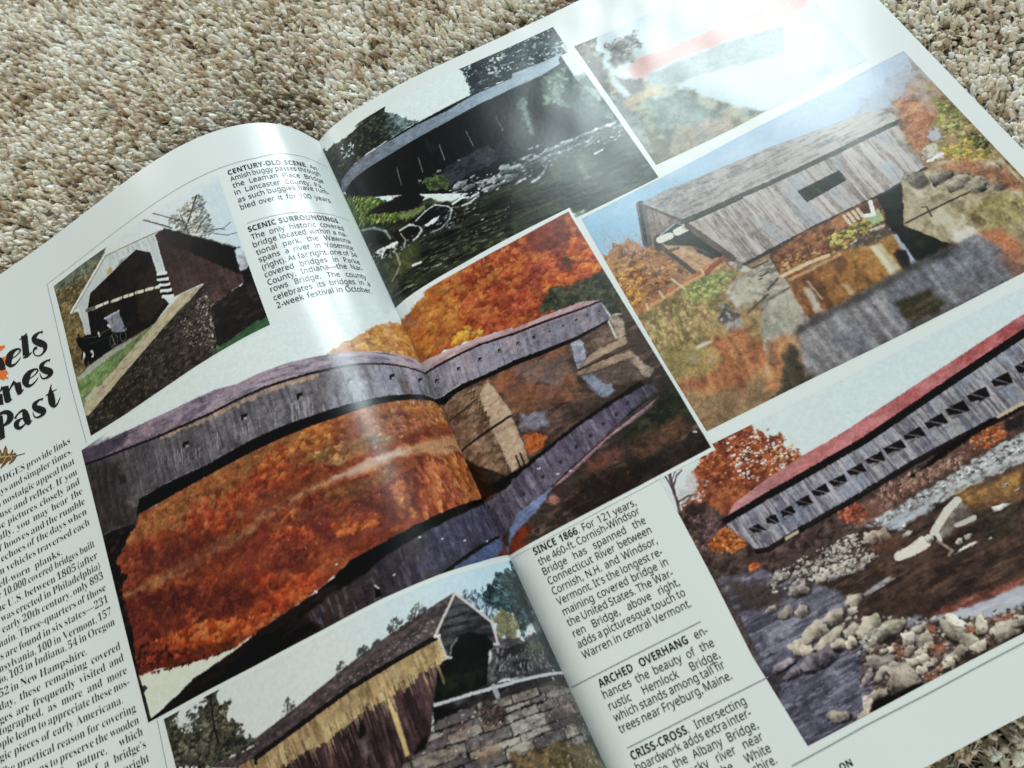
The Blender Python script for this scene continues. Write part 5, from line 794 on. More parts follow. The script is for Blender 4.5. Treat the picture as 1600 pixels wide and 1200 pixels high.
fall_right.P([(18.1,169.5),(21.4,168.5),(22.5,170.7),(20.3,171.8)],'#a07060',soft=1,r=1)
fall_right.D([(11.8,158.4),(30.3,166.1),(46.3,166.8),(47.3,175),(8.5,176.3)],35,(0.3,0.88),['#3c2c24','#5c3c30','#1c1614'],a=0.6)
fall_right.P([(63,125.1),(65.2,125.3),(66.5,128.2),(65.2,133.3),(62,133.5),(63.2,129)],'#a08c7c',soft=0.5,r=0.5,rs=2,t=[('#6c5c50',0.6,2,1.5,1,0,0.5,0.7),('#c4b4a4',0.5,1.5,1,1.0,-0.017,0.55,0.75)])
fall_right.P([(52,130.6),(62.3,128.6),(62,133.5),(52.8,133.6)],'#6e5a4c',soft=0.8,r=0.6,rs=2,t=[('#8c7868',0.6,2,1.0,1.0,-0.017,0.5,0.7)],a=0.8)
fall_right.P([(48.4,127.1),(51.1,127.3),(51.9,129.7),(50.2,134.7),(46.1,137.1),(46.6,133.9)],'#8e90a0',soft=0.5,r=0.4,rs=1.5,t=[('#64647c',0.6,2,1.5,1,0,0.45,0.7),('#c4c8d0',0.6,1.2,0.8,1,0,0.55,0.75)])
fall_right.P([(50.4,134.8),(54.9,133.8),(64.4,133.8),(64.1,135.9),(57.1,136.2),(48.4,136.5),(46.5,137)],'#a18b74',soft=0.5,r=0.4,rs=1.5,t=[('#c0a88c',0.6,3,1,1.0,-0.017,0.5,0.7)])
fall_right.P([(45.1,137.4),(49.7,137.2),(63.5,138.7),(64.5,141.4),(54.9,140.3),(45.5,138.9)],'#98826c',soft=0.5,r=0.4,rs=1.5,t=[('#70604f',0.6,3,1,1.0,-0.017,0.5,0.7)])
fall_right.L([(45.38,136.87),(54.17,137.44),(65.37,137.79)],0.7,'#3c302a',a=0.8)
fall_right.P([(62.1,141.7),(64.4,141.6),(66.9,147.8),(64.9,149.2),(63.2,148.9)],'#8c7a6c',soft=0.8,r=0.6,rs=1.5,t=[('#b4a698',0.5,1.5,1,1,0,0.5,0.75)])
fall_right.P([(46,139.5),(54.8,140.5),(62.1,141.7),(62.8,148.7),(56.5,147.8),(50.2,145.1)],'#5f4e46',soft=1,r=0.6,rs=2,t=[('#7c6c62',0.6,3,1,1.0,-0.017,0.5,0.7)],a=0.8)
fall_right.P([(46.1,139.2),(49.3,140.3),(50.9,144.8),(52.5,147.5),(50.3,149),(48.4,148),(47.7,144.4)],'#868ca4',soft=0.8,r=0.6,rs=1.5,t=[('#5c6078',0.6,2,1.2,1,0,0.45,0.68)],a=0.9)
fall_right.L([(62.46,126.06),(61.79,132.74)],0.8,'#d8d0c4',a=0.8)
fall_right.P([(0.3,106.9),(10,108.7),(22.9,110.7),(33.8,113.2),(33.5,113.8),(58.3,116.2),(63.7,118.7),(56,118.3),(41.2,116.3),(32.8,115.3),(32.9,115),(22,112.7),(8.6,111.7),(0.3,110.9)],'#b39096',soft=0.3,g=('#c2a8aa',(60.9,118.0),(0.1,108.4)),t=[('#9c7078',0.6,5,1.2,1.0,-0.017,0.42,0.66)])
fall_right.P([(0.2,111),(8.5,111.8),(21.8,113),(32.8,115.2),(32.7,115.6),(43.9,116.8),(63.4,119.4),(63.2,125.8),(50.7,126.4),(39.7,125.4),(28.8,123.5),(28.7,123.7),(22.9,123.5),(19.3,123.4),(11.2,122.3),(10.3,121.7),(0.9,121.5),(0.7,115.6),(0.3,113.4)],'#8b8496',soft=0.3,r=0.15,rs=1,g=('#756e84',(8.6,114.3),(58.5,122.6)),t=[('#5e566c',0.45,10,0.8,-0.152,0.988,0.45,0.7),('#a8a2ae',0.4,7,0.7,-0.152,0.988,0.55,0.78),('#a08890',0.5,8,3,-0.152,0.988,0.5,0.75)])
fall_right.L([(0.22,110.95),(8.55,111.78),(21.83,113),(32.8,115.29),(32.73,115.44),(41.16,116.39),(55.95,118.44),(63.52,119.05)],0.85,'#1f1618',a=0.95)
fall_right.L([(32.43,116.05),(40.84,117.05),(55.66,119),(63,119.5)],0.6,'#b4849a',a=0.5)
fall_right.P([(63.6,119.5),(63.2,125.8),(60.6,125.1),(61,120)],'#6a6270',soft=0.4,r=0.2,rs=1,a=0.7)
fall_right.P([(2.5,115),(3.8,115.7),(3.3,116.8),(2.1,116.2)],'#14100f',soft=0.25)
fall_right.L([(2.61,116.29),(3.36,116.25)],0.3,'#c8c4c4',a=0.7)
fall_right.P([(11.5,115.9),(12.7,116.3),(12.1,117.5),(11.1,117)],'#14100f',soft=0.25)
fall_right.L([(11.54,117.07),(12.22,116.93)],0.3,'#c8c4c4',a=0.7)
fall_right.P([(19.4,116.8),(20.5,117.2),(20,118.4),(19,118)],'#14100f',soft=0.25)
fall_right.L([(19.42,118),(20.09,117.84)],0.3,'#c8c4c4',a=0.7)
fall_right.P([(26.4,117.7),(27.4,118),(26.9,119),(26.1,118.7)],'#14100f',soft=0.25)
fall_right.L([(26.46,118.68),(27.01,118.52)],0.3,'#c8c4c4',a=0.7)
fall_right.P([(32.8,118.6),(33.7,118.8),(33.3,119.9),(32.4,119.5)],'#14100f',soft=0.25)
fall_right.L([(32.76,119.56),(33.33,119.4)],0.3,'#c8c4c4',a=0.7)
fall_right.P([(38.3,119.4),(39.3,119.6),(38.8,120.7),(38,120.4)],'#14100f',soft=0.25)
fall_right.L([(38.34,120.36),(38.89,120.19)],0.3,'#c8c4c4',a=0.7)
fall_right.P([(43.8,120.2),(44.5,120.4),(44.1,121.2),(43.5,120.9)],'#14100f',soft=0.25)
fall_right.L([(43.73,120.94),(44.19,120.81)],0.3,'#c8c4c4',a=0.7)
fall_right.P([(48.6,120.6),(49.3,120.8),(49,121.6),(48.3,121.4)],'#14100f',soft=0.25)
fall_right.L([(48.58,121.39),(49.01,121.26)],0.3,'#c8c4c4',a=0.7)
fall_right.P([(53.2,120.9),(54,121.1),(53.6,121.9),(52.9,121.7)],'#14100f',soft=0.25)
fall_right.L([(53.2,121.68),(53.65,121.53)],0.3,'#c8c4c4',a=0.7)
fall_right.P([(57.3,121.2),(58,121.4),(57.6,122.3),(57,122)],'#14100f',soft=0.25)
fall_right.L([(57.27,122),(57.73,121.88)],0.3,'#c8c4c4',a=0.7)
fall_right.P([(61.2,121.6),(61.9,121.8),(61.5,122.6),(60.9,122.4)],'#14100f',soft=0.25)
fall_right.L([(61.14,122.39),(61.59,122.27)],0.3,'#c8c4c4',a=0.7)
fall_right.P([(0.3,121.7),(10.7,122),(18.8,123.3),(28.7,123.8),(28.8,123.6),(39.6,125.5),(50.6,126.6),(63.1,125.9),(61.5,126.8),(50.1,127.7),(38.9,126.8),(28,125.3),(27.9,125.4),(18.8,124.6),(11.1,123.8),(5.1,124.1),(0.5,125)],'#0c0908',soft=0.4)
fall_right.P([(0.7,124.5),(10.5,123.8),(17.9,126.3),(18.5,125.1),(20.3,126.4),(19.6,130.4),(21.2,139.2),(20.7,140.1),(20.1,145.1),(20.1,149.8),(19,156.6),(13.6,158.2),(11.8,158.4),(12,157.9),(7.1,155.8),(1.8,153.4),(1.2,145.5),(0.6,137.4)],'#84694f',soft=0.4,r=0.7,rs=2,t=[('#5c4636',0.75,2.4,1.3,1.0,-0.017,0.43,0.64),('#a88e70',0.6,2,1.2,1.0,-0.017,0.55,0.72)])
fall_right.P([(14.7,128.1),(17.9,126.3),(18.9,125.6),(19.8,131.1),(21.2,139.2),(20.7,140.1),(20.1,145.1),(20.1,149.8),(19,156.6),(14.5,157.6),(11.8,158.4),(12.6,156.6),(13,148.8),(13.2,141.2),(13.5,133)],'#b39a7c',soft=0.6,r=0.6,rs=1.5,t=[('#8e765c',0.6,2.6,1.2,1.0,-0.017,0.45,0.68),('#cdb698',0.5,2,1,1.0,-0.017,0.55,0.75)])
fall_right.L([(0.64,141.32),(8.43,140.86),(20.29,139.88)],0.8,'#2e231c')
fall_right.L([(0.8,130.48),(7.35,130.22),(12.89,129.23)],0.6,'#3c2e24',a=0.8)
fall_right.L([(10.53,123.76),(13.43,124.26),(12.25,126.05)],0.45,'#3a2c22',a=0.6)
fall_right.L([(10.84,126.01),(13.52,126.38),(12.35,128.16)],0.45,'#3a2c22',a=0.6)
fall_right.L([(11.13,128.24),(13.62,128.48),(12.45,130.26)],0.45,'#3a2c22',a=0.6)
fall_right.L([(11.43,130.45),(13.71,130.57),(12.55,132.34)],0.45,'#3a2c22',a=0.6)
fall_right.L([(11.72,132.65),(13.8,132.65),(12.65,134.41)],0.45,'#3a2c22',a=0.6)
fall_right.L([(12.01,134.83),(13.9,134.72),(12.74,136.47)],0.45,'#3a2c22',a=0.6)
fall_right.L([(12.3,137),(13.99,136.77),(12.84,138.51)],0.45,'#3a2c22',a=0.6)
fall_right.L([(10.88,145.82),(12.98,146.42),(12.31,148.38)],0.45,'#3e3026',a=0.55)
fall_right.L([(10.97,148.32),(12.87,148.81),(12.21,150.76)],0.45,'#3e3026',a=0.55)
fall_right.L([(11.05,150.81),(12.76,151.18),(12.1,153.12)],0.45,'#3e3026',a=0.55)
fall_right.L([(11.14,153.27),(12.66,153.54),(12,155.46)],0.45,'#3e3026',a=0.55)
fall_right.L([(11.22,155.71),(12.55,155.88),(11.89,157.78)],0.45,'#3e3026',a=0.55)
fall_right.L([(17.82,152.02),(17.39,156.93)],0.6,'#3a2c22')
fall_right.L([(16.24,152.3),(15.82,157.21)],0.6,'#3a2c22')
fall_right.P([(1.2,145.5),(4,149.5),(12,157.9),(10.9,160.2),(0.1,158.7),(0.1,156.5),(0.1,151.7)],'#15100d',soft=1,r=0.8,rs=2)
fall_right.P([(2.9,148.9),(10.8,155.6),(6.4,157.1),(2,153)],'#3a2c24',soft=1.4,r=1,rs=1.5,a=0.7)
fall_right.P([(19.6,151.3),(21.6,147.7),(24.8,148.3),(27.5,151.5),(25.2,154.3),(20.3,153.9)],'#b8622a',soft=0.8,r=1.2,rs=1.5,t=[('#8a4420',0.7,1.5,1.2,1,0,0.45,0.65),('#d88438',0.6,1.2,1,1,0,0.55,0.72)])
fall_right.P([(18.7,156),(37.4,152.4),(51.7,150.6),(61.4,149.2),(61.9,151.3),(52.7,152.9),(37.8,154.9),(20.1,157.8),(13.4,158.7),(11.8,158.4),(1.4,158.9),(0.1,156.8)],'#120d0e',soft=0.8,r=0.4)
fall_right.P([(1.2,160.5),(11.3,159.3),(11.8,158.4),(18.6,157.3),(36.9,153.5),(54,151.6),(62.6,151),(64.5,152.6),(64.6,155),(59.2,155.2),(44.9,159.3),(28.5,164.3),(19.2,166.3),(9.2,168.1),(5.5,170.5),(5.1,170.3),(0.1,172)],'#655a72',soft=0.5,r=0.4,rs=1.5,g=('#58506a',(16.3,160.8),(54.0,152.5)),t=[('#443a4e',0.7,8,1.2,0.033,0.999,0.45,0.66),('#8a80a0',0.5,6,1,0.033,0.999,0.58,0.76)])
fall_right.P([(64,156.2),(60.4,158.1),(53.4,159.7),(44,161.1),(32.8,164.6),(27.1,166),(21.6,167),(18.8,167.2),(21.6,165.9),(28.4,164.5),(38.3,161.4),(47.1,159.3),(57.1,157)],'#9a7686',soft=0.7,r=0.3,rs=1.5,t=[('#7a5a6c',0.6,4,1,1.0,-0.017,0.45,0.7)])
fall_right.L([(63.4,156.18),(54.42,157.94),(44.44,160.16),(31.69,163.51),(21.39,166.35)],0.6,'#2c1c24',a=0.7)
fall_right.P([(21.6,166.5),(18.8,168.8),(12.2,171.3),(3.7,173.9),(2,175.7),(0.1,177),(4.6,171.1),(9.2,168.1),(15.9,167.3),(19,166.7)],'#6f7ca4',soft=0.7,r=0.5,rs=1.5,t=[('#5c6494',0.6,2,0.8,1.0,-0.017,0.45,0.7)])
fall_right.P([(12.8,163.5),(13.7,163.8),(13.3,164.7),(12.5,164.4)],'#2a2230',soft=0.6)
fall_right.P([(20.6,161.6),(21.4,161.8),(21,162.7),(20.2,162.4)],'#2a2230',soft=0.6)
fall_right.P([(27.6,160.3),(28.5,160.5),(28.1,161.4),(27.3,161.1)],'#2a2230',soft=0.6)
fall_right.P([(33.9,158.3),(34.8,158.6),(34.3,159.5),(33.6,159.2)],'#2a2230',soft=0.6)
fall_right.P([(39.4,157.3),(40.3,157.5),(39.9,158.5),(39.1,158.2)],'#2a2230',soft=0.6)
fall_right.P([(44.6,155.8),(45.5,156),(45.1,156.9),(44.3,156.7)],'#2a2230',soft=0.6)
fall_right.P([(49.5,154.9),(50.4,155.1),(49.9,156.1),(49.2,155.8)],'#2a2230',soft=0.6)
fall_right.P([(54.3,153.3),(55.1,153.5),(54.7,154.5),(53.9,154.2)],'#2a2230',soft=0.6)
fall_right.L([(25.02,163.56),(25.78,163.69)],0.45,'#dcd8e0',a=0.8)
fall_right.L([(28.95,164.55),(29.49,164.56)],0.45,'#dcd8e0',a=0.8)
fall_right.L([(20.52,159.19),(21.29,159.32)],0.45,'#dcd8e0',a=0.8)
fall_right.L([(67.4,170.9),(68.29,171.24)],0.45,'#dcd8e0',a=0.8)
fall_right.build(INK, RIGHT, 'right half of the photo of a long covered bridge amid orange autumn woods', sat=.84, gain=.95, neu=.18, warm=.94, lift=.013)

fall_left = Photo([(-127.3,85.2),(-90,85),(-60,84.7),(-30,84.5),(-0.1,84.3)],[(-0.1,84.3),(-0.1,177.8)],[(-127.2,176.3),(-104.7,176.9),(-85.6,177.7),(-64.4,178),(-45.1,177.7),(-29.8,177.9),(-15.5,178.4),(-0.1,178)],[(-127.1,85.8),(-127,116.6),(-127.2,151.5),(-127.2,176.3)],'#dae4e2',0.18,22)
fall_left.P([(-127.4,99.2),(-106.5,110.6),(-106.8,123.9),(-118.3,124.4),(-127.6,118.5)],'#1a1310',soft=1,r=1)
fall_left.P([(-35.2,101.4),(-30.4,99.5),(-25.7,98.2),(-20.4,95.8),(-14.5,93.3),(-7.5,91.1),(-0.1,90.1),(-0.1,106.6),(-0.1,108.2),(-10.3,105.1),(-19.7,104.3),(-27.4,102.8)],'#c88838',soft=0.6,r=1.0,rs=2,t=[('#b8702a',0.7,2.6,1.8,1,0,0.45,0.65),('#e8b468',0.7,2.0,1.4,1,0,0.54,0.72)])
fall_left.D([(-34.7,101.4),(-25.8,98.5),(-14.7,93.9),(-0.2,90.6),(-0.1,106.3),(-10,104.5),(-26.3,102.7)],129,(0.45,1.4),['#b8803c','#c8802c','#dcaa58','#b46c24','#e0a858'],a=0.6)
fall_left.P([(-111.2,118.2),(-65,120.6),(-54.3,121.3),(-39.3,122.4),(-24.2,122.6),(-15.5,122.7),(-3,122.3),(-0.1,123.8),(-0.1,159),(-18.7,161.3),(-29.7,162.5),(-39.8,163.8),(-49.5,164.5),(-55,166.2),(-61.6,167.9),(-82.7,169.9),(-82.7,170),(-90.6,170.7),(-97.4,169.3),(-106.4,167.9),(-112.4,166.4),(-118.3,164.2),(-126.5,163.2),(-126.9,146.6),(-126.1,131.3),(-126.9,116.1),(-120.2,124)],'#8c4426',soft=0.5,r=0.4,rs=2,g=('#8c3a1c',(-20.9,128.1),(-117.1,161.0)),t=[('#6c2c1c',0.7,5,3,1,0,0.45,0.66),('#ac5c2a',0.6,4,2.4,1,0,0.52,0.7)])
fall_left.P([(-111.2,118.2),(-65,120.6),(-54.3,121.3),(-39.3,122.4),(-24.2,122.6),(-15.5,122.7),(-3,122.3),(-0.1,123.8),(-0.1,127.8),(-15.8,129.9),(-31.6,128.6),(-45.7,126.5),(-67.4,127.7),(-86.3,130.4),(-98.6,128.1),(-111.6,125.7),(-119.6,124.3),(-113.7,121.3)],'#9c6832',soft=1.5,r=1.4,rs=2.5,t=[('#8a5428',0.75,2.6,1.8,1,0,0.43,0.63),('#b98444',0.6,2,1.4,1,0,0.55,0.73)],a=0.9)
fall_left.D([(-110.6,118.5),(-65.5,122.2),(-49.4,122.4),(-24.4,123.3),(-2.6,123.2),(-4.9,134.5),(-23.7,134.9),(-42.9,132.7),(-58.5,133.5),(-68.7,131.3),(-76.8,138),(-105.5,128.3),(-118.9,124.1)],364,(0.52,1.75),['#a2642f','#a4602c','#a87438','#8a4c24','#b46a34','#a0703c','#985430','#7c3c20'],a=0.6)
fall_left.D([(-66.5,125),(-57.9,124.1),(-55.1,126.7),(-58,130.6),(-63.7,132.9),(-69.3,133.1)],70,(0.45,1.49),['#b86024','#a04c1e','#c07434','#84381a'],a=0.8)
fall_left.D([(-53.1,125.5),(-49.6,122.9),(-42.4,122.5),(-38.2,124.9),(-41.4,128.5),(-50.7,129)],70,(0.45,1.49),['#b8702e','#c48438','#a05a22','#8c441e'],a=0.75)
fall_left.D([(-14.8,125.2),(-4.4,123.2),(-0.1,125.2),(-2.4,133.7),(-11.7,132.5),(-14.2,129.4)],64,(0.45,1.4),['#b86e30','#c08440','#9c5024','#b06028'],a=0.8)
fall_left.D([(-26.6,126.2),(-20,125.9),(-16,130.5),(-14.9,134.7),(-25.7,133.2)],58,(0.45,1.4),['#8c4c34','#a06040','#744030','#b07850'],a=0.65)
fall_left.D([(-50.9,131),(-31.9,129.6),(-27.5,133.8),(-18.1,134.9),(-34.4,136.4),(-44.6,137.3)],105,(0.45,1.4),['#8a6a34','#a08044','#6c5028','#b89858'],a=0.6)
fall_left.D([(-92.2,125.1),(-68.1,129.5),(-59.1,129),(-49.4,137.1),(-71.2,138.4),(-92.2,137.8),(-101.1,131.2)],164,(0.52,1.75),['#b84c24','#983a1e','#cc6430','#7c2e1c','#a04426'],a=0.6)
fall_left.D([(-118.4,124.9),(-100.5,133.5),(-96.5,140.8),(-115.4,136.6),(-122.8,138.2),(-126.8,133.6)],94,(0.45,1.57),['#7c3022','#5c241a','#94442a','#6c3428'],a=0.6)
fall_left.P([(-126.8,137.8),(-109.5,139.5),(-102.4,138.9),(-89.6,139.7),(-72.3,141.4),(-71.5,139.3),(-55.3,139.4),(-47.4,139.7),(-40.3,139.3),(-25,138.2),(-12.9,137.4),(-1.1,135.9),(-0.1,141.1),(-9.1,143.5),(-26.1,140.9),(-36.8,142.9),(-46,141.4),(-56,141.1),(-72.3,141.4),(-72.9,143.2),(-87.8,143.2),(-100.7,143.3),(-110.4,142.1),(-123.4,140)],'#a06a38',soft=1.5,r=1.2,rs=3,g=('#c08c58',(-116.3,139.3),(-35.3,138.7)),t=[('#c09058',0.6,9,1.0,1.0,-0.024,0.48,0.7),('#8c5428',0.6,8,1,1.0,-0.024,0.52,0.72)])
fall_left.P([(-46.5,140.1),(-40.3,139.3),(-30.4,138.9),(-25.3,138.9),(-22.6,140.2),(-31.3,141.3),(-40.2,141.5)],'#c0a08c',soft=1.5,r=1,rs=2,t=[('#d8c4b8',0.6,5,0.8,1.0,-0.024,0.5,0.7)],a=0.85)
fall_left.P([(-52.5,142.9),(-40,143.7),(-29.2,143.7),(-29.6,147.3),(-39.4,150.1),(-48.5,148.5)],'#8a6430',soft=1.5,r=1.6,rs=2.5,t=[('#5c3c20',0.7,3,2,-0.017,1.0,0.45,0.66),('#a8843c',0.6,2,2,1,0,0.55,0.72)],a=0.8)
fall_left.P([(-38.1,146.6),(-29.8,147.7),(-33.9,154.5),(-33.3,159.3),(-46.8,159.8),(-57,158.2),(-52.6,153),(-38,152.8)],'#6a3228',soft=1.5,r=1.6,rs=3,t=[('#8c4430',0.6,4,2,-0.017,1.0,0.45,0.7)],a=0.8)
fall_left.D([(-33,149.7),(-26,148.5),(-25.2,151.4),(-27.9,156.8),(-31.8,155.4)],64,(0.45,1.4),['#b86030','#c87438','#98482a','#d88848'],asp=1.6,ax=(-0.017,1.0),a=0.75)
fall_left.D([(-22.3,144.6),(-11.3,144.6),(-1.1,143.7),(-1.1,157.6),(-18.3,160.6),(-31.4,160.6),(-26.3,154.2)],194,(0.45,1.57),['#b4582c','#9c4428','#c86c34','#7c3424','#d88440','#8c4030'],asp=1.8,ax=(-0.017,1.0),a=0.65)
fall_left.D([(-10.9,145.2),(-1.6,144.4),(-1.1,157.6),(-8.5,158.7),(-11.9,151.9)],76,(0.45,1.4),['#bc6a2c','#c47c34','#a8541f'],asp=1.8,ax=(-0.017,1.0),a=0.7)
fall_left.D([(-51.3,152.1),(-47,152.2),(-39.3,154.8),(-39.2,157.3),(-45.9,157.3),(-50.5,156.5)],88,(0.45,1.4),['#b85a22','#a4481c','#c46c30','#8c381a'],a=0.8)
fall_left.D([(-69.8,146.8),(-62.6,148),(-55.9,152.4),(-55.9,156.3),(-60.1,158.2),(-66.7,156.3),(-71.3,152.5)],129,(0.45,1.57),['#b04a20','#9c3c1a','#bc5c2a','#7c2c18'],a=0.8)
fall_left.P([(-56.6,150),(-50.4,151.1),(-53,156.8),(-54.7,157.4),(-56.5,154)],'#6c2a24',soft=1.2,r=1.2,rs=2,a=0.85)
fall_left.P([(-72.8,142.7),(-68.7,143.8),(-70.1,149.2),(-75.5,150.4),(-78.2,157.9),(-82.2,153)],'#7c3022',soft=1.5,r=1.6,rs=2.5,a=0.8)
fall_left.D([(-68.7,131.3),(-56.9,143.8),(-39.1,149.2),(-45.2,152.6),(-63.2,146.7),(-72.8,142.7)],117,(0.45,1.57),['#8c4428','#a8582c','#6c3020','#b87038','#7c4a30'],a=0.6)
fall_left.P([(-126.1,139.8),(-110.7,143),(-93.5,150.4),(-83.4,156.3),(-79.4,161.1),(-81.6,163.9),(-97.2,160.4),(-108.8,156.5),(-118.8,156.3),(-127.8,153.2),(-126.3,146.8)],'#6c2a1c',soft=2,r=1.6,rs=3,t=[('#4c1c14',0.7,4,2,1,0,0.43,0.65),('#8c3c20',0.7,3,2,1,0,0.54,0.72)],a=0.9)
fall_left.D([(-105.6,153.1),(-101.2,153.6),(-98.6,157.3),(-103.7,156.9)],29,(0.45,1.22),['#a8481e','#b85a24','#8c381a'])
fall_left.D([(-94.8,146.8),(-90.2,150),(-93.7,154.3),(-97.5,150.9)],35,(0.45,1.22),['#983e1e','#b0502a','#7c3018'],a=0.7)
fall_left.P([(-115.9,157.6),(-98.3,159.9),(-80.9,165.2),(-81.8,167.6),(-62.6,166.5),(-58.4,164.7),(-63.6,162.2),(-74,161.4),(-79.7,161.9),(-87.2,166.4),(-98.7,164.5),(-110.8,161.9)],'#a8431a',soft=2,r=1.6,rs=2.5,t=[('#c0581e',0.7,3,1.8,1.0,-0.024,0.45,0.68),('#96300e',0.6,2.4,1.6,1,0,0.52,0.72)],a=0.9)
fall_left.D([(-119.6,156.5),(-98.3,159.9),(-81.1,165.6),(-80.9,165.2),(-70.4,166.5),(-59.7,165.5),(-65.7,167.8),(-82.4,169.1),(-96.8,167.7)],194,(0.45,1.49),['#b84c1c','#a03c16','#c86828','#803010','#cc7430'],a=0.7)
fall_left.D([(-77.3,155.4),(-65.8,161.1),(-59.6,165.1),(-70.7,167.2),(-81.8,167.6)],129,(0.45,1.57),['#8c3018','#b04a22','#7c2614','#c85c2c'],a=0.55)
fall_left.P([(-126,158),(-116.8,160.1),(-95.9,167.1),(-89,168),(-92.1,169.8),(-97.4,169.3),(-106.3,167.7),(-112.4,166.4),(-118.2,164.1),(-126.5,163.3),(-127.7,159.2)],'#5a2415',soft=1,r=1.4,rs=1.5,t=[('#83330f',0.6,2,1.4,1,0,0.5,0.7)])
fall_left.D([(-125.5,154.3),(-115.9,157.6),(-105.4,165.2),(-117.7,162.6),(-126.5,161.2)],64,(0.45,1.22),['#7a2c16','#4c1c10','#983c1c','#3a1610'])
fall_left.P([(-59.3,143.1),(-46.3,144.9),(-34.8,148),(-35.1,154),(-46.1,155.2),(-58.2,150.2)],'#5c2c26',soft=3.5,r=3.0,rs=2.2,t=[('#8a4426',0.8,2.2,1.5,1,0,0.5,0.7)],a=0.62)
fall_left.P([(-118,127.8),(-96.6,131.9),(-78.1,141.5),(-75.1,149.1),(-92.3,147),(-115.4,136.6)],'#5a281f',soft=3.5,r=3.0,rs=2.2,t=[('#8a4426',0.8,2.2,1.5,1,0,0.5,0.7)],a=0.62)
fall_left.P([(-74.3,147),(-61.6,149.5),(-51.5,156.5),(-56.6,159.9),(-72.3,156.9)],'#5e2a22',soft=3.5,r=3.0,rs=2.2,t=[('#8a4426',0.8,2.2,1.5,1,0,0.5,0.7)],a=0.62)
fall_left.P([(-120.8,140.2),(-98.7,146.9),(-78.2,157.9),(-68.3,160.8),(-80,162.8),(-85.3,161.2),(-107.7,153.5),(-121.7,147)],'#4e2019',soft=3.5,r=3.0,rs=2.2,t=[('#8a4426',0.8,2.2,1.5,1,0,0.5,0.7)],a=0.62)
fall_left.P([(-75.7,135),(-70,134.9),(-56.9,136.5),(-51.6,136),(-51.6,140.2),(-63.6,140.3),(-72.4,141.9)],'#6a3a26',soft=3.5,r=3.0,rs=2.2,t=[('#8a4426',0.8,2.2,1.5,1,0,0.5,0.7)],a=0.62)
fall_left.P([(-40.1,127.4),(-33.7,126.1),(-28.7,129),(-33.4,133.5),(-40,132.9)],'#7a4a34',soft=3.5,r=3.0,rs=2.2,t=[('#8a4426',0.8,2.2,1.5,1,0,0.5,0.7)],a=0.62)
fall_left.P([(-28.2,146.2),(-22.3,144.6),(-24.2,151.7),(-29.9,158.1),(-31.8,155.4)],'#5a2c24',soft=3.5,r=3.0,rs=2.2,t=[('#8a4426',0.8,2.2,1.5,1,0,0.5,0.7)],a=0.62)
fall_left.L([(-28.07,147.02),(-28.07,147.66)],0.2,'#e8c8a8',a=0.6)
fall_left.L([(-60.93,140.92),(-60.89,141.55)],0.2,'#e8c8a8',a=0.6)
fall_left.L([(-32.3,144.08),(-32.23,144.53)],0.2,'#e8c8a8',a=0.6)
fall_left.L([(-0.05,140.56),(-0.05,140.76)],0.2,'#e8c8a8',a=0.6)
fall_left.L([(-16.35,138.86),(-16.26,139.33)],0.2,'#e8c8a8',a=0.6)
fall_left.L([(-54.02,143.73),(-53.93,144.18)],0.2,'#e8c8a8',a=0.6)
fall_left.L([(-63.05,147.29),(-62.9,147.61)],0.2,'#e8c8a8',a=0.6)
fall_left.L([(-13.34,130.41),(-13.36,131.12)],0.2,'#e8c8a8',a=0.6)
fall_left.L([(-17.87,143.36),(-17.86,143.98)],0.2,'#e8c8a8',a=0.6)
fall_left.L([(-54.31,150.45),(-54.24,150.94)],0.2,'#e8c8a8',a=0.6)
fall_left.L([(-57.15,155.35),(-57.06,155.79)],0.2,'#e8c8a8',a=0.6)
fall_left.L([(-48.03,153.59),(-47.95,154.03)],0.2,'#e8c8a8',a=0.6)
fall_left.L([(-24.27,136.47),(-24.28,137.14)],0.2,'#e8c8a8',a=0.6)
fall_left.L([(-48.08,134.79),(-48.09,135.53)],0.2,'#e8c8a8',a=0.6)
fall_left.L([(-60.49,154.67),(-60.48,155.36)],0.2,'#e8c8a8',a=0.6)
fall_left.L([(-26.67,132.85),(-26.53,133.17)],0.2,'#e8c8a8',a=0.6)
fall_left.L([(-53.88,142.46),(-53.82,143.01)],0.2,'#e8c8a8',a=0.6)
fall_left.L([(-0.05,133.81),(-0.05,134.15)],0.2,'#e8c8a8',a=0.6)
fall_left.L([(-30.77,136.42),(-30.64,136.74)],0.2,'#e8c8a8',a=0.6)
fall_left.L([(-36.17,149.99),(-36.03,150.26)],0.2,'#e8c8a8',a=0.6)
fall_left.L([(-42.25,150.2),(-42.24,150.82)],0.2,'#e8c8a8',a=0.6)
fall_left.L([(-47.67,154.21),(-47.56,154.57)],0.2,'#e8c8a8',a=0.6)
fall_left.L([(-27.21,151.22),(-27.21,151.85)],0.2,'#e8c8a8',a=0.6)
fall_left.L([(-34.54,135.78),(-34.41,136.11)],0.2,'#e8c8a8',a=0.6)
fall_left.L([(-33.11,137.53),(-33.07,138.09)],0.2,'#e8c8a8',a=0.6)
fall_left.L([(-64.54,150.54),(-64.41,150.91)],0.2,'#e8c8a8',a=0.6)
fall_left.L([(-64.11,136.55),(-64.01,137.02)],0.2,'#e8c8a8',a=0.6)
fall_left.L([(-33.24,142.65),(-33.13,143.02)],0.2,'#e8c8a8',a=0.6)
fall_left.L([(-42.54,155.68),(-42.49,156.2)],0.2,'#e8c8a8',a=0.6)
fall_left.L([(-0.05,123.2),(-0.05,124.06)],0.2,'#e8c8a8',a=0.6)
fall_left.L([(-11.35,143.09),(-11.28,143.61)],0.2,'#e8c8a8',a=0.6)
fall_left.L([(-39.05,154.89),(-38.92,155.2)],0.2,'#e8c8a8',a=0.6)
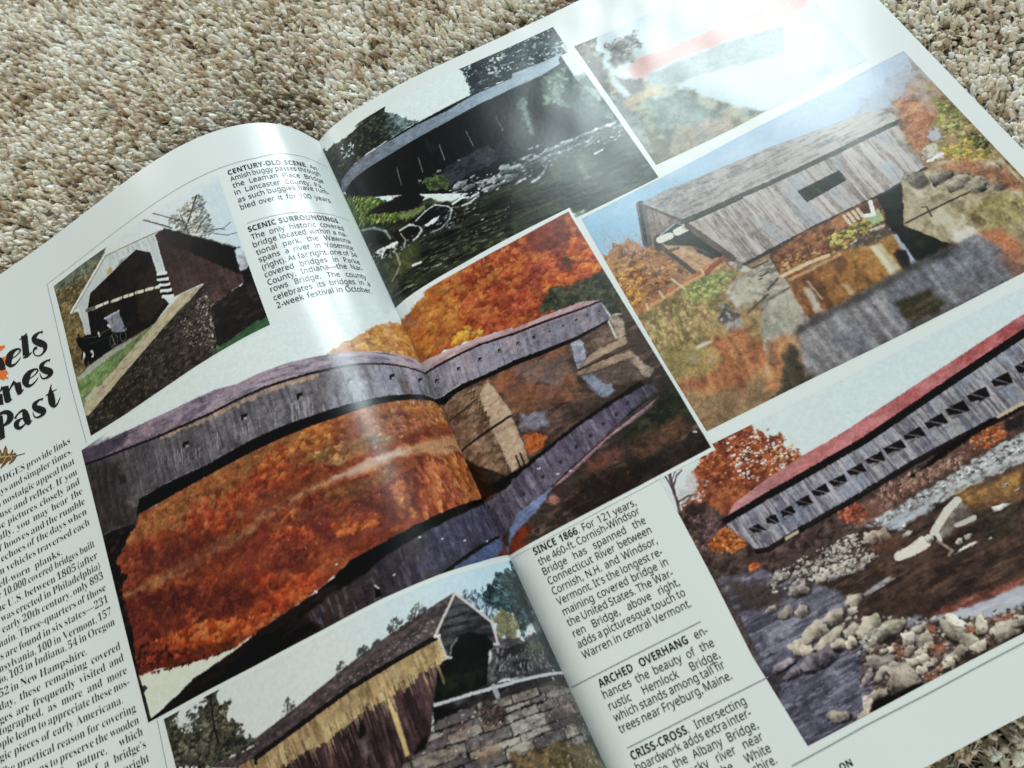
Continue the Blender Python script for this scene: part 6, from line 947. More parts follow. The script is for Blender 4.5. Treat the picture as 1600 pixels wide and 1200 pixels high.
fall_left.L([(-29.58,146.02),(-29.49,146.43)],0.2,'#e8c8a8',a=0.6)
fall_left.L([(-26.11,149.88),(-25.98,150.19)],0.2,'#e8c8a8',a=0.6)
fall_left.L([(-25.08,143.42),(-25.03,143.92)],0.2,'#e8c8a8',a=0.6)
fall_left.L([(-25.11,133.68),(-25.07,134.25)],0.2,'#e8c8a8',a=0.6)
fall_left.L([(-48.19,154.02),(-48.07,154.37)],0.2,'#e8c8a8',a=0.6)
fall_left.L([(-19.49,149.27),(-19.45,149.82)],0.2,'#e8c8a8',a=0.6)
fall_left.L([(-2.5,127.24),(-2.46,127.85)],0.2,'#e8c8a8',a=0.6)
fall_left.L([(-32.6,149.4),(-32.55,149.89)],0.2,'#e8c8a8',a=0.6)
fall_left.P([(-126.9,116.1),(-122.8,116.6),(-118.8,117.5),(-112.9,119),(-114.3,121),(-120.2,124),(-124.3,125.7),(-123.6,132),(-121.9,133.4),(-125,136.6),(-124.6,143.6),(-124.9,148.5),(-126,159.9),(-126.9,162.7),(-126.7,173.4),(-126.6,176.8),(-128.6,155.8),(-127.3,130.7)],'#16100e',soft=1,r=1.6,rs=2,t=[('#3c281e',0.6,2,1.5,1,0,0.5,0.7)])
fall_left.L([(-127,116.62),(-123.54,116.74)],1.2,'#c8a88c',a=0.8)
fall_left.P([(-126.5,163.1),(-118.3,164.2),(-112.5,166.5),(-106.4,167.9),(-100.5,169.1),(-97.4,169.4),(-90,170.7),(-87.7,170.9),(-108.1,172.3),(-126.7,175.3),(-126.6,169.3)],'#d6d8c6',soft=0.35,r=0.5,rs=0.9)
fall_left.P([(-126.7,165.9),(-125,166.4),(-124.3,167.4),(-126.2,168),(-126.9,167.3)],'#2e2e3c',soft=0.3)
fall_left.L([(-126.97,163.14),(-126.72,169.69),(-126.63,176.03)],1.6,'#1a1614',a=0.9)
fall_left.D([(-125.9,163.3),(-112.4,166.3),(-100.3,168.8),(-89.9,170.4),(-88.7,170.4),(-97.2,168.7),(-112.2,165.8)],35,(0.3,0.88),['#4c2414','#6c3018','#38180e','#5c2c18'],a=0.95)
fall_left.P([(-0.1,158.7),(-0.1,172),(-0.1,178.5),(-15.4,178.2),(-29.7,177.9),(-45.1,177.7),(-64.1,177.1),(-85.6,177.7),(-85.8,178.1),(-103.5,177.2),(-127,176.3),(-108,172.1),(-90.7,171),(-82.7,170),(-82.6,169.7),(-61.6,167.9),(-55,166.2),(-49.5,164.3),(-39.7,163.6),(-29.6,162.3),(-18.6,161)],'#1e1512',soft=0.35,r=0.3,rs=2,g=('#2b2226',(-84.0,173.5),(-32.5,169.5)),t=[('#0c0706',0.7,8,2,1.0,-0.024,0.42,0.65)])
fall_left.P([(-0.1,160),(-0.1,172),(-0.1,178.5),(-15.4,178.2),(-29.7,177.9),(-45.1,177.7),(-59.2,177.4),(-64,176.9),(-67.2,171.8),(-47.6,169.5),(-42.1,167.3),(-36,166.2),(-25.6,164.7),(-13.1,162.6)],'#45404f',soft=1,r=0.5,rs=2,g=('#3a2c28',(-15.8,167.4),(-63.0,174.2)),t=[('#2c2632',0.7,8,1.6,-0.017,1.0,0.45,0.68),('#6a6278',0.5,6,1.2,-0.017,1.0,0.56,0.75)])
fall_left.P([(-25.6,164.7),(-13.1,162.6),(-0.1,160),(-0.6,170.4),(-13.7,173),(-28,176.2),(-34.8,175.3)],'#4d4662',soft=1.5,r=1,rs=2,t=[('#322c40',0.6,8,1.4,-0.017,1.0,0.45,0.68),('#6c6484',0.5,6,1.1,-0.017,1.0,0.56,0.75)],a=0.85)
fall_left.P([(-0.4,158.7),(-18.6,161.1),(-29.7,162.4),(-39.7,163.6),(-49.5,164.4),(-55,166.2),(-52.6,167.6),(-47.6,169.5),(-42.1,167.5),(-36,166.3),(-25.7,164.8),(-13.3,162.9),(-0.1,160)],'#0d0908',soft=0.6,r=0.3)
fall_left.L([(-28.38,178.18),(-20.1,175.92),(-13.03,174.1),(-0.05,171.74)],1.1,'#15100f')
fall_left.P([(-0.1,172),(-0.1,177.9),(-15.3,177.9),(-23.6,177.7),(-13.4,174.8)],'#49587c',soft=0.6,r=0.4)
fall_left.P([(-0.1,174.2),(-0.1,172.1),(-0.1,178.5),(-6.5,178.3)],'#74301a',soft=0.6,r=0.8)
fall_left.L([(-24.25,168.66),(-23.81,168.6)],0.5,'#d8d4e0',a=0.8)
fall_left.L([(-17.68,171.06),(-17.17,170.98)],0.5,'#d8d4e0',a=0.8)
fall_left.L([(-9.25,172.84),(-8.51,172.71)],0.5,'#d8d4e0',a=0.8)
fall_left.L([(-40.5,173.06),(-40.12,173.04)],0.5,'#d8d4e0',a=0.8)
fall_left.L([(-54.03,163.55),(-53.64,163.55)],0.5,'#d8d4e0',a=0.8)
fall_left.L([(-30.18,166.06),(-29.77,166.01)],0.5,'#d8d4e0',a=0.8)
fall_left.P([(-46.4,173.8),(-45.1,174),(-45.4,176.7),(-46.9,176.4)],'#0e0a0a',soft=0.4)
fall_left.L([(-46.04,173.54),(-45.47,174.51)],0.5,'#c8c0c0')
fall_left.L([(-61.98,167.5),(-61.63,167.91)],0.6,'#e0d8d0')
fall_left.P([(-127.2,86),(-106.8,89.9),(-86.7,93.4),(-71.2,95.6),(-64.1,97.8),(-57.3,98.1),(-46.9,99.3),(-35.2,101.4),(-27.3,102.7),(-19.7,104.2),(-10.3,105.1),(-2,105.4),(-0.1,108.1),(-0.1,110.6),(-5.1,110.2),(-12.6,109.6),(-21.3,108.3),(-29,107.2),(-38.8,106),(-53.2,103.9),(-59,103.2),(-76.4,101.9),(-95.3,98.5),(-121,92.6),(-127.1,91)],'#80687a',soft=0.3,g=('#a89aa8',(-121.9,90.8),(-11.4,107.3)),t=[('#5c4c66',0.55,6,1.0,0.984,0.18,0.43,0.66),('#b08c94',0.5,5,1.0,0.984,0.18,0.52,0.74)])
fall_left.P([(-127.2,86),(-113.7,88.3),(-107,90.4),(-111.1,94),(-121,92.6),(-127.1,91)],'#3c3344',soft=2,r=1,rs=2,a=0.8)
fall_left.P([(-127.1,91.2),(-121.1,92.8),(-95.4,98.8),(-76.5,102.2),(-59.1,103.5),(-53.3,104.2),(-38.9,106.3),(-29.1,107.6),(-21.4,108.6),(-12.8,110),(-5.3,110.7),(-0.1,111.1),(-0.1,121.7),(-7.3,120.8),(-17.7,120.7),(-28.5,120.2),(-43.3,119.3),(-55.8,118.1),(-63.9,117.4),(-81.5,116.7),(-100.6,114),(-109.6,113.6),(-113.5,119.8),(-126.9,116.4),(-127,102.9)],'#4e474c',soft=0.3,r=0.2,rs=1,g=('#8f8a9a',(-111.9,105.3),(-14.5,113.7)),t=[('#39333a',0.45,12,1.0,-0.017,1.0,0.45,0.7),('#8a8490',0.35,7,0.8,-0.017,1.0,0.56,0.78),('#5e5352',0.5,9,6,-0.017,1.0,0.5,0.75)])
fall_left.P([(-127.1,92.2),(-120.1,94.3),(-112.3,97.5),(-117.2,108.2),(-111.3,116.5),(-113.5,119.8),(-126.9,116.4),(-127.3,103.9)],'#2c2626',soft=2.5,r=1.5,rs=3,t=[('#443c3c',0.6,8,1.0,-0.017,1.0,0.45,0.7)],a=0.85)
fall_left.P([(-95.5,99),(-76.6,102.4),(-59.3,103.9),(-53.4,104.5),(-39,106.6),(-39.9,108),(-54.3,105.6),(-59.8,105.5),(-77.1,103.8),(-95.8,99.9)],'#b39478',soft=0.5,r=0.9,rs=1,t=[('#8a7468',0.7,5,0.8,-0.017,1.0,0.45,0.7)],a=0.8)
fall_left.L([(-91.76,111.53),(-90.5,106.69)],0.25,'#b4a8a8',a=0.5)
fall_left.L([(-90.21,112.12),(-88.83,106.93)],0.25,'#d0c8cc',a=0.5)
fall_left.L([(-96.02,109.55),(-95.52,106.86)],0.25,'#2c262c',a=0.5)
fall_left.L([(-97.81,108.84),(-97.09,105.5)],0.25,'#d0c8cc',a=0.5)
fall_left.L([(-7.17,121.58),(-6.42,119.55)],0.25,'#2c262c',a=0.5)
fall_left.L([(-37.7,121.67),(-37.12,119.15)],0.25,'#b4a8a8',a=0.5)
fall_left.L([(-87.64,112.51),(-86.99,109.49)],0.25,'#c0b8c0',a=0.5)
fall_left.L([(-61.56,114.86),(-60.8,111.66)],0.25,'#b4a8a8',a=0.5)
fall_left.L([(-61.89,115.04),(-61.36,112.52)],0.25,'#2c262c',a=0.5)
fall_left.L([(-30.27,122.59),(-29.98,120.96)],0.25,'#2c262c',a=0.5)
fall_left.L([(-14.1,124.53),(-12.6,120.72)],0.25,'#d0c8cc',a=0.5)
fall_left.L([(-92.91,111.17),(-91.37,105.51)],0.25,'#b4a8a8',a=0.5)
fall_left.L([(-40.03,120.61),(-39.62,118.55)],0.25,'#c0b8c0',a=0.5)
fall_left.L([(-27,122.35),(-25.69,118.03)],0.25,'#d0c8cc',a=0.5)
fall_left.L([(-14.64,122.66),(-12.2,116.89)],0.25,'#c0b8c0',a=0.5)
fall_left.L([(-95.85,110.26),(-95.02,106.61)],0.25,'#2c262c',a=0.5)
fall_left.L([(-51.71,117.85),(-50.19,112.42)],0.25,'#d0c8cc',a=0.5)
fall_left.L([(-56.82,116.62),(-55.84,112.79)],0.25,'#d0c8cc',a=0.5)
fall_left.L([(-42.31,120.26),(-41.41,116.75)],0.25,'#b4a8a8',a=0.5)
fall_left.L([(-65.94,115.73),(-65.24,112.69)],0.25,'#2c262c',a=0.5)
fall_left.L([(-47.72,119.47),(-46.24,114.21)],0.25,'#b4a8a8',a=0.5)
fall_left.L([(-14.03,124.39),(-10.27,116.28)],0.25,'#d0c8cc',a=0.5)
fall_left.L([(-76.92,113.29),(-76.23,110.21)],0.25,'#c0b8c0',a=0.5)
fall_left.L([(-37.83,121.71),(-37.1,118.74)],0.25,'#2c262c',a=0.5)
fall_left.L([(-30.13,122.36),(-29.18,118.93)],0.25,'#d0c8cc',a=0.5)
fall_left.L([(-34.26,122.77),(-32.95,118.24)],0.25,'#c0b8c0',a=0.5)
fall_left.L([(-75.39,112.66),(-75.02,110.49)],0.25,'#c0b8c0',a=0.5)
fall_left.L([(-83.4,113.01),(-82.79,110.11)],0.25,'#d0c8cc',a=0.5)
fall_left.L([(-39.43,121.37),(-37.78,115.7)],0.25,'#b4a8a8',a=0.5)
fall_left.L([(-50.35,118.28),(-48.68,112.42)],0.25,'#b4a8a8',a=0.5)
fall_left.L([(-66.57,115.02),(-65.96,112.24)],0.25,'#b4a8a8',a=0.5)
fall_left.L([(-45.75,120.45),(-44.18,114.95)],0.25,'#c0b8c0',a=0.5)
fall_left.L([(-70.42,114.27),(-69.16,109.55)],0.25,'#d0c8cc',a=0.5)
fall_left.L([(-17.24,123.11),(-16.35,120.32)],0.25,'#b4a8a8',a=0.5)
fall_left.L([(-49.63,118.24),(-47.98,112.45)],0.25,'#b4a8a8',a=0.5)
fall_left.L([(-65.35,114.43),(-64.77,111.72)],0.25,'#c0b8c0',a=0.5)
fall_left.L([(-47.11,118.1),(-47.02,116.94)],0.25,'#b4a8a8',a=0.5)
fall_left.L([(-47.69,117.86),(-46.64,113.88)],0.25,'#d0c8cc',a=0.5)
fall_left.L([(-84.86,112.68),(-83.7,108.15)],0.25,'#d0c8cc',a=0.5)
fall_left.L([(-76.6,114.03),(-75.23,108.97)],0.25,'#d0c8cc',a=0.5)
fall_left.L([(-97.91,109.63),(-97.64,107.63)],0.25,'#2c262c',a=0.5)
fall_left.L([(-51.54,118.5),(-49.87,112.65)],0.25,'#d0c8cc',a=0.5)
fall_left.L([(-19.71,123.9),(-17.68,118.36)],0.25,'#b4a8a8',a=0.5)
fall_left.L([(-46.3,118.36),(-44.96,113.5)],0.25,'#c0b8c0',a=0.5)
fall_left.L([(-19.46,124.29),(-18.2,120.55)],0.25,'#d0c8cc',a=0.5)
fall_left.L([(-10.72,123.73),(-7.85,117.87)],0.25,'#2c262c',a=0.5)
fall_left.L([(-37.39,120.61),(-37.12,118.96)],0.25,'#c0b8c0',a=0.5)
fall_left.L([(-34.08,122.15),(-32.35,116.42)],0.25,'#2c262c',a=0.5)
fall_left.L([(-70.2,115.07),(-69.28,111.35)],0.25,'#c0b8c0',a=0.5)
fall_left.L([(-90.55,110.46),(-90.19,108.22)],0.25,'#d0c8cc',a=0.5)
fall_left.L([(-11.52,124.17),(-9.63,119.91)],0.25,'#b4a8a8',a=0.5)
fall_left.L([(-19.8,123.3),(-18.23,118.79)],0.25,'#d0c8cc',a=0.5)
fall_left.L([(-23.28,123.05),(-21.42,117.57)],0.25,'#b4a8a8',a=0.5)
fall_left.L([(-25.12,124.58),(-22.57,117.23)],0.25,'#b4a8a8',a=0.5)
fall_left.L([(-69.78,114.42),(-69.25,111.82)],0.25,'#c0b8c0',a=0.5)
fall_left.L([(-49.98,118.09),(-49.31,115.2)],0.25,'#2c262c',a=0.5)
fall_left.L([(-41.89,119.55),(-41.38,117.18)],0.25,'#c0b8c0',a=0.5)
fall_left.L([(-5.35,121.41),(-2.33,116)],0.25,'#d0c8cc',a=0.5)
fall_left.L([(-67.1,114.02),(-66.77,112.03)],0.25,'#c0b8c0',a=0.5)
fall_left.L([(-78.1,112.76),(-77.63,110.32)],0.25,'#2c262c',a=0.5)
fall_left.L([(-127.12,91.12),(-121.04,92.67),(-95.37,98.7),(-76.47,102.01),(-59.08,103.31),(-53.24,104.03),(-38.82,106.17),(-29.04,107.4),(-21.35,108.43),(-12.66,109.76),(-5.21,110.45),(-0.05,110.94)],0.85,'#1b1214',a=0.95)
fall_left.P([(-66.1,108),(-64,108.5),(-64.5,110.5),(-66.4,109.9)],'#141012',soft=0.3)
fall_left.P([(-65.4,109.3),(-64.3,109.5),(-64.5,110.5),(-65.9,110.1)],'#b0aab0',soft=0.3,a=0.8)
fall_left.P([(-88,105.4),(-85.6,106.1),(-86.1,108),(-88.2,107.3)],'#141012',soft=0.3)
fall_left.P([(-87.2,106.8),(-86,107.1),(-86.1,108),(-87.7,107.5)],'#b0aab0',soft=0.3,a=0.8)
fall_left.P([(-47.8,110.4),(-45.9,110.6),(-46.4,112.6),(-48.1,112.3)],'#141012',soft=0.3)
fall_left.P([(-47.2,111.6),(-46.2,111.7),(-46.4,112.6),(-47.7,112.4)],'#b0aab0',soft=0.3,a=0.8)
fall_left.P([(-32.2,111.6),(-30.3,111.5),(-30.9,113.5),(-32.5,113.4)],'#141012',soft=0.3)
fall_left.P([(-31.7,112.6),(-30.7,112.6),(-30.9,113.5),(-32.1,113.4)],'#b0aab0',soft=0.3,a=0.8)
fall_left.P([(-18.6,113.2),(-16.4,112.7),(-17.1,114.7),(-19,115)],'#141012',soft=0.3)
fall_left.P([(-18,114.1),(-16.9,113.8),(-17.1,114.7),(-18.5,114.9)],'#b0aab0',soft=0.3,a=0.8)
fall_left.P([(-6.4,114.2),(-3.7,113.3),(-4.7,115),(-7,115.7)],'#141012',soft=0.3)
fall_left.P([(-5.7,114.8),(-4.3,114.3),(-4.7,115),(-6.4,115.5)],'#b0aab0',soft=0.3,a=0.8)
fall_left.P([(-114.9,102.2),(-111.9,103),(-112.4,105.7),(-115.3,104.6)],'#1c1818',soft=1.2,r=0.6,rs=1,a=0.7)
fall_left.P([(-111.7,117.7),(-109.6,113.6),(-100.6,114),(-81.5,116.7),(-63.8,117.3),(-55.8,118),(-43.3,119.3),(-28.5,120.2),(-17.7,120.7),(-7.2,120.7),(-0.1,121.7),(-0.1,123.8),(-3.1,122.5),(-15.6,122.8),(-24.2,122.7),(-39.4,122.7),(-54.4,121.6),(-65.1,120.9),(-82.7,120),(-102.2,118.7)],'#0d0908',soft=0.35)
fall_left.build(INK, LEFT, 'left half of the photo of a long covered bridge amid orange autumn woods', sat=.8, gain=.95, neu=.12, warm=.93)

plank_bridge = Photo([(-121.5,177.7),(-105.2,178.1),(-86.1,178.8),(-64.8,179.1),(-45.5,178.8),(-30.3,179),(-16.2,179.7),(-0.6,179.5)],[(-0.1,179.7),(-0.1,266)],[(-121.4,266),(-0.1,266)],[(-121.5,177.7),(-121.4,266)],'#d8dcd8',0.18,23)
plank_bridge.P([(-121.8,177.8),(-85.6,177.7),(-55,179),(-29.7,177.9),(-0.1,178.5),(-11.1,193.4),(-21.1,199.7),(-28.9,183.9),(-59.1,189.8),(-92.3,195),(-127.1,189.2)],'#d3d8d6',soft=0.3,g=('#bcd8e4',(-62.4,185.7),(-18.6,184.2)))
plank_bridge.P([(-121.3,178),(-119.1,177.5),(-116.7,178.1),(-117.2,181.1),(-113,183.6),(-109.2,182.1),(-112.5,180.7),(-105.3,180.1),(-103.4,178.4),(-101.1,179.1),(-100.9,181.9),(-96.8,182.3),(-100.1,184.5),(-99.2,187),(-95.5,189.8),(-97.9,191.4),(-92.1,194.6),(-92.9,196.4),(-107.9,196.5),(-121.6,191.3)],'#45443a',soft=0.5,r=1.6,rs=1.4,t=[('#25261c',0.8,1.8,1.2,1,0,0.42,0.62),('#77735c',0.6,1.4,0.9,1,0,0.56,0.74)])
plank_bridge.D([(-120.1,178.5),(-116.2,181.9),(-108.5,181.9),(-103,179.2),(-100.1,184.5),(-99.5,187.8),(-96.3,190.4),(-92.6,195.7),(-110.6,195.5),(-121.5,190.9)],330,(0.2,0.55),['#38382c','#5c5a44','#24261c','#6c664c','#4a4c3c','#807a60'],asp=2,ax=(0.999,0.047),a=0.8)
plank_bridge.D([(-119.6,178.7),(-111.1,180.4),(-109.3,185.6),(-115.8,184.3)],40,(0.2,0.45),['#c8ccc8','#aab0ac'],a=0.8)
plank_bridge.L([(-103.08,178.51),(-104.76,186.96),(-104.61,191.37)],0.8,'#201e1a')
plank_bridge.D([(-113.8,178.8),(-104.1,178.8),(-105.7,184.4),(-112.6,184.3)],60,(0.15,0.4),['#4c4e44','#383a32'],asp=2.6,ax=(0.999,0.051),a=0.8)
plank_bridge.D([(-82.9,193.2),(-80.9,190.4),(-79.1,189.4),(-77.4,191.4),(-78.4,193.9)],46,(0.15,0.4),['#5a5c5a','#3c3e3c','#74787a','#4a4c48'],asp=1.8,ax=(0.798,-0.603),a=0.8)
plank_bridge.L([(-81.43,194.4),(-79.19,189.7)],0.35,'#4a4644',a=0.8)
plank_bridge.D([(-64.5,190.6),(-63,188.4),(-61.6,187.6),(-60.5,189.1),(-61.3,191.1)],46,(0.15,0.4),['#5a5c5a','#3c3e3c','#74787a','#4a4c48'],asp=1.8,ax=(0.798,-0.603),a=0.8)
plank_bridge.L([(-63.53,191.47),(-61.71,187.77)],0.35,'#4a4644',a=0.8)
plank_bridge.D([(-57.8,188.7),(-56.1,186.9),(-54.5,186.3),(-52.8,188),(-53.5,189.9)],46,(0.15,0.4),['#5a5c5a','#3c3e3c','#74787a','#4a4c48'],asp=1.8,ax=(0.798,-0.603),a=0.8)
plank_bridge.L([(-56.21,189.89),(-54.53,186.53)],0.35,'#4a4644',a=0.8)
plank_bridge.D([(-52.8,188.2),(-51.8,187.1),(-50.9,186.7),(-49.9,187.7),(-50.3,188.8)],46,(0.15,0.4),['#5a5c5a','#3c3e3c','#74787a','#4a4c48'],asp=1.8,ax=(0.798,-0.603),a=0.8)
plank_bridge.L([(-52.03,188.8),(-50.9,186.83)],0.35,'#4a4644',a=0.8)
plank_bridge.D([(-48.2,186.5),(-46.3,184.2),(-44.5,183.4),(-42.7,185.3),(-43.6,187.6)],46,(0.15,0.4),['#5a5c5a','#3c3e3c','#74787a','#4a4c48'],asp=1.8,ax=(0.798,-0.603),a=0.8)
plank_bridge.L([(-46.59,187.83),(-44.6,183.67)],0.35,'#4a4644',a=0.8)
plank_bridge.D([(-41.7,185.6),(-39.7,183.2),(-37.7,182.5),(-35.7,184.4),(-36.7,186.8)],46,(0.15,0.4),['#5a5c5a','#3c3e3c','#74787a','#4a4c48'],asp=1.8,ax=(0.798,-0.603),a=0.8)
plank_bridge.L([(-39.85,186.94),(-37.79,182.7)],0.35,'#4a4644',a=0.8)
plank_bridge.D([(-25.9,186),(-24.2,184.5),(-21.4,185.2),(-19.3,187.8),(-17.3,192.7),(-19.8,194.2),(-22.6,190)],120,(0.15,0.5),['#5c6c80','#46546a','#8496a4','#3a4454','#9cb0bc'],asp=2,ax=(0.607,-0.795),a=0.8)
plank_bridge.P([(-17.5,185.5),(-11.8,183.4),(-1.3,181.6),(-0.2,180.6),(-0.1,185.1),(-2.5,197.2),(-13.5,203.1),(-12.5,195.4),(-12.3,195),(-17.3,192.7),(-20.4,189.8)],'#2f4a50',soft=0.8,r=2,rs=1.6,t=[('#16282e',0.85,1.8,1.3,1,0,0.42,0.62),('#6c94a0',0.6,1.3,0.9,1,0,0.58,0.75)])
plank_bridge.D([(-13.1,183.2),(-2.2,182.5),(-12.3,195),(-15.2,193.3),(-15,188.6)],120,(0.2,0.6),['#2c4448','#1a2c30','#446468','#5c8488'],asp=2.2,ax=(0.792,0.611),a=0.8)
plank_bridge.P([(-19.2,193),(-14.4,193),(-11.6,196.1),(-14.1,202),(-19.9,199.7),(-19.8,195.1)],'#7f7a54',soft=0.8,r=1.8,rs=1.4,t=[('#54523c',0.7,1.6,1.2,1,0,0.43,0.64),('#a8a074',0.6,1.3,1,1,0,0.56,0.74)])
plank_bridge.P([(-20.6,199.9),(-15.8,200.6),(-13,202.4),(-0.1,202.4),(-0.1,212.6),(-0.9,214.7),(-21.6,211),(-21.6,211),(-28.7,209.3),(-23.8,201)],'#473f46',soft=0.8,r=1.5,rs=2.5,t=[('#241f26',0.8,3,2,1,0,0.42,0.63),('#7a7078',0.6,2,1.4,1,0,0.56,0.74)])
plank_bridge.P([(-12.6,203.9),(-3.5,203.4),(-4,208.1),(-11.2,210.2),(-14.3,207.5)],'#56604a',soft=1,r=1.6,rs=1.5,t=[('#2c3428',0.7,1.5,1.2,1,0,0.45,0.65)],a=0.8)
plank_bridge.P([(-4.1,184.5),(-0.1,184.9),(-0.1,199.8),(-0.1,214.7),(-4.6,211.7),(-5.6,199.2),(-7.1,190.2)],'#1c2a30',soft=1.2,r=1.5,rs=2,t=[('#42584c',0.6,2,1.5,1,0,0.5,0.7)],a=0.8)
plank_bridge.D([(-21.6,200.9),(-17.4,203.3),(-5.8,207.8),(-5.5,211.6),(-21.2,210.3),(-24.8,207.2)],130,(0.15,0.4),['#8c828c','#5c545c','#2c262c','#a49aa4'],asp=2,ax=(0.607,-0.795),a=0.6)
plank_bridge.P([(-42.9,207.5),(-39,199.2),(-35.7,198.9),(-33.2,196.1),(-30.8,195),(-27.4,194.8),(-23.5,197.2),(-21.2,201),(-24.3,201.6),(-28.7,209.3),(-39.4,208.7)],'#10120d',soft=0.4,t=[('#23281a',0.8,5,5,1,0,0.42,0.7)])
plank_bridge.P([(-36.5,192.5),(-26.9,184.1),(-20.1,194.8),(-21.1,201),(-22.1,199.6),(-23.6,197.5),(-27.5,195),(-30.8,195.2),(-33.3,196.5),(-34.6,198.8),(-35.6,198.1),(-35.1,193.1)],'#3a343c',soft=0.3,t=[('#57505a',0.7,9,0.8,0.989,0.151,0.45,0.68),('#201c22',0.6,7,0.8,0.989,0.151,0.52,0.72)])
plank_bridge.P([(-34.1,196.2),(-30.7,194.8),(-27,195),(-23.2,197.6),(-23.6,200.6),(-26.6,204.7),(-32.8,203.7),(-35.7,199.8)],'#12140f',soft=0.8,r=0.6,rs=2,a=0.8)
plank_bridge.P([(-98.6,196.3),(-92.9,196.4),(-92.2,194.7),(-77.7,192.7),(-58.8,189.1),(-45.3,186.7),(-26.8,183.8),(-36.3,192.6),(-46.6,193.3),(-61,194.6),(-76.7,196.8),(-93.9,199),(-94.1,199.7),(-102.5,198.6),(-110.6,195.5)],'#4a383e',soft=0.3,g=('#5a464c',(-99.2,197.7),(-35.8,189.2)),t=[('#33262c',0.6,7,1.0,0.994,-0.111,0.43,0.66),('#7a666c',0.5,1.4,0.7,0.994,-0.111,0.58,0.76)])
plank_bridge.L([(-58.4,192.37),(-57.97,192.36)],0.25,'#a8929a',a=0.6)
plank_bridge.L([(-45.19,192.74),(-44.78,192.72)],0.25,'#a8929a',a=0.6)
plank_bridge.L([(-53.23,193.06),(-52.8,193.04)],0.25,'#a8929a',a=0.6)
plank_bridge.L([(-55.35,194.21),(-54.93,194.19)],0.25,'#a8929a',a=0.6)
plank_bridge.L([(-46.43,190.11),(-46.01,190.09)],0.25,'#a8929a',a=0.6)
plank_bridge.L([(-41.31,189.8),(-40.89,189.77)],0.25,'#a8929a',a=0.6)
plank_bridge.L([(-68.67,193.2),(-68.22,193.19)],0.25,'#a8929a',a=0.6)
plank_bridge.L([(-39.36,191.05),(-38.94,191.02)],0.25,'#a8929a',a=0.6)
plank_bridge.L([(-53.57,192.85),(-53.14,192.84)],0.25,'#a8929a',a=0.6)
plank_bridge.L([(-42.1,189.52),(-41.69,189.49)],0.25,'#a8929a',a=0.6)
plank_bridge.L([(-42.95,191.65),(-42.53,191.62)],0.25,'#a8929a',a=0.6)
plank_bridge.L([(-35.87,188.32),(-35.44,188.29)],0.25,'#a8929a',a=0.6)
plank_bridge.L([(-46.48,191.62),(-46.06,191.6)],0.25,'#a8929a',a=0.6)
plank_bridge.L([(-38.74,189.86),(-38.32,189.83)],0.25,'#a8929a',a=0.6)
plank_bridge.L([(-44.4,192.46),(-43.98,192.43)],0.25,'#a8929a',a=0.6)
plank_bridge.L([(-53.86,192.76),(-53.43,192.75)],0.25,'#a8929a',a=0.6)
plank_bridge.L([(-37.09,188.5),(-36.67,188.47)],0.25,'#a8929a',a=0.6)
plank_bridge.L([(-35.44,189.06),(-35.01,189.02)],0.25,'#a8929a',a=0.6)
plank_bridge.L([(-49.79,191.46),(-49.37,191.44)],0.25,'#a8929a',a=0.6)
plank_bridge.L([(-40.24,190.65),(-39.82,190.62)],0.25,'#a8929a',a=0.6)
plank_bridge.L([(-40.97,189.42),(-40.55,189.39)],0.25,'#a8929a',a=0.6)
plank_bridge.L([(-38.47,191.23),(-38.05,191.2)],0.25,'#a8929a',a=0.6)
plank_bridge.L([(-42.98,190.13),(-42.56,190.11)],0.25,'#a8929a',a=0.6)
plank_bridge.L([(-57.29,193.05),(-56.86,193.04)],0.25,'#a8929a',a=0.6)
plank_bridge.L([(-68.38,196.04),(-67.94,196.02)],0.25,'#a8929a',a=0.6)
plank_bridge.L([(-52.31,193.91),(-51.89,193.89)],0.25,'#a8929a',a=0.6)
plank_bridge.L([(-61,194.17),(-60.57,194.15)],0.25,'#a8929a',a=0.6)
plank_bridge.L([(-40.33,191),(-39.91,190.97)],0.25,'#a8929a',a=0.6)
plank_bridge.L([(-50.61,190.73),(-50.19,190.71)],0.25,'#a8929a',a=0.6)
plank_bridge.L([(-50.66,191.92),(-50.24,191.9)],0.25,'#a8929a',a=0.6)
plank_bridge.L([(-37.07,191.46),(-36.64,191.43)],0.25,'#a8929a',a=0.6)
plank_bridge.L([(-36.77,191.42),(-36.35,191.38)],0.25,'#a8929a',a=0.6)
plank_bridge.L([(-60.92,192.24),(-60.49,192.22)],0.25,'#a8929a',a=0.6)
plank_bridge.L([(-55.38,191.4),(-54.95,191.39)],0.25,'#a8929a',a=0.6)
plank_bridge.L([(-64.36,194.38),(-63.92,194.37)],0.25,'#a8929a',a=0.6)
plank_bridge.L([(-60.1,193.94),(-59.67,193.92)],0.25,'#a8929a',a=0.6)
plank_bridge.L([(-52.41,191.8),(-51.99,191.78)],0.25,'#a8929a',a=0.6)
plank_bridge.L([(-35.36,188.64),(-34.93,188.6)],0.25,'#a8929a',a=0.6)
plank_bridge.L([(-38.02,190.23),(-37.6,190.2)],0.25,'#a8929a',a=0.6)
plank_bridge.L([(-43.37,189.96),(-42.95,189.93)],0.25,'#a8929a',a=0.6)
plank_bridge.L([(-42.12,192.07),(-41.7,192.05)],0.25,'#a8929a',a=0.6)
plank_bridge.L([(-60.07,193.49),(-59.64,193.47)],0.25,'#a8929a',a=0.6)
plank_bridge.L([(-44.1,191.11),(-43.68,191.09)],0.25,'#a8929a',a=0.6)
plank_bridge.L([(-41.6,191.21),(-41.18,191.19)],0.25,'#a8929a',a=0.6)
plank_bridge.L([(-55.4,193.5),(-54.98,193.49)],0.25,'#a8929a',a=0.6)
plank_bridge.L([(-40.78,190.53),(-40.36,190.5)],0.25,'#a8929a',a=0.6)
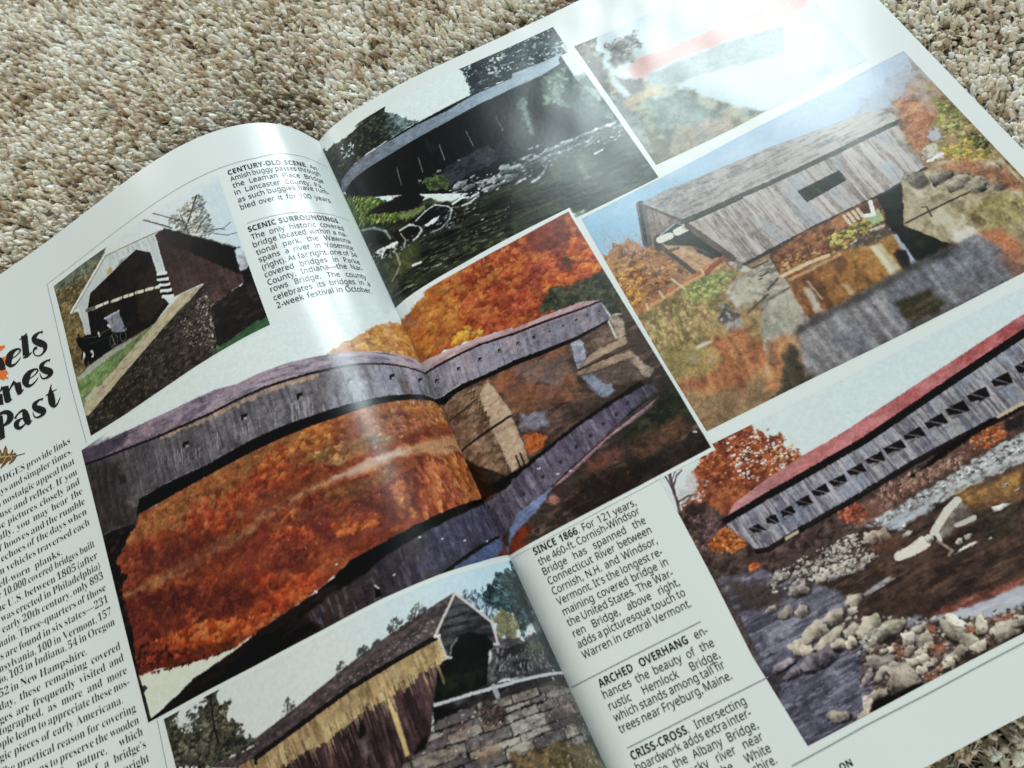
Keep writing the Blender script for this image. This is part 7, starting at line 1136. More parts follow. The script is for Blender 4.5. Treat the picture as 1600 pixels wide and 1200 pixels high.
plank_bridge.L([(-46.11,191.97),(-45.69,191.94)],0.25,'#a8929a',a=0.6)
plank_bridge.L([(-48.9,190.71),(-48.48,190.68)],0.25,'#a8929a',a=0.6)
plank_bridge.L([(-52.09,193.33),(-51.67,193.31)],0.25,'#a8929a',a=0.6)
plank_bridge.L([(-41.58,189.46),(-41.16,189.43)],0.25,'#a8929a',a=0.6)
plank_bridge.L([(-49.49,192.34),(-49.07,192.32)],0.25,'#a8929a',a=0.6)
plank_bridge.L([(-47.22,190.62),(-46.8,190.6)],0.25,'#a8929a',a=0.6)
plank_bridge.L([(-44.59,191.89),(-44.17,191.87)],0.25,'#a8929a',a=0.6)
plank_bridge.L([(-48.15,193.23),(-47.74,193.21)],0.25,'#a8929a',a=0.6)
plank_bridge.L([(-45.68,189.94),(-45.26,189.91)],0.25,'#a8929a',a=0.6)
plank_bridge.L([(-56.57,193.73),(-56.14,193.72)],0.25,'#a8929a',a=0.6)
plank_bridge.L([(-67.32,195.96),(-66.88,195.95)],0.25,'#a8929a',a=0.6)
plank_bridge.L([(-43.22,191.87),(-42.8,191.85)],0.25,'#a8929a',a=0.6)
plank_bridge.L([(-60.84,192.15),(-60.4,192.13)],0.25,'#a8929a',a=0.6)
plank_bridge.L([(-38.25,190.22),(-37.82,190.19)],0.25,'#a8929a',a=0.6)
plank_bridge.L([(-50.62,192.29),(-50.2,192.27)],0.25,'#a8929a',a=0.6)
plank_bridge.L([(-40.81,190.25),(-40.39,190.22)],0.25,'#a8929a',a=0.6)
plank_bridge.L([(-40.42,189.5),(-39.99,189.47)],0.25,'#a8929a',a=0.6)
plank_bridge.L([(-35.82,190.32),(-35.39,190.29)],0.25,'#a8929a',a=0.6)
plank_bridge.L([(-54.95,192.81),(-54.52,192.8)],0.25,'#a8929a',a=0.6)
plank_bridge.L([(-37.79,189.53),(-37.36,189.5)],0.25,'#a8929a',a=0.6)
plank_bridge.L([(-43.41,192.35),(-42.99,192.33)],0.25,'#a8929a',a=0.6)
plank_bridge.L([(-35.71,188.94),(-35.28,188.9)],0.25,'#a8929a',a=0.6)
plank_bridge.L([(-40.43,190.91),(-40.01,190.88)],0.25,'#a8929a',a=0.6)
plank_bridge.L([(-39.31,189.02),(-38.89,188.99)],0.25,'#a8929a',a=0.6)
plank_bridge.P([(-36,192.9),(-35.1,193.1),(-35.7,198.3),(-38.3,199.5),(-42.9,207.5),(-46,213.4),(-48.6,216.2),(-55,217.6),(-57.5,220.4),(-96.1,204.7),(-111.9,198.8),(-102.6,198.7),(-93.9,199.2),(-76.7,196.9),(-61,194.7),(-46.6,193.5)],'#52393a',soft=0.3,r=0.2,rs=1,g=('#3f2a2e',(-47.9,196.8),(-80.7,207.1)),t=[('#2a1b1e',0.75,12,1.1,-0.033,0.999,0.43,0.64),('#7c5c58',0.5,7,0.8,-0.033,0.999,0.57,0.76)])
plank_bridge.P([(-36,193),(-35.2,193.2),(-35.7,198.1),(-37.1,199.4),(-38.9,198.8),(-41,199.6),(-42.6,199.2),(-44.8,200.3),(-46.8,200.7),(-48.5,201.6),(-49.4,200.5),(-52,201.2),(-54.3,201.4),(-56.1,201.4),(-58.3,202.1),(-59.2,200.8),(-61.5,201.9),(-64,202.4),(-66.2,203.1),(-69.1,203),(-72,204.2),(-74.4,204),(-77.4,204),(-79.5,203.9),(-82.7,204.2),(-85.9,204.2),(-90.5,204.8),(-96.1,204.7),(-106.1,199.7),(-102.7,198.9),(-94,199.3),(-76.8,197),(-61.1,194.9),(-46.7,193.7)],'#a8875a',soft=0.3,r=0.9,rs=0.8,g=('#b4925e',(-83.9,201.7),(-38.1,194.8)),t=[('#8a6840',0.75,7,0.9,-0.033,0.999,0.45,0.66),('#cdb284',0.5,6,0.7,-0.033,0.999,0.55,0.74)])
plank_bridge.L([(-67.94,200.82),(-67.6,204.37)],0.3,'#e0c894',a=0.6,w2=0.12)
plank_bridge.L([(-62.51,199.83),(-62.54,207.32)],0.3,'#d8b880',a=0.6,w2=0.12)
plank_bridge.L([(-59.45,200.34),(-59.16,201.63)],0.3,'#3a2626',a=0.6,w2=0.12)
plank_bridge.L([(-90.96,201.69),(-90.32,208.04)],0.3,'#e0c894',a=0.6,w2=0.12)
plank_bridge.L([(-50.98,199.12),(-51.04,201.65)],0.3,'#d8b880',a=0.6,w2=0.12)
plank_bridge.L([(-84.03,200.79),(-83.72,207.55)],0.3,'#3a2626',a=0.6,w2=0.12)
plank_bridge.L([(-76.25,201.06),(-75.92,203.21)],0.3,'#c89c60',a=0.6,w2=0.12)
plank_bridge.L([(-63.54,200.16),(-63.41,204.66)],0.3,'#3a2626',a=0.6,w2=0.12)
plank_bridge.L([(-64.78,199.9),(-64.79,203.93)],0.3,'#3a2626',a=0.6,w2=0.12)
plank_bridge.L([(-38.32,198.26),(-38.57,204.29)],0.3,'#d8b880',a=0.6,w2=0.12)
plank_bridge.L([(-57.68,199.9),(-57.59,203.42)],0.3,'#d8b880',a=0.6,w2=0.12)
plank_bridge.L([(-57.93,199.82),(-57.93,206.01)],0.3,'#50383a',a=0.6,w2=0.12)
plank_bridge.L([(-42.51,198.65),(-42.59,202.14)],0.3,'#c89c60',a=0.6,w2=0.12)
plank_bridge.L([(-70.58,200.16),(-70.54,207.4)],0.3,'#d8b880',a=0.6,w2=0.12)
plank_bridge.L([(-91.54,201.87),(-90.9,206.04)],0.3,'#c89c60',a=0.6,w2=0.12)
plank_bridge.L([(-54.07,199.88),(-53.95,204.17)],0.3,'#d8b880',a=0.6,w2=0.12)
plank_bridge.L([(-56.69,199.97),(-56.52,202.58)],0.3,'#c89c60',a=0.6,w2=0.12)
plank_bridge.L([(-70.09,200.29),(-70.02,203.49)],0.3,'#50383a',a=0.6,w2=0.12)
plank_bridge.L([(-81.64,200.66),(-81.45,207.22)],0.3,'#c89c60',a=0.6,w2=0.12)
plank_bridge.L([(-59.55,199.54),(-59.67,206.08)],0.3,'#c89c60',a=0.6,w2=0.12)
plank_bridge.L([(-57.47,199.83),(-57.44,204.88)],0.3,'#e0c894',a=0.6,w2=0.12)
plank_bridge.L([(-52.17,199.71),(-52.13,204.96)],0.3,'#e0c894',a=0.6,w2=0.12)
plank_bridge.L([(-86.74,200.81),(-86.58,203.3)],0.3,'#50383a',a=0.6,w2=0.12)
plank_bridge.L([(-82.29,200.85),(-82.04,205.16)],0.3,'#3a2626',a=0.6,w2=0.12)
plank_bridge.L([(-41.19,198.92),(-41.05,200.56)],0.3,'#3a2626',a=0.6,w2=0.12)
plank_bridge.L([(-55.68,200.1),(-55.41,200.93)],0.3,'#50383a',a=0.6,w2=0.12)
plank_bridge.L([(-50.7,199.89),(-50.52,203.85)],0.3,'#3a2626',a=0.6,w2=0.12)
plank_bridge.L([(-79.68,201.15),(-79.27,206.29)],0.3,'#c89c60',a=0.6,w2=0.12)
plank_bridge.L([(-45.51,199.43),(-45.31,201.47)],0.3,'#d8b880',a=0.6,w2=0.12)
plank_bridge.L([(-51.72,199.96),(-51.44,200.84)],0.3,'#d8b880',a=0.6,w2=0.12)
plank_bridge.L([(-50.65,199.32),(-50.75,205.76)],0.3,'#3a2626',a=0.6,w2=0.12)
plank_bridge.L([(-61.07,200.65),(-60.77,203.92)],0.3,'#c89c60',a=0.6,w2=0.12)
plank_bridge.L([(-54.12,199.31),(-54.2,204.01)],0.3,'#d8b880',a=0.6,w2=0.12)
plank_bridge.L([(-78.81,201.3),(-78.42,202.29)],0.3,'#c89c60',a=0.6,w2=0.12)
plank_bridge.L([(-52.03,199.69),(-51.97,204.79)],0.3,'#d8b880',a=0.6,w2=0.12)
plank_bridge.L([(-48.46,199.16),(-48.56,203.88)],0.3,'#3a2626',a=0.6,w2=0.12)
plank_bridge.L([(-82.9,201.3),(-82.56,202.46)],0.3,'#c89c60',a=0.6,w2=0.12)
plank_bridge.L([(-49.79,199.89),(-49.61,204.84)],0.3,'#50383a',a=0.6,w2=0.12)
plank_bridge.L([(-77.22,200.41),(-77.2,202.18)],0.3,'#d8b880',a=0.6,w2=0.12)
plank_bridge.L([(-52.29,199.19),(-52.36,202.92)],0.3,'#c89c60',a=0.6,w2=0.12)
plank_bridge.L([(-38.21,198.65),(-38.29,203.83)],0.3,'#e0c894',a=0.6,w2=0.12)
plank_bridge.L([(-61.54,200.39),(-61.33,203.21)],0.3,'#e0c894',a=0.6,w2=0.12)
plank_bridge.L([(-58.45,199.96),(-58.29,202.48)],0.3,'#3a2626',a=0.6,w2=0.12)
plank_bridge.L([(-66.11,200.1),(-66.07,204.39)],0.3,'#e0c894',a=0.6,w2=0.12)
plank_bridge.L([(-81.86,200.94),(-81.62,202.89)],0.3,'#c89c60',a=0.6,w2=0.12)
plank_bridge.L([(-72.08,200.83),(-71.79,205.62)],0.3,'#c89c60',a=0.6,w2=0.12)
plank_bridge.L([(-87.62,201.78),(-87.08,204.69)],0.3,'#50383a',a=0.6,w2=0.12)
plank_bridge.L([(-46.19,198.98),(-46.19,201.1)],0.3,'#e0c894',a=0.6,w2=0.12)
plank_bridge.L([(-78.78,200.82),(-78.49,206.89)],0.3,'#3a2626',a=0.6,w2=0.12)
plank_bridge.L([(-55.91,199.87),(-55.88,206.04)],0.3,'#3a2626',a=0.6,w2=0.12)
plank_bridge.L([(-71.22,201.04),(-70.84,202.97)],0.3,'#d8b880',a=0.6,w2=0.12)
plank_bridge.L([(-72.35,201.13),(-71.94,207.25)],0.3,'#e0c894',a=0.6,w2=0.12)
plank_bridge.L([(-38.5,198.48),(-38.61,202.33)],0.3,'#50383a',a=0.6,w2=0.12)
plank_bridge.L([(-54.49,199.43),(-54.59,205.44)],0.3,'#e0c894',a=0.6,w2=0.12)
plank_bridge.L([(-76.58,201.13),(-76.14,207.86)],0.3,'#e0c894',a=0.6,w2=0.12)
plank_bridge.L([(-77.79,201.32),(-77.33,203.68)],0.3,'#e0c894',a=0.6,w2=0.12)
plank_bridge.L([(-88.22,201.08),(-87.89,205.1)],0.3,'#e0c894',a=0.6,w2=0.12)
plank_bridge.L([(-84.9,201.63),(-84.33,206.02)],0.3,'#3a2626',a=0.6,w2=0.12)
plank_bridge.L([(-71.51,200.62),(-71.3,201.87)],0.3,'#c89c60',a=0.6,w2=0.12)
plank_bridge.L([(-67.75,200.32),(-67.64,201.9)],0.3,'#e0c894',a=0.6,w2=0.12)
plank_bridge.L([(-70.9,200.85),(-70.62,205.14)],0.3,'#e0c894',a=0.6,w2=0.12)
plank_bridge.L([(-71.51,200.13),(-71.44,207.58)],0.3,'#c89c60',a=0.6,w2=0.12)
plank_bridge.L([(-77.77,201.41),(-77.23,207.93)],0.3,'#e0c894',a=0.6,w2=0.12)
plank_bridge.L([(-58.19,199.87),(-58.07,201.47)],0.3,'#c89c60',a=0.6,w2=0.12)
plank_bridge.L([(-39.95,198.63),(-40.01,202.15)],0.3,'#50383a',a=0.6,w2=0.12)
plank_bridge.L([(-45.71,198.79),(-45.96,205.71)],0.3,'#3a2626',a=0.6,w2=0.12)
plank_bridge.L([(-87.23,201.07),(-86.91,206.05)],0.3,'#50383a',a=0.6,w2=0.12)
plank_bridge.L([(-40.66,198.82),(-40.67,202.35)],0.3,'#3a2626',a=0.6,w2=0.12)
plank_bridge.L([(-66.8,200.25),(-66.71,203.82)],0.3,'#d8b880',a=0.6,w2=0.12)
plank_bridge.L([(-86.78,201.17),(-86.53,202.75)],0.3,'#c89c60',a=0.6,w2=0.12)
plank_bridge.L([(-42.6,198.65),(-42.84,204.92)],0.3,'#c89c60',a=0.6,w2=0.12)
plank_bridge.L([(-41.14,198.9),(-41.2,204.17)],0.3,'#50383a',a=0.6,w2=0.12)
plank_bridge.L([(-42.94,198.49),(-43.08,202.25)],0.3,'#3a2626',a=0.6,w2=0.12)
plank_bridge.L([(-83.86,200.62),(-83.76,203.08)],0.3,'#c89c60',a=0.6,w2=0.12)
plank_bridge.L([(-63.22,200.43),(-63.01,206.02)],0.3,'#e0c894',a=0.6,w2=0.12)
plank_bridge.L([(-78.5,201.31),(-78.07,202.44)],0.3,'#e0c894',a=0.6,w2=0.12)
plank_bridge.L([(-88.31,201.58),(-87.74,207.31)],0.3,'#50383a',a=0.6,w2=0.12)
plank_bridge.L([(-47.84,199.19),(-47.79,201.86)],0.3,'#3a2626',a=0.6,w2=0.12)
plank_bridge.L([(-50.06,199.3),(-50,200.88)],0.3,'#d8b880',a=0.6,w2=0.12)
plank_bridge.L([(-55.02,199.27),(-55.21,204.83)],0.3,'#d8b880',a=0.6,w2=0.12)
plank_bridge.L([(-85.38,201.36),(-85.02,204.25)],0.3,'#d8b880',a=0.6,w2=0.12)
plank_bridge.L([(-49.22,199.69),(-49.22,206.63)],0.3,'#3a2626',a=0.6,w2=0.12)
plank_bridge.L([(-65.63,200.72),(-65.36,207.42)],0.3,'#e0c894',a=0.6,w2=0.12)
plank_bridge.L([(-76.96,200.93),(-76.64,205.15)],0.3,'#d8b880',a=0.6,w2=0.12)
plank_bridge.L([(-60.78,199.66),(-60.84,205.64)],0.3,'#50383a',a=0.6,w2=0.12)
plank_bridge.L([(-46.55,198.77),(-46.58,200.41)],0.3,'#3a2626',a=0.6,w2=0.12)
plank_bridge.L([(-86.28,200.75),(-86.16,202.65)],0.3,'#c89c60',a=0.6,w2=0.12)
plank_bridge.L([(-41.19,198.7),(-41.27,203.38)],0.3,'#c89c60',a=0.6,w2=0.12)
plank_bridge.L([(-58.86,200.52),(-58.53,202.74)],0.3,'#50383a',a=0.6,w2=0.12)
plank_bridge.L([(-38.49,198.35),(-38.74,204.26)],0.3,'#c89c60',a=0.6,w2=0.12)
plank_bridge.L([(-77.57,201.17),(-77.16,204.81)],0.3,'#d8b880',a=0.6,w2=0.12)
plank_bridge.L([(-42.31,198.91),(-42.44,205.56)],0.3,'#e0c894',a=0.6,w2=0.12)
plank_bridge.L([(-86.22,200.73),(-86.09,204.11)],0.3,'#d8b880',a=0.6,w2=0.12)
plank_bridge.L([(-86,201.27),(-85.69,203.9)],0.3,'#e0c894',a=0.6,w2=0.12)
plank_bridge.L([(-77.1,201.28),(-76.62,206.53)],0.3,'#d8b880',a=0.6,w2=0.12)
plank_bridge.L([(-56.7,199.76),(-56.59,201.72)],0.3,'#c89c60',a=0.6,w2=0.12)
plank_bridge.L([(-84.22,201.42),(-83.74,206.79)],0.3,'#c89c60',a=0.6,w2=0.12)
plank_bridge.L([(-87.55,201.6),(-87.1,203.91)],0.3,'#d8b880',a=0.6,w2=0.12)
plank_bridge.L([(-44.99,199.12),(-44.92,200.72)],0.3,'#50383a',a=0.6,w2=0.12)
plank_bridge.L([(-42.3,198.79),(-42.32,201.37)],0.3,'#3a2626',a=0.6,w2=0.12)
plank_bridge.L([(-72.35,201.13),(-71.92,204.83)],0.3,'#3a2626',a=0.6,w2=0.12)
plank_bridge.L([(-40.45,199.3),(-40.16,200.46)],0.3,'#3a2626',a=0.6,w2=0.12)
plank_bridge.L([(-53.55,199.49),(-53.63,206)],0.3,'#50383a',a=0.6,w2=0.12)
plank_bridge.L([(-83.55,201.07),(-83.29,203.23)],0.3,'#3a2626',a=0.6,w2=0.12)
plank_bridge.L([(-58.98,200.22),(-58.73,202.08)],0.3,'#3a2626',a=0.6,w2=0.12)
plank_bridge.L([(-63.79,200.3),(-63.6,202.37)],0.3,'#e0c894',a=0.6,w2=0.12)
plank_bridge.L([(-49.57,199.57),(-49.46,203.22)],0.3,'#c89c60',a=0.6,w2=0.12)
plank_bridge.L([(-46.76,198.85),(-46.91,203.57)],0.3,'#d8b880',a=0.6,w2=0.12)
plank_bridge.L([(-49.24,198.96),(-49.42,203.36)],0.3,'#50383a',a=0.6,w2=0.12)
plank_bridge.L([(-39.96,198.88),(-39.89,201.86)],0.3,'#c89c60',a=0.6,w2=0.12)
plank_bridge.L([(-94.36,200.23),(-93.98,199.26),(-76.78,197.02),(-61.05,194.78),(-46.66,193.58),(-36.19,192.88)],1.3,'#181012',a=0.95)
plank_bridge.P([(-62.8,204.1),(-61.1,203.3),(-61.1,205.7),(-62.2,207.3),(-63.3,206.4)],'#1c1214',soft=0.8,r=0.6)
plank_bridge.P([(-63.7,207.4),(-61.8,207.4),(-62.4,210.8),(-63.8,212.5)],'#8a6c84',soft=1,r=0.5,rs=1,a=0.6)
plank_bridge.P([(-53.5,201.1),(-52.6,201.4),(-52.6,205.1),(-52.2,205.3),(-52.8,215.7),(-54,215.8)],'#d0ab6c',soft=0.3,t=[('#b08850',0.5,8,0.7,-0.033,0.999,0.5,0.7)])
plank_bridge.P([(-50.1,214.3),(-47.2,213.6),(-48.6,216.2),(-51.3,216.1)],'#171012',soft=0.8,r=0.6)
plank_bridge.L([(-36.29,192.35),(-26.91,184.09),(-20.19,194.87),(-21,200.88)],0.7,'#c8bcb8')
plank_bridge.L([(-35.56,193.02),(-35.64,198.47),(-34.52,199.06)],0.7,'#c4b8b2')
plank_bridge.L([(-36.33,192.46),(-35.19,192.7)],0.8,'#e0d8d0')
plank_bridge.L([(-34.33,198.28),(-33.27,196.55),(-31.02,195.23)],0.5,'#8c8488',a=0.8)
plank_bridge.L([(-21.99,200.51),(-20.87,200.93)],0.8,'#c8bcb8')
plank_bridge.P([(-43.1,207.4),(-39.3,208.4),(-28.7,209.3),(-21.4,210.7),(-0.4,214.4),(-0.1,216.5),(-0.1,219.2),(-23.4,214.6),(-30,213),(-38.1,211.8),(-44.9,212.3)],'#332a30',soft=0.6,r=1,rs=2,t=[('#141014',0.7,4,1.5,1.0,-0.014,0.42,0.65),('#5c5058',0.6,4,1,1.0,-0.014,0.56,0.75)])
plank_bridge.P([(-43,207.9),(-36.9,211.1),(-38.6,212),(-44.7,212)],'#0e0b0c',soft=0.8,r=0.8)
plank_bridge.L([(-42.7,207.92),(-33.83,209.27)],0.8,'#bcbac2')
plank_bridge.L([(-33.64,209.36),(-21.74,211.32),(-21.68,211.22),(-13.68,212.59),(-0.11,214.65)],0.8,'#c0bfc8')
plank_bridge.L([(-26.95,210.11),(-26.94,214.13)],1.4,'#a8a0ac',a=0.9)
plank_bridge.L([(-7.18,214.85),(-7.39,217.06)],1.0,'#c8a88c',a=0.8)
plank_bridge.P([(-46,213.4),(-43.2,211.5),(-37.7,212),(-30,213),(-23.1,213.9),(-23.1,213.9),(-7.2,215.3),(-0.1,219.2),(-0.1,227.6),(-0.1,247.5),(-57.5,220.4),(-54.9,216.4),(-48.6,216.2)],'#3a3230',soft=0.5)
plank_bridge.S([(-46,213.6),(-43.3,211.6),(-37.7,212),(-30,213),(-23.2,214),(-23.2,214),(-10.2,215.9),(-0.1,219.3),(-0.1,228),(-0.1,236.3),(-15.6,229.9),(-29.9,227.6),(-30.5,228.9),(-35.7,230.4),(-57.5,220.4),(-55,216.6),(-48.5,216.2)],(0.994, 0.113),2.6,(5, 14),['#8c7f78', '#a0948a', '#75696a', '#9c8c7c', '#b4a898', '#6c6062', '#8a7464'],'#1f1a1b')
plank_bridge.P([(-40.8,215),(-36.8,216.1),(-37.8,218.4),(-41.7,218.2),(-42.7,216.5)],'#7c5c50',soft=1.5,r=1.5,rs=2,a=0.5)
plank_bridge.P([(-37.7,221.2),(-32,222.3),(-31.6,225.3),(-37,225.5)],'#94704c',soft=1.5,r=1.5,rs=2,a=0.55)
plank_bridge.P([(-32.9,213.4),(-29.8,212.7),(-26.8,214.4),(-27.1,218),(-30.3,218.6),(-33,216.6)],'#4c3a34',soft=1.5,r=2.2,rs=1.4,t=[('#2c2220',0.7,1,1,1,0,0.45,0.65)],a=0.9)
plank_bridge.D([(-32.9,213.4),(-29.8,212.7),(-26.2,215.1),(-27.7,218.2),(-31,218.3),(-33.2,216.1)],90,(0.12,0.3),['#6c5448','#3a2c28','#84685c','#241c1a'],asp=2.6,ax=(0.963,-0.27),a=0.7)
plank_bridge.P([(-29.6,227),(-22.9,228.1),(-15.6,229.9),(-6.2,232.8),(-0.1,237.5),(-0.1,245.5),(-32.1,232.1)],'#6c5434',soft=1.5,r=2,rs=2,t=[('#4c4428',0.8,2.4,1.6,1,0,0.43,0.63),('#947448',0.6,1.8,1.2,1,0,0.55,0.73)])
plank_bridge.D([(-25.2,227.8),(-6.2,232.8),(-0.7,239),(-0.1,243.7),(-27.7,232.6)],160,(0.2,0.55),['#8c7048','#6c5838','#4c4830','#a4865c','#3c402c'],a=0.8)
plank_bridge.P([(-2.7,223.1),(-0.1,225.5),(-0.1,234.1),(-0.1,241.4),(-3,240.5),(-2.8,232.8),(-3.3,227.5)],'#4c5c4c',soft=1.5,r=2,rs=1.6,t=[('#263028',0.8,1.6,1.2,1,0,0.43,0.63),('#8ca08c',0.5,1.2,0.9,1,0,0.58,0.75)],a=0.8)
plank_bridge.P([(-15.2,220.8),(-12.5,221.7),(-0.1,227.7),(-2,230.4),(-15.8,226.5),(-16.9,224.4)],'#382e34',soft=1.5,r=1.5,rs=2,a=0.6)
plank_bridge.D([(-44.7,210.8),(-24.1,216),(-0.1,222.1),(-0.1,232.7),(-29.1,226),(-52.5,219.1)],120,(0.1,0.26),['#d4ccc4','#b4aaa4','#141012'],asp=1.6,ax=(1.0,-0.014),a=0.8)
plank_bridge.build(INK, LEFT, 'photo of a weathered plank bridge with a dark gable on stonework, at the foot of the left page', sat=.72, gain=.95)

white_bridge = Photo([(-121.6,19.9),(-108.3,19.6),(-94.1,20.2),(-78.8,20.3),(-62,20.3),(-46.8,19.6)],[(-46.8,19.6),(-47.3,44.8),(-47.8,66.6),(-47.9,84)],[(-121.9,83.1),(-105,84.2),(-85.1,84.5),(-66.8,84.3),(-47.9,84)],[(-121.6,19.9),(-121.6,38.1),(-122.1,63.6),(-121.9,83.1)],'#d3dcde',0.18,24)
white_bridge.P([(-122,61.1),(-118.7,55.1),(-103.6,56.1),(-82.9,61),(-64.3,65),(-47.3,66.9),(-48.5,81.2),(-48,84.7),(-53.2,85.6),(-121.9,83.5)],'#6e6850',soft=1,r=1)
white_bridge.P([(-54.5,23.1),(-45.2,22.2),(-47.3,66.9),(-49.2,55),(-54.9,44.8),(-54.8,30.4)],'#bfd2dc',soft=3,r=2,rs=4,a=0.7)
white_bridge.P([(-122.7,19.3),(-97.3,20.3),(-95.2,23.7),(-97.5,23.5),(-101.4,25.9),(-106.1,28.5),(-113.7,32.7),(-117.6,35.1),(-113.9,36.1),(-113.6,48.2),(-116.5,47.7),(-117.2,55.4),(-115.2,58.7),(-121,60.3)],'#6a5a3c',soft=0.5,r=0.6,rs=2,g=('#6f5a30',(-101.5,23.6),(-122.6,41.7)),t=[('#453c26',0.75,2.4,1.6,1,0,0.43,0.63),('#a08a5c',0.6,1.8,1.2,1,0,0.55,0.73)])
white_bridge.P([(-121.4,20.2),(-97.3,20.3),(-94.6,24.2),(-98.3,23.7),(-103.1,26.2),(-116.2,24.5),(-119.2,23.9)],'#67705f',soft=1,r=1.2,rs=2,t=[('#434c40',0.7,2,1.5,1,0,0.45,0.65),('#98a090',0.6,1.4,1,1,0,0.56,0.74)],a=0.9)
white_bridge.D([(-121.9,22.1),(-99.8,23.4),(-117.2,33.9),(-116,45.9),(-119.2,54.1),(-121.6,49.2)],260,(0.2,0.6),['#8a7448','#6c5830','#a48c5c','#4c3e24','#b0883c','#5a5038'],a=0.7)
white_bridge.D([(-120.4,39.6),(-114.3,40.1),(-114.4,48.4),(-119.9,53.7)],50,(0.25,0.55),['#94702c','#7c5a24','#a4803c'])
white_bridge.D([(-69.9,26.3),(-66.1,25.2),(-59.3,24.5),(-56.2,22.7),(-54.5,25.3),(-55.3,30),(-54.2,36.6),(-54.5,41.4),(-57.3,42.6),(-64.5,35.1)],300,(0.2,0.6),['#8a7c64','#6c6454','#a49478','#5a5850','#b8ac90','#7c8484'],asp=1.5,a=0.75)
white_bridge.D([(-57.9,23.9),(-54.3,24.7),(-54.1,32.2),(-54.1,40.2),(-57.1,42),(-59.3,34.9)],140,(0.2,0.5),['#78848c','#5c686c','#94a0a4','#4c5252'],a=0.7)
white_bridge.L([(-64.5,35.1),(-61.57,31.93),(-58.09,26.79),(-55.9,23.69)],0.6,'#3c3830',a=0.85)
white_bridge.L([(-62.48,32.79),(-64.65,29.15),(-67.81,28.48)],0.35,'#3c3830',a=0.85)
white_bridge.L([(-59.38,28.94),(-56.16,28.76),(-53.51,28.15)],0.35,'#3c3830',a=0.85)
white_bridge.L([(-60.2,37.9),(-56.79,34.98),(-54.16,34.4)],0.35,'#3c3830',a=0.85)
white_bridge.L([(-63.05,36.77),(-63.57,32.07),(-63.54,27.68)],0.35,'#3c3830',a=0.85)
white_bridge.L([(-54.8,40.53),(-50.97,41.7),(-48.32,40.65)],0.3,'#3c3830',a=0.85)
white_bridge.L([(-54.66,42.05),(-50.79,45.01),(-47.54,45.72)],0.3,'#3c3830',a=0.85)
white_bridge.L([(-56.53,40.2),(-53.08,40.84),(-50.65,42.59)],0.25,'#3c3830',a=0.85)
white_bridge.L([(-78.51,19.41),(-68.18,30.8)],0.55,'#4a4a46')
white_bridge.L([(-73.87,19.75),(-63.84,30.8)],0.5,'#4a4a46',a=0.8)
white_bridge.P([(-50.2,54.4),(-47.6,55.2),(-47.6,60.6),(-47.3,66.9),(-50,61.4)],'#9c9cae',soft=0.6,r=0.8,rs=1.5,t=[('#c4ccd8',0.6,1.5,1,1,0,0.5,0.7)])
white_bridge.P([(-50.8,60.3),(-47.8,61.2),(-47.5,67.4),(-48.5,81.2),(-51.5,80.3),(-51.8,67.1)],'#16161c',soft=0.6,r=0.6)
white_bridge.P([(-75,29.3),(-72,28.6),(-50.5,51.8),(-50.9,62.3),(-50.6,65.1),(-61.9,67.1),(-64.8,66.7),(-63.9,57.9),(-75.8,56.3)],'#3b2724',soft=0.35,g=('#4c3630',(-69.1,39.2),(-68.9,59.4)),t=[('#38201f',0.6,9,1.2,-0.009,1.0,0.43,0.66),('#5c4438',0.4,8,1,-0.009,1.0,0.58,0.76)])
white_bridge.P([(-72.9,29.4),(-71.6,28.6),(-67.1,32.8),(-62.1,38),(-48.9,51.6),(-50.4,52.1),(-50.9,62.3),(-55.4,56.3),(-64.2,44.6),(-71.5,36.1)],'#15100f',soft=0.8,r=0.5,rs=2)
white_bridge.P([(-73.1,30),(-62.7,39.9),(-65.3,43.9),(-72.3,36.3)],'#2c2419',soft=1.4,r=1,rs=2,a=0.7)
white_bridge.P([(-71.6,28.6),(-75,29.3),(-75.4,44.1),(-75.8,56.3),(-78.9,55),(-78.6,45.4),(-78.7,34.4),(-83.9,29.6),(-107,32.9),(-110.3,38.5),(-111.3,49),(-113.6,48.3),(-113.5,35.1),(-117.5,34.8),(-97.2,22.4)],'#cbd4d4',soft=0.3,g=('#b4bcbc',(-79.7,28.2),(-113.8,43.9)),t=[('#a4acae',0.5,8,0.8,-0.009,1.0,0.5,0.7)])
white_bridge.P([(-98,29.1),(-95.3,29.2),(-95.3,31.7),(-98.2,31.1)],'#b89a58',soft=0.5,r=0.6,rs=1)
white_bridge.L([(-71.68,28.75),(-96.86,22.67),(-117.11,34.82)],1.1,'#dcdcd0')
white_bridge.L([(-72.15,29.16),(-96.68,23.39)],0.45,'#6a6a64',a=0.8)
white_bridge.L([(-96.71,23.52),(-116.45,35.27)],0.4,'#6a6a60',a=0.8)
white_bridge.L([(-94,24.95),(-93.69,27.01)],0.5,'#8c9492',a=0.6)
white_bridge.L([(-91.69,25.57),(-91.39,27.63)],0.5,'#8c9492',a=0.6)
white_bridge.L([(-89.4,26.19),(-89.11,28.23)],0.5,'#8c9492',a=0.6)
white_bridge.L([(-87.13,26.79),(-86.84,28.83)],0.5,'#8c9492',a=0.6)
white_bridge.L([(-84.88,27.38),(-84.6,29.41)],0.5,'#8c9492',a=0.6)
white_bridge.L([(-82.64,27.95),(-82.38,29.98)],0.5,'#8c9492',a=0.6)
white_bridge.L([(-80.44,28.51),(-80.18,30.52)],0.5,'#8c9492',a=0.6)
white_bridge.L([(-78.25,29.04),(-78,31.04)],0.5,'#8c9492',a=0.6)
white_bridge.L([(-76.09,29.54),(-75.85,31.53)],0.5,'#8c9492',a=0.6)
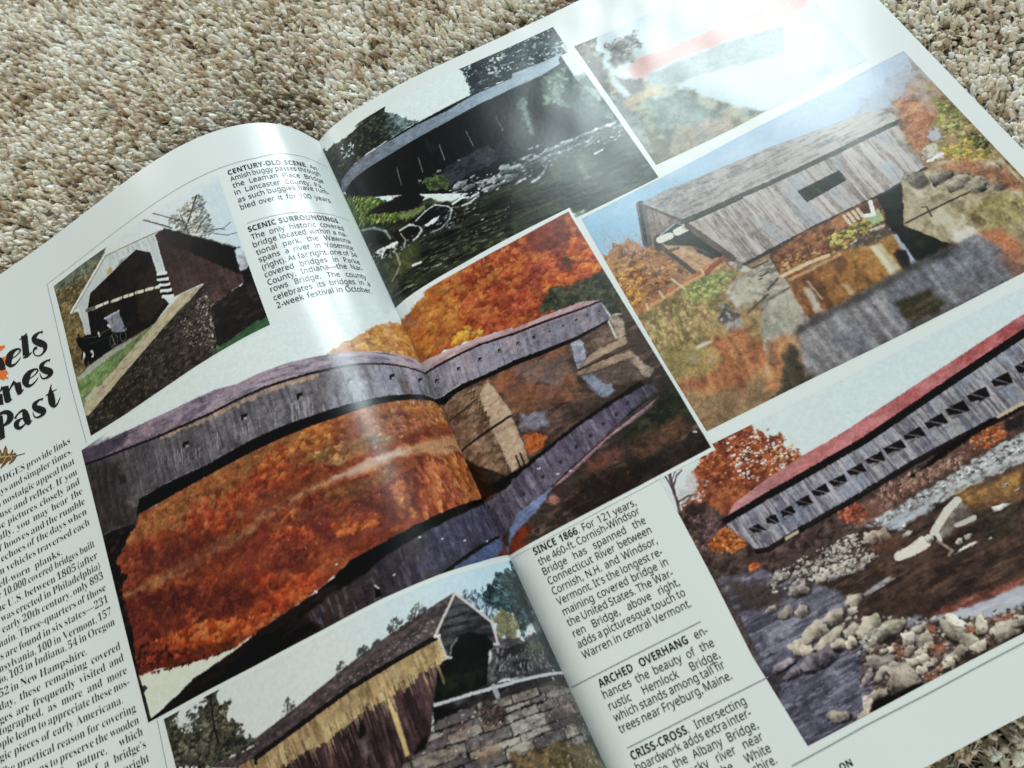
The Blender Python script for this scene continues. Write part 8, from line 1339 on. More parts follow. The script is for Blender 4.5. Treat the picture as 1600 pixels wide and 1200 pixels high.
white_bridge.P([(-107.1,33),(-83.9,29.7),(-78.8,34.5),(-78.7,45.5),(-78.9,55),(-77.7,57.7),(-85.8,61.1),(-103,59.1),(-115.2,58.7),(-115.8,52.9),(-111.4,48.9),(-110.3,38.7)],'#15100c',soft=0.3,t=[('#2a2216',0.7,7,5,-0.009,1.0,0.45,0.7)])
white_bridge.P([(-87.5,38.6),(-79.5,41.3),(-79.2,56),(-86.8,59.7),(-90.7,55.8),(-87.7,44.1)],'#332a1b',soft=2,r=1,rs=3,a=0.8)
white_bridge.P([(-95,33.3),(-90.6,29.2),(-85.4,34.4),(-87.5,38.6),(-89,46),(-98.8,40.7)],'#241d14',soft=2,r=1,rs=2,a=0.7)
white_bridge.L([(-110.25,38.43),(-106.37,39.91)],1.6,'#6c665c',a=0.9)
white_bridge.L([(-106.17,39.77),(-101.14,41.21)],1.15,'#d8d4ba')
white_bridge.L([(-99.24,42.08),(-95.16,43.33)],1.15,'#d8d4ba')
white_bridge.L([(-93.65,43.87),(-90.27,45.14)],1.15,'#d8d4ba')
white_bridge.L([(-88.73,45.5),(-85.93,46.72)],1.15,'#d8d4ba')
white_bridge.L([(-84.58,47.09),(-82.03,48.2)],1.15,'#d8d4ba')
white_bridge.L([(-80.76,48.72),(-79.48,49.17)],1.15,'#d8d4ba')
white_bridge.L([(-78.37,44.57),(-75.65,45.94)],1.5,'#e4e8e6')
white_bridge.L([(-78.84,46.49),(-75.75,48.44)],1.5,'#e4e8e6')
white_bridge.L([(-78.89,48.88),(-75.77,50.7)],1.5,'#e4e8e6')
white_bridge.L([(-78.94,51.26),(-75.82,53.01)],1.5,'#e4e8e6')
white_bridge.L([(-78.88,53.69),(-75.8,55.74)],1.5,'#e4e8e6')
white_bridge.L([(-78.57,45.63),(-75.69,47.16)],1.1,'#16110e')
white_bridge.L([(-78.83,47.81),(-75.77,49.6)],1.1,'#16110e')
white_bridge.L([(-78.87,50.14),(-75.81,51.91)],1.1,'#16110e')
white_bridge.L([(-78.94,52.56),(-75.78,54.39)],1.1,'#16110e')
white_bridge.P([(-103.9,46),(-97.7,47),(-97,55.7),(-97.6,56.3),(-101.1,54.4),(-103.2,52.3),(-102.9,49)],'#7e7c94',soft=0.4,r=0.3,rs=1,t=[('#a4a2b4',0.5,1.5,1,1,0,0.5,0.7)])
white_bridge.L([(-104,46.25),(-97.41,47.36)],0.8,'#b0b0bc')
white_bridge.P([(-117.8,46.8),(-116.2,46.5),(-111.9,47.9),(-108.3,48.9),(-104.4,48.8),(-103.2,52.3),(-100.8,54.5),(-97.5,56.1),(-99.8,58.6),(-104.3,58.3),(-110.1,57.3),(-114.8,57.6),(-116.1,56.8),(-115.9,53.5),(-116.9,51.5)],'#0b0909',soft=0.4,r=0.5,rs=1)
white_bridge.P([(-109,48.5),(-105.7,47.9),(-102.6,50.6),(-102.7,53.3),(-106.9,51.9)],'#1c1614',soft=0.5)
white_bridge.L([(-108.16,49.7),(-108.05,51.13)],0.8,'#c8c4c4')
white_bridge.L([(-103.42,49.4),(-102.85,50.8)],0.7,'#d0ccd0')
white_bridge.L([(-112.93,54.41),(-112.02,56.01),(-113.14,56.63)],0.9,'#c8c8c0')
white_bridge.L([(-115.95,56.19),(-116.13,58.08)],0.7,'#14100e')
white_bridge.L([(-113.5,57.07),(-113.56,59.04)],0.7,'#14100e')
white_bridge.L([(-103.05,54.41),(-102.65,58.03),(-103.77,57.97)],0.5,'#7c786c',a=0.8)
white_bridge.L([(-97.75,54.52),(-96.67,55.91)],0.7,'#5c5864')
white_bridge.L([(-101.23,57.62),(-101.82,58.78),(-102.68,59.35),(-103.61,59.15),(-104.33,58.28),(-104.61,56.96),(-104.4,55.55),(-103.81,54.39),(-102.94,53.81),(-102,54.01),(-101.28,54.89),(-101.01,56.22),(-101.23,57.62)],0.3,'#6e6a66',a=0.7)
white_bridge.L([(-97.44,58.09),(-97.92,58.91),(-98.57,59.29),(-99.22,59.2),(-99.7,58.55),(-99.93,57.6),(-99.82,56.53),(-99.33,55.7),(-98.68,55.32),(-98.03,55.42),(-97.55,56.07),(-97.33,57.02),(-97.44,58.09)],0.3,'#6e6a66',a=0.7)
white_bridge.L([(-104.4,55.55),(-101.23,57.62)],0.18,'#5a5652',a=0.6)
white_bridge.L([(-103.38,53.99),(-102.24,59.17)],0.18,'#5a5652',a=0.6)
white_bridge.L([(-102,54.01),(-103.61,59.15)],0.18,'#5a5652',a=0.6)
white_bridge.L([(-101.09,55.49),(-104.52,57.69)],0.18,'#5a5652',a=0.6)
white_bridge.L([(-102.81,51.17),(-109.56,50.48),(-114.96,47.65)],0.3,'#5c5048',a=0.8)
white_bridge.L([(-103.05,54.41),(-112.94,51.36)],0.3,'#4a4038',a=0.8)
white_bridge.P([(-117.9,46.4),(-116.6,45.9),(-115.5,47.3),(-115.6,49.7),(-117.3,50.3),(-117.8,48.9)],'#0d0a0a',soft=0.3)
white_bridge.L([(-116.41,46.22),(-116.45,45.3)],0.5,'#0d0a0a')
white_bridge.L([(-114.77,53.57),(-116.76,56.34),(-116.54,58.16)],0.8,'#0f0c0b')
white_bridge.L([(-111.85,55.44),(-112.05,58.66)],0.8,'#0f0c0b')
white_bridge.L([(-116.15,51.67),(-117.6,54.47)],0.7,'#0f0c0b')
white_bridge.L([(-105.57,34.63),(-109.48,50.2)],0.3,'#2e251b',a=0.7)
white_bridge.L([(-101.42,35.2),(-105.55,50.04)],0.3,'#2e251b',a=0.7)
white_bridge.L([(-97.3,35.77),(-101.64,49.89)],0.3,'#2e251b',a=0.7)
white_bridge.L([(-93.22,36.32),(-97.77,49.74)],0.3,'#2e251b',a=0.7)
white_bridge.L([(-89.18,36.86),(-93.92,49.58)],0.3,'#2e251b',a=0.7)
white_bridge.L([(-85.2,37.36),(-90.11,49.4)],0.3,'#2e251b',a=0.7)
white_bridge.P([(-121,60.3),(-115.2,59),(-110.6,58.9),(-103.1,59.4),(-93.1,61),(-90.1,60.9),(-93.2,61.5),(-105.3,61.6),(-116,61.5),(-120.9,62.4)],'#9a9c8e',soft=0.5,r=0.4)
white_bridge.P([(-120.9,62.4),(-116,61.5),(-105.3,61.6),(-93.2,61.5),(-85.8,61.1),(-88.5,62.6),(-98.5,64),(-111.9,68),(-114.9,68),(-120.6,69.1),(-121.4,66.7)],'#6c8848',soft=0.4,r=0.8,rs=2,t=[('#5a7838',0.7,2.4,1.2,1,0,0.45,0.66),('#8ea268',0.5,1.8,0.9,1,0,0.56,0.74)])
white_bridge.P([(-120.6,69.1),(-114.9,68),(-111.4,68.9),(-111.9,68.3),(-107,67.1),(-97,66.3),(-108.2,70.9),(-121.5,75.9)],'#b5ab8c',soft=0.5,r=0.5,rs=2,t=[('#9a8e6c',0.6,3,1.2,1.0,-0.014,0.45,0.7)])
white_bridge.P([(-63.4,58.3),(-72.7,57),(-85.8,61.1),(-98.7,64.6),(-111.9,68.3),(-121.3,75.4),(-121.5,76),(-107,72),(-105.3,71.4),(-84.3,65.3),(-69.2,60.6)],'#b3a283',soft=0.35,r=0.3,rs=2,t=[('#948464',0.6,3,1,0.975,-0.222,0.45,0.7),('#cabb9c',0.5,2,0.8,0.975,-0.222,0.56,0.75)])
white_bridge.P([(-63.4,58.3),(-64,67.8),(-66.4,81.1),(-66.8,84),(-51.8,81.1),(-55,90.9),(-121.8,83.2),(-121.5,76.1),(-107,72),(-105.3,71.4),(-84.3,65.3),(-69.2,60.6)],'#3f352d',soft=0.35,r=0.3,rs=2,g=('#2c2820',(-71.7,68.2),(-118.7,80.4)),t=[('#241d18',0.7,2,1.4,1.0,-0.014,0.43,0.64),('#6a5c4c',0.6,1.2,0.8,1,0,0.57,0.75)])
white_bridge.D([(-68.5,62.4),(-63.7,61.3),(-65.5,78.5),(-67.6,82.9),(-70,80.8),(-70.4,72.3)],170,(0.12,0.34),['#a4988c','#8c7c6c','#c8bcae','#5c5046'],a=0.8)
white_bridge.D([(-75.5,65.8),(-71.9,66.8),(-71.1,78.3),(-75.2,78.9),(-76.7,71.5)],70,(0.12,0.3),['#a08c78','#c4b4a4','#6c5c4e'],a=0.7)
white_bridge.D([(-92.4,68),(-68.1,76.9),(-67.3,83.7),(-89.9,82.3),(-111.6,81.5),(-118.6,79.9),(-101.8,74.3)],150,(0.12,0.3),['#5c4e40','#7c6c5a','#2c241e','#4c5034'],a=0.6)
white_bridge.P([(-64.4,67.3),(-61.9,67.1),(-50.6,65.1),(-47,66),(-47.5,83.3),(-52,81.9),(-65.1,82.6),(-66.4,81.1)],'#211b19',soft=0.6,r=1,rs=2,t=[('#3c3036',0.6,3,1.4,1.0,-0.014,0.5,0.7)])
white_bridge.P([(-67.3,82.8),(-59.1,82.6),(-51.6,80.5),(-48.5,81.2),(-47.8,84.1),(-52.7,84),(-52.8,84.3),(-64.6,84.7)],'#34663a',soft=0.6,r=0.6,rs=2,t=[('#2c5c34',0.6,2,1,1.0,-0.014,0.45,0.68)])
white_bridge.build(INK, LEFT, 'photo of a white gabled covered bridge with a black horse and buggy', sat=.72, gain=.95)

# ---------------------------------------------------------------- lettering
SANS = {'a': 0x1D5BA, 'A': 0x1D5A0, '0': 0x1D7E2}; SANSB = {'a': 0x1D5EE, 'A': 0x1D5D4, '0': 0x1D7EC}
SERIF = {'a': 0x1D41A, 'A': 0x1D400, '0': 0x1D7CE}; SWASH = {'a': 0x1D482, 'A': 0x1D468, '0': 0x1D7CE}
def remap(s, f):
    o = ''
    for c in s:
        if 'a' <= c <= 'z': o += chr(f['a']+ord(c)-97)
        elif 'A' <= c <= 'Z': o += chr(f['A']+ord(c)-65)
        elif '0' <= c <= '9': o += chr(f['0']+ord(c)-48)
        else: o += c
    return o
CACHE = {}
dg = bpy.context.evaluated_depsgraph_get()
def word(s, f, off):
    k = (s, f['a'], off)
    if k not in CACHE:
        c = bpy.data.curves.new('lettering', 'FONT'); c.body = remap(s, f); c.offset = off; c.resolution_u = 3
        o = bpy.data.objects.new('lettering', c); me = bpy.data.meshes.new_from_object(o)
        v = np.empty(len(me.vertices)*3, np.float32); me.vertices.foreach_get('co', v); v = v.reshape(-1, 3)[:, :2]
        me.calc_loop_triangles(); t = np.empty(len(me.loop_triangles)*3, np.int32); me.loop_triangles.foreach_get('vertices', t)
        bpy.data.objects.remove(o); bpy.data.curves.remove(c); bpy.data.meshes.remove(me)
        CACHE[k] = (v, t.reshape(-1, 3), (v[:, 0].min(), v[:, 0].max()) if len(v) else (0, .3))
    return CACHE[k]
class Block:
    def __init__(s): s.v = []; s.f = []; s.o = 0
    def put(s, wd, at, ex, ey, sx, sy):
        v, t, (a, b) = wd
        p = np.array(at)[None]+(v[:, :1]-a)*sx*ex[None]+v[:, 1:]*sy*ey[None]; s.v.append(p); s.f.append(t+s.o); s.o += len(v)
    def line(s, words, p0, p1, size, xs=1.0, prefix='', pf=None, fit=False, shear=0.0):
        """words: [(text, font, offset)] justified between two page points (mm)"""
        p0 = np.array(p0, float); p1 = np.array(p1, float); W = np.hypot(*(p1-p0)); ex = (p1-p0)/W; ey = np.array([ex[1], -ex[0]])
        if ey[1] > 0: ey = -ey
        ws = [word(*w) for w in words]; wid = [w[2][1]-w[2][0] for w in ws]; n = len(ws); sx = size*xs
        gap = (W-sum(wid)*sx)/max(1, n-1)
        if fit or (n > 1 and gap < .24*size) or (n == 1): 
            sx = (W-(n-1)*.25*size)/sum(wid) if n > 1 or fit else sx; gap = .25*size
        x = 0.0
        for w, d in zip(ws, wid):
            s.put(w, p0+ex*x, ex, ey+ex*shear, sx, size); x += d*sx+gap
        if prefix:
            x = -.09*size if not prefix.endswith(' ') else -gap
            for t in reversed(prefix.split()):
                w = word(t, *(pf or words[0][1:])); d = (w[2][1]-w[2][0])*sx; s.put(w, p0+ex*(x-d), ex, ey+ex*shear, sx, size); x -= d+(gap if gap < size else .3*size)
    def strip(s, pts, w):
        p = np.array(pts, float); q = []
        for a, b in zip(p[:-1], p[1:]):
            n = max(2, int(np.hypot(*(b-a))/2)); q += [a+(b-a)*k/n for k in range(n)]
        q = np.array(q+[p[-1]]); d = np.gradient(q, axis=0); d /= np.hypot(d[:, 0], d[:, 1])[:, None]; nrm = np.stack([-d[:, 1], d[:, 0]], 1)*w/2
        n = len(q); s.v.append(np.concatenate([q+nrm, q-nrm])); i = np.arange(n-1)
        s.f.append(np.concatenate([np.stack([i, i+1, i+1+n], 1), np.stack([i, i+1+n, i+n], 1)])+s.o); s.o += 2*n
    def band(s, a, b):
        n = len(a); s.v.append(np.array(list(a)+list(b), float)); i = np.arange(n-1)
        s.f.append(np.concatenate([np.stack([i, i+1, i+1+n], 1), np.stack([i, i+1+n, i+n], 1)])+s.o); s.o += 2*n
    def poly(s, pts):
        from mathutils.geometry import tessellate_polygon
        t = tessellate_polygon([[Vector((x, y, 0)) for x, y in pts]]); s.v.append(np.array(pts, float)); s.f.append(np.array(t)+s.o); s.o += len(pts)
    def build(s, name, mat, parent, label, lift=.011):
        v = np.concatenate(s.v); f = np.concatenate(s.f)
        side = 1 if parent is RIGHT else -1
        u = np.maximum(v[:, 0]*side, .02)*side/10
        P = surf(u, v[:, 1]/10, lift)
        a, b_, c = P[f[:, 0]], P[f[:, 1]], P[f[:, 2]]; flip = np.cross(b_-a, c-a)[:, 2] < 0; f[flip] = f[flip][:, ::-1]
        return link(name, mesh_from(name, P, f), mat, parent, label)
B = Block()
B.line([('SINCE', SANSB, .0), ('1866.', SANSB, .0), ('For', SANS, .002), ('121', SANS, .002), ('years,', SANS, .002)], (8.04,182.04), (41.96,182.81), 3.05, 0.88, '')
B.line([('the', SANS, .002), ('460-ft.', SANS, .002), ('Cornish-Windsor', SANS, .002)], (8.12,185.40), (41.79,185.46), 3.05, 0.88, '')
B.line([('Bridge', SANS, .002), ('has', SANS, .002), ('spanned', SANS, .002), ('the', SANS, .002)], (8.09,188.47), (41.92,188.66), 3.05, 0.88, '')
B.line([('Connecticut', SANS, .002), ('River', SANS, .002), ('between', SANS, .002)], (8.25,191.59), (42.06,191.82), 3.05, 0.88, '')
B.line([('Cornish,', SANS, .002), ('N.H.', SANS, .002), ('and', SANS, .002), ('Windsor,', SANS, .002)], (8.06,194.72), (42.01,195.26), 3.05, 0.88, '')
B.line([('Vermont.', SANS, .002), ('It’s', SANS, .002), ('the', SANS, .002), ('longest', SANS, .002), ('re-', SANS, .002)], (8.04,197.90), (41.81,198.59), 3.05, 0.88, '')
B.line([('maining', SANS, .002), ('covered', SANS, .002), ('bridge', SANS, .002), ('in', SANS, .002)], (8.29,201.16), (41.85,201.80), 3.05, 0.88, '')
B.line([('the', SANS, .002), ('United', SANS, .002), ('States.', SANS, .002), ('The', SANS, .002), ('War-', SANS, .002)], (8.10,204.39), (41.65,205.05), 3.05, 0.88, '')
B.line([('ren', SANS, .002), ('Bridge,', SANS, .002), ('above', SANS, .002), ('right,', SANS, .002)], (8.26,207.73), (41.94,208.11), 3.05, 0.88, '')
B.line([('adds', SANS, .002), ('a', SANS, .002), ('picturesque', SANS, .002), ('touch', SANS, .002), ('to', SANS, .002)], (8.08,210.88), (41.99,211.22), 3.05, 0.88, '')
B.line([('Warren', SANS, .002), ('in', SANS, .002), ('central', SANS, .002), ('Vermont.', SANS, .002)], (8.07,214.08), (41.95,214.44), 3.05, 0.88, '')
B.build('caption', BLACK, RIGHT, 'caption beginning SINCE 1866')

B = Block()
B.line([('ARCHED', SANSB, .0), ('OVERHANG', SANSB, .0), ('en-', SANS, .002)], (8.68,222.65), (42.43,222.52), 3.05, 0.88, '')
B.line([('hances', SANS, .002), ('the', SANS, .002), ('beauty', SANS, .002), ('of', SANS, .002), ('the', SANS, .002)], (8.50,225.64), (42.29,226.12), 3.05, 0.88, '')
B.line([('rustic', SANS, .002), ('Hemlock', SANS, .002), ('Bridge,', SANS, .002)], (8.57,228.89), (42.16,229.32), 3.05, 0.88, '')
B.line([('which', SANS, .002), ('stands', SANS, .002), ('among', SANS, .002), ('tall', SANS, .002), ('fir', SANS, .002)], (8.48,232.03), (42.05,232.13), 3.05, 0.88, '')
B.line([('trees', SANS, .002), ('near', SANS, .002), ('Fryeburg,', SANS, .002), ('Maine.', SANS, .002)], (8.39,235.13), (42.31,235.26), 3.05, 0.88, '')
B.build('caption', BLACK, RIGHT, 'caption beginning ARCHED OVERHANG')

B = Block()
B.line([('CRISS-CROSS.', SANSB, .0), ('Intersecting', SANS, .002)], (8.24,242.26), (42.34,242.22), 3.05, 0.88, '')
B.line([('boardwork', SANS, .002), ('adds', SANS, .002), ('extra', SANS, .002), ('inter-', SANS, .002)], (8.15,245.26), (42.07,245.17), 3.05, 0.88, '')
B.line([('est', SANS, .002), ('to', SANS, .002), ('the', SANS, .002), ('Albany', SANS, .002), ('Bridge,', SANS, .002)], (8.23,248.28), (42.16,248.41), 3.05, 0.88, '')
B.line([('over', SANS, .002), ('a', SANS, .002), ('rocky', SANS, .002), ('river', SANS, .002), ('near', SANS, .002)], (8.15,251.54), (41.86,251.36), 3.05, 0.88, '')
B.line([('Conway', SANS, .002), ('in', SANS, .002), ('the', SANS, .002), ('White', SANS, .002)], (8.30,254.68), (42.14,254.53), 3.05, 0.88, '')
B.line([('Mountains,', SANS, .002), ('New', SANS, .002), ('Hampshire.', SANS, .002)], (8.53,257.66), (42.02,257.41), 3.05, 0.88, '')
B.build('caption', BLACK, RIGHT, 'caption beginning CRISS-CROSS')

B = Block()
B.line([('ON', SANSB, .0)], (55.29,265.39), (59.54,265.39), 2.3, 1.0, '')
B.build('credit_line', BLACK, RIGHT, 'tiny capitals under the bottom rule')

B = Block()
B.line([('CENTURY-OLD', SANSB, .0), ('SCENE.', SANSB, .0), ('An', SANS, .002)], (-43.22,21.37), (-10.08,21.19), 3.05, 0.88, '')
B.line([('Amish', SANS, .002), ('buggy', SANS, .002), ('passes', SANS, .002), ('through', SANS, .002)], (-43.29,24.39), (-9.72,23.99), 3.05, 0.88, '')
B.line([('the', SANS, .002), ('Leaman', SANS, .002), ('Place', SANS, .002), ('Bridge', SANS, .002)], (-43.26,27.44), (-9.71,27.56), 3.05, 0.88, '')
B.line([('in', SANS, .002), ('Lancaster', SANS, .002), ('County,', SANS, .002), ('Pa.,', SANS, .002)], (-43.51,30.62), (-10.83,30.91), 3.05, 0.88, '')
B.line([('as', SANS, .002), ('such', SANS, .002), ('buggies', SANS, .002), ('have', SANS, .002), ('rum-', SANS, .002)], (-43.43,34.23), (-9.38,33.20), 3.05, 0.88, '')
B.line([('bled', SANS, .002), ('over', SANS, .002), ('it', SANS, .002), ('for', SANS, .002), ('100', SANS, .002), ('years.', SANS, .002)], (-43.47,37.44), (-10.08,37.60), 3.05, 0.88, '')
B.build('caption', BLACK, LEFT, 'caption beginning CENTURY-OLD SCENE, partly lost in glare')

B = Block()
B.line([('SCENIC', SANSB, .0), ('SURROUNDINGS.', SANSB, .0)], (-43.75,47.41), (-10.93,47.81), 3.05, 0.88, '')
B.line([('The', SANS, .002), ('only', SANS, .002), ('historic', SANS, .002), ('covered', SANS, .002)], (-43.68,50.84), (-10.21,50.92), 3.05, 0.88, '')
B.line([('bridge', SANS, .002), ('located', SANS, .002), ('within', SANS, .002), ('a', SANS, .002), ('na-', SANS, .002)], (-43.99,54.05), (-10.04,53.88), 3.05, 0.88, '')
B.line([('tional', SANS, .002), ('park,', SANS, .002), ('the', SANS, .002), ('Wawona', SANS, .002)], (-43.91,57.42), (-9.87,56.82), 3.05, 0.88, '')
B.line([('spans', SANS, .002), ('a', SANS, .002), ('river', SANS, .002), ('in', SANS, .002), ('Yosemite', SANS, .002)], (-43.95,60.42), (-9.85,60.08), 3.05, 0.88, '')
B.line([('(right).', SANS, .002), ('At', SANS, .002), ('far', SANS, .002), ('right,', SANS, .002), ('one', SANS, .002), ('of', SANS, .002), ('34', SANS, .002)], (-43.87,63.72), (-9.48,63.21), 3.05, 0.88, '')
B.line([('covered', SANS, .002), ('bridges', SANS, .002), ('in', SANS, .002), ('Parke', SANS, .002)], (-43.99,66.89), (-9.83,66.51), 3.05, 0.88, '')
B.line([('County,', SANS, .002), ('Indiana—the', SANS, .002), ('Nar-', SANS, .002)], (-43.91,70.13), (-9.65,69.36), 3.05, 0.88, '')
B.line([('rows', SANS, .002), ('Bridge.', SANS, .002), ('The', SANS, .002), ('county', SANS, .002)], (-43.95,73.02), (-9.96,73.16), 3.05, 0.88, '')
B.line([('celebrates', SANS, .002), ('its', SANS, .002), ('bridges', SANS, .002), ('in', SANS, .002), ('a', SANS, .002)], (-43.95,76.42), (-9.60,76.18), 3.05, 0.88, '')
B.line([('2-week', SANS, .002), ('festival', SANS, .002), ('in', SANS, .002), ('October.', SANS, .002)], (-43.87,79.56), (-10.27,79.43), 3.05, 0.88, '')
B.build('caption', BLACK, LEFT, 'caption beginning SCENIC SURROUNDINGS, partly lost in glare')

B = Block()
B.line([('RIDGES', SERIF, -.014), ('provide', SERIF, -.014), ('links', SERIF, -.014)], (-163.10,79.96), (-130.65,80.84), 3.55, 1.0, 'COVERED B')
B.line([('ays', SERIF, -.014), ('and', SERIF, -.014), ('simpler', SERIF, -.014), ('times.', SERIF, -.014)], (-162.89,84.01), (-130.87,84.68), 3.55, 1.0, 'with past d')
B.line([('nostalgic', SERIF, -.014), ('appeal', SERIF, -.014), ('that', SERIF, -.014)], (-161.21,88.06), (-130.84,88.62), 3.55, 1.0, 'and hold a ')
B.line([('ause', SERIF, -.014), ('and', SERIF, -.014), ('reflect.', SERIF, -.014), ('If', SERIF, -.014), ('you', SERIF, -.014)], (-165.10,91.80), (-130.87,92.72), 3.55, 1.0, 'makes us p')
B.line([('se', SERIF, -.014), ('pictures', SERIF, -.014), ('closely', SERIF, -.014), ('and', SERIF, -.014)], (-164.84,95.51), (-130.79,96.36), 3.55, 1.0, 'study the')
B.line([('ully,', SERIF, -.014), ('you', SERIF, -.014), ('may', SERIF, -.014), ('hear', SERIF, -.014), ('the', SERIF, -.014)], (-165.61,99.11), (-130.70,99.96), 3.55, 1.0, 'listen caref')
B.line([('hooves', SERIF, -.014), ('and', SERIF, -.014), ('the', SERIF, -.014), ('rumble', SERIF, -.014)], (-163.84,103.03), (-130.67,103.72), 3.55, 1.0, 'clatter of ')
B.line([('echoes', SERIF, -.014), ('of', SERIF, -.014), ('the', SERIF, -.014), ('days', SERIF, -.014), ('when', SERIF, -.014)], (-165.92,106.58), (-130.89,107.31), 3.55, 1.0, 'and the ')
B.line([('wn', SERIF, -.014), ('vehicles', SERIF, -.014), ('traversed', SERIF, -.014), ('each', SERIF, -.014)], (-169.62,110.43), (-130.77,111.16), 3.55, 1.0, 'horse-dra')
B.line([('well-worn', SERIF, -.014), ('planks.', SERIF, -.014)], (-170.95,114.27), (-143.61,115.30), 3.55, 1.0, 'span’s ')
B.line([('10,000', SERIF, -.014), ('covered', SERIF, -.014), ('bridges', SERIF, -.014), ('built', SERIF, -.014)], (-167.38,118.01), (-130.86,118.87), 3.55, 1.0, 'Of over ')
B.line([('he', SERIF, -.014), ('U.S.', SERIF, -.014), ('between', SERIF, -.014), ('1805', SERIF, -.014), ('(after', SERIF, -.014)], (-170.77,121.86), (-130.80,122.77), 3.55, 1.0, 'in t')
B.line([('was', SERIF, -.014), ('erected', SERIF, -.014), ('in', SERIF, -.014), ('Philadelphia)', SERIF, -.014)], (-170.02,125.47), (-130.80,126.38), 3.55, 1.0, 'the first ')
B.line([('early', SERIF, -.014), ('20th', SERIF, -.014), ('century,', SERIF, -.014), ('only', SERIF, -.014), ('893', SERIF, -.014)], (-170.28,128.99), (-130.54,129.97), 3.55, 1.0, 'and the ')
B.line([('main.', SERIF, -.014), ('Three-quarters', SERIF, -.014), ('of', SERIF, -.014), ('those', SERIF, -.014)], (-173.37,132.84), (-130.63,133.77), 3.55, 1.0, 're')
B.line([('are', SERIF, -.014), ('found', SERIF, -.014), ('in', SERIF, -.014), ('six', SERIF, -.014), ('states—231', SERIF, -.014)], (-170.73,136.80), (-130.86,137.56), 3.55, 1.0, 'bridges ')
B.line([('nsylvania,', SERIF, -.014), ('100', SERIF, -.014), ('in', SERIF, -.014), ('Vermont,', SERIF, -.014), ('157', SERIF, -.014)], (-173.96,140.28), (-130.68,141.71), 3.55, 1.0, 'in Pen')
B.line([('io,', SERIF, -.014), ('103', SERIF, -.014), ('in', SERIF, -.014), ('Indiana,', SERIF, -.014), ('54', SERIF, -.014), ('in', SERIF, -.014), ('Oregon', SERIF, -.014)], (-174.66,143.54), (-130.42,145.12), 3.55, 1.0, 'in Oh')
B.line([('52', SERIF, -.014), ('in', SERIF, -.014), ('New', SERIF, -.014), ('Hampshire.', SERIF, -.014)], (-175.51,147.51), (-142.63,148.90), 3.55, 1.0, 'and ')
B.line([('oday,', SERIF, -.014), ('these', SERIF, -.014), ('remaining', SERIF, -.014), ('covered', SERIF, -.014)], (-178.00,151.19), (-130.48,152.78), 3.55, 1.0, 'T')
B.line([('ges', SERIF, -.014), ('are', SERIF, -.014), ('frequently', SERIF, -.014), ('visited', SERIF, -.014), ('and', SERIF, -.014)], (-176.88,155.04), (-130.34,156.42), 3.55, 1.0, 'brid')
B.line([('tographed,', SERIF, -.014), ('as', SERIF, -.014), ('more', SERIF, -.014), ('and', SERIF, -.014), ('more', SERIF, -.014)], (-177.78,158.16), (-130.31,160.36), 3.55, 1.0, 'pho')
B.line([('ople', SERIF, -.014), ('learn', SERIF, -.014), ('to', SERIF, -.014), ('appreciate', SERIF, -.014), ('these', SERIF, -.014), ('nos-', SERIF, -.014)], (-179.27,161.76), (-130.40,163.80), 3.55, 1.0, 'pe')
B.line([('gic', SERIF, -.014), ('pieces', SERIF, -.014), ('of', SERIF, -.014), ('early', SERIF, -.014), ('Americana.', SERIF, -.014)], (-179.10,165.45), (-134.23,167.58), 3.55, 1.0, 'tal')
B.line([('The', SERIF, -.014), ('practical', SERIF, -.014), ('reason', SERIF, -.014), ('for', SERIF, -.014), ('covering', SERIF, -.014)], (-180.24,169.67), (-130.39,171.60), 3.55, 1.0, '')
B.line([('bridges', SERIF, -.014), ('was', SERIF, -.014), ('to', SERIF, -.014), ('preserve', SERIF, -.014), ('the', SERIF, -.014), ('wooden', SERIF, -.014)], (-180.14,173.61), (-130.31,175.18), 3.55, 1.0, '')
B.line([('elements', SERIF, -.014), ('of', SERIF, -.014), ('nature,', SERIF, -.014), ('which', SERIF, -.014)], (-179.58,177.51), (-129.96,178.65), 3.55, 1.0, 'from ')
B.line([('rotted', SERIF, -.014), ('the', SERIF, -.014), ('planks', SERIF, -.014), ('of', SERIF, -.014), ('a', SERIF, -.014), ('bridge’s', SERIF, -.014)], (-179.41,181.02), (-129.93,182.30), 3.55, 1.0, '')
B.line([('deck.', SERIF, -.014), ('Built', SERIF, -.014), ('snug', SERIF, -.014), ('and', SERIF, -.014), ('upright', SERIF, -.014)], (-178.86,184.83), (-129.98,186.15), 3.55, 1.0, '')
B.build('body_text', BLACK, LEFT, 'column of serif text along the left page')

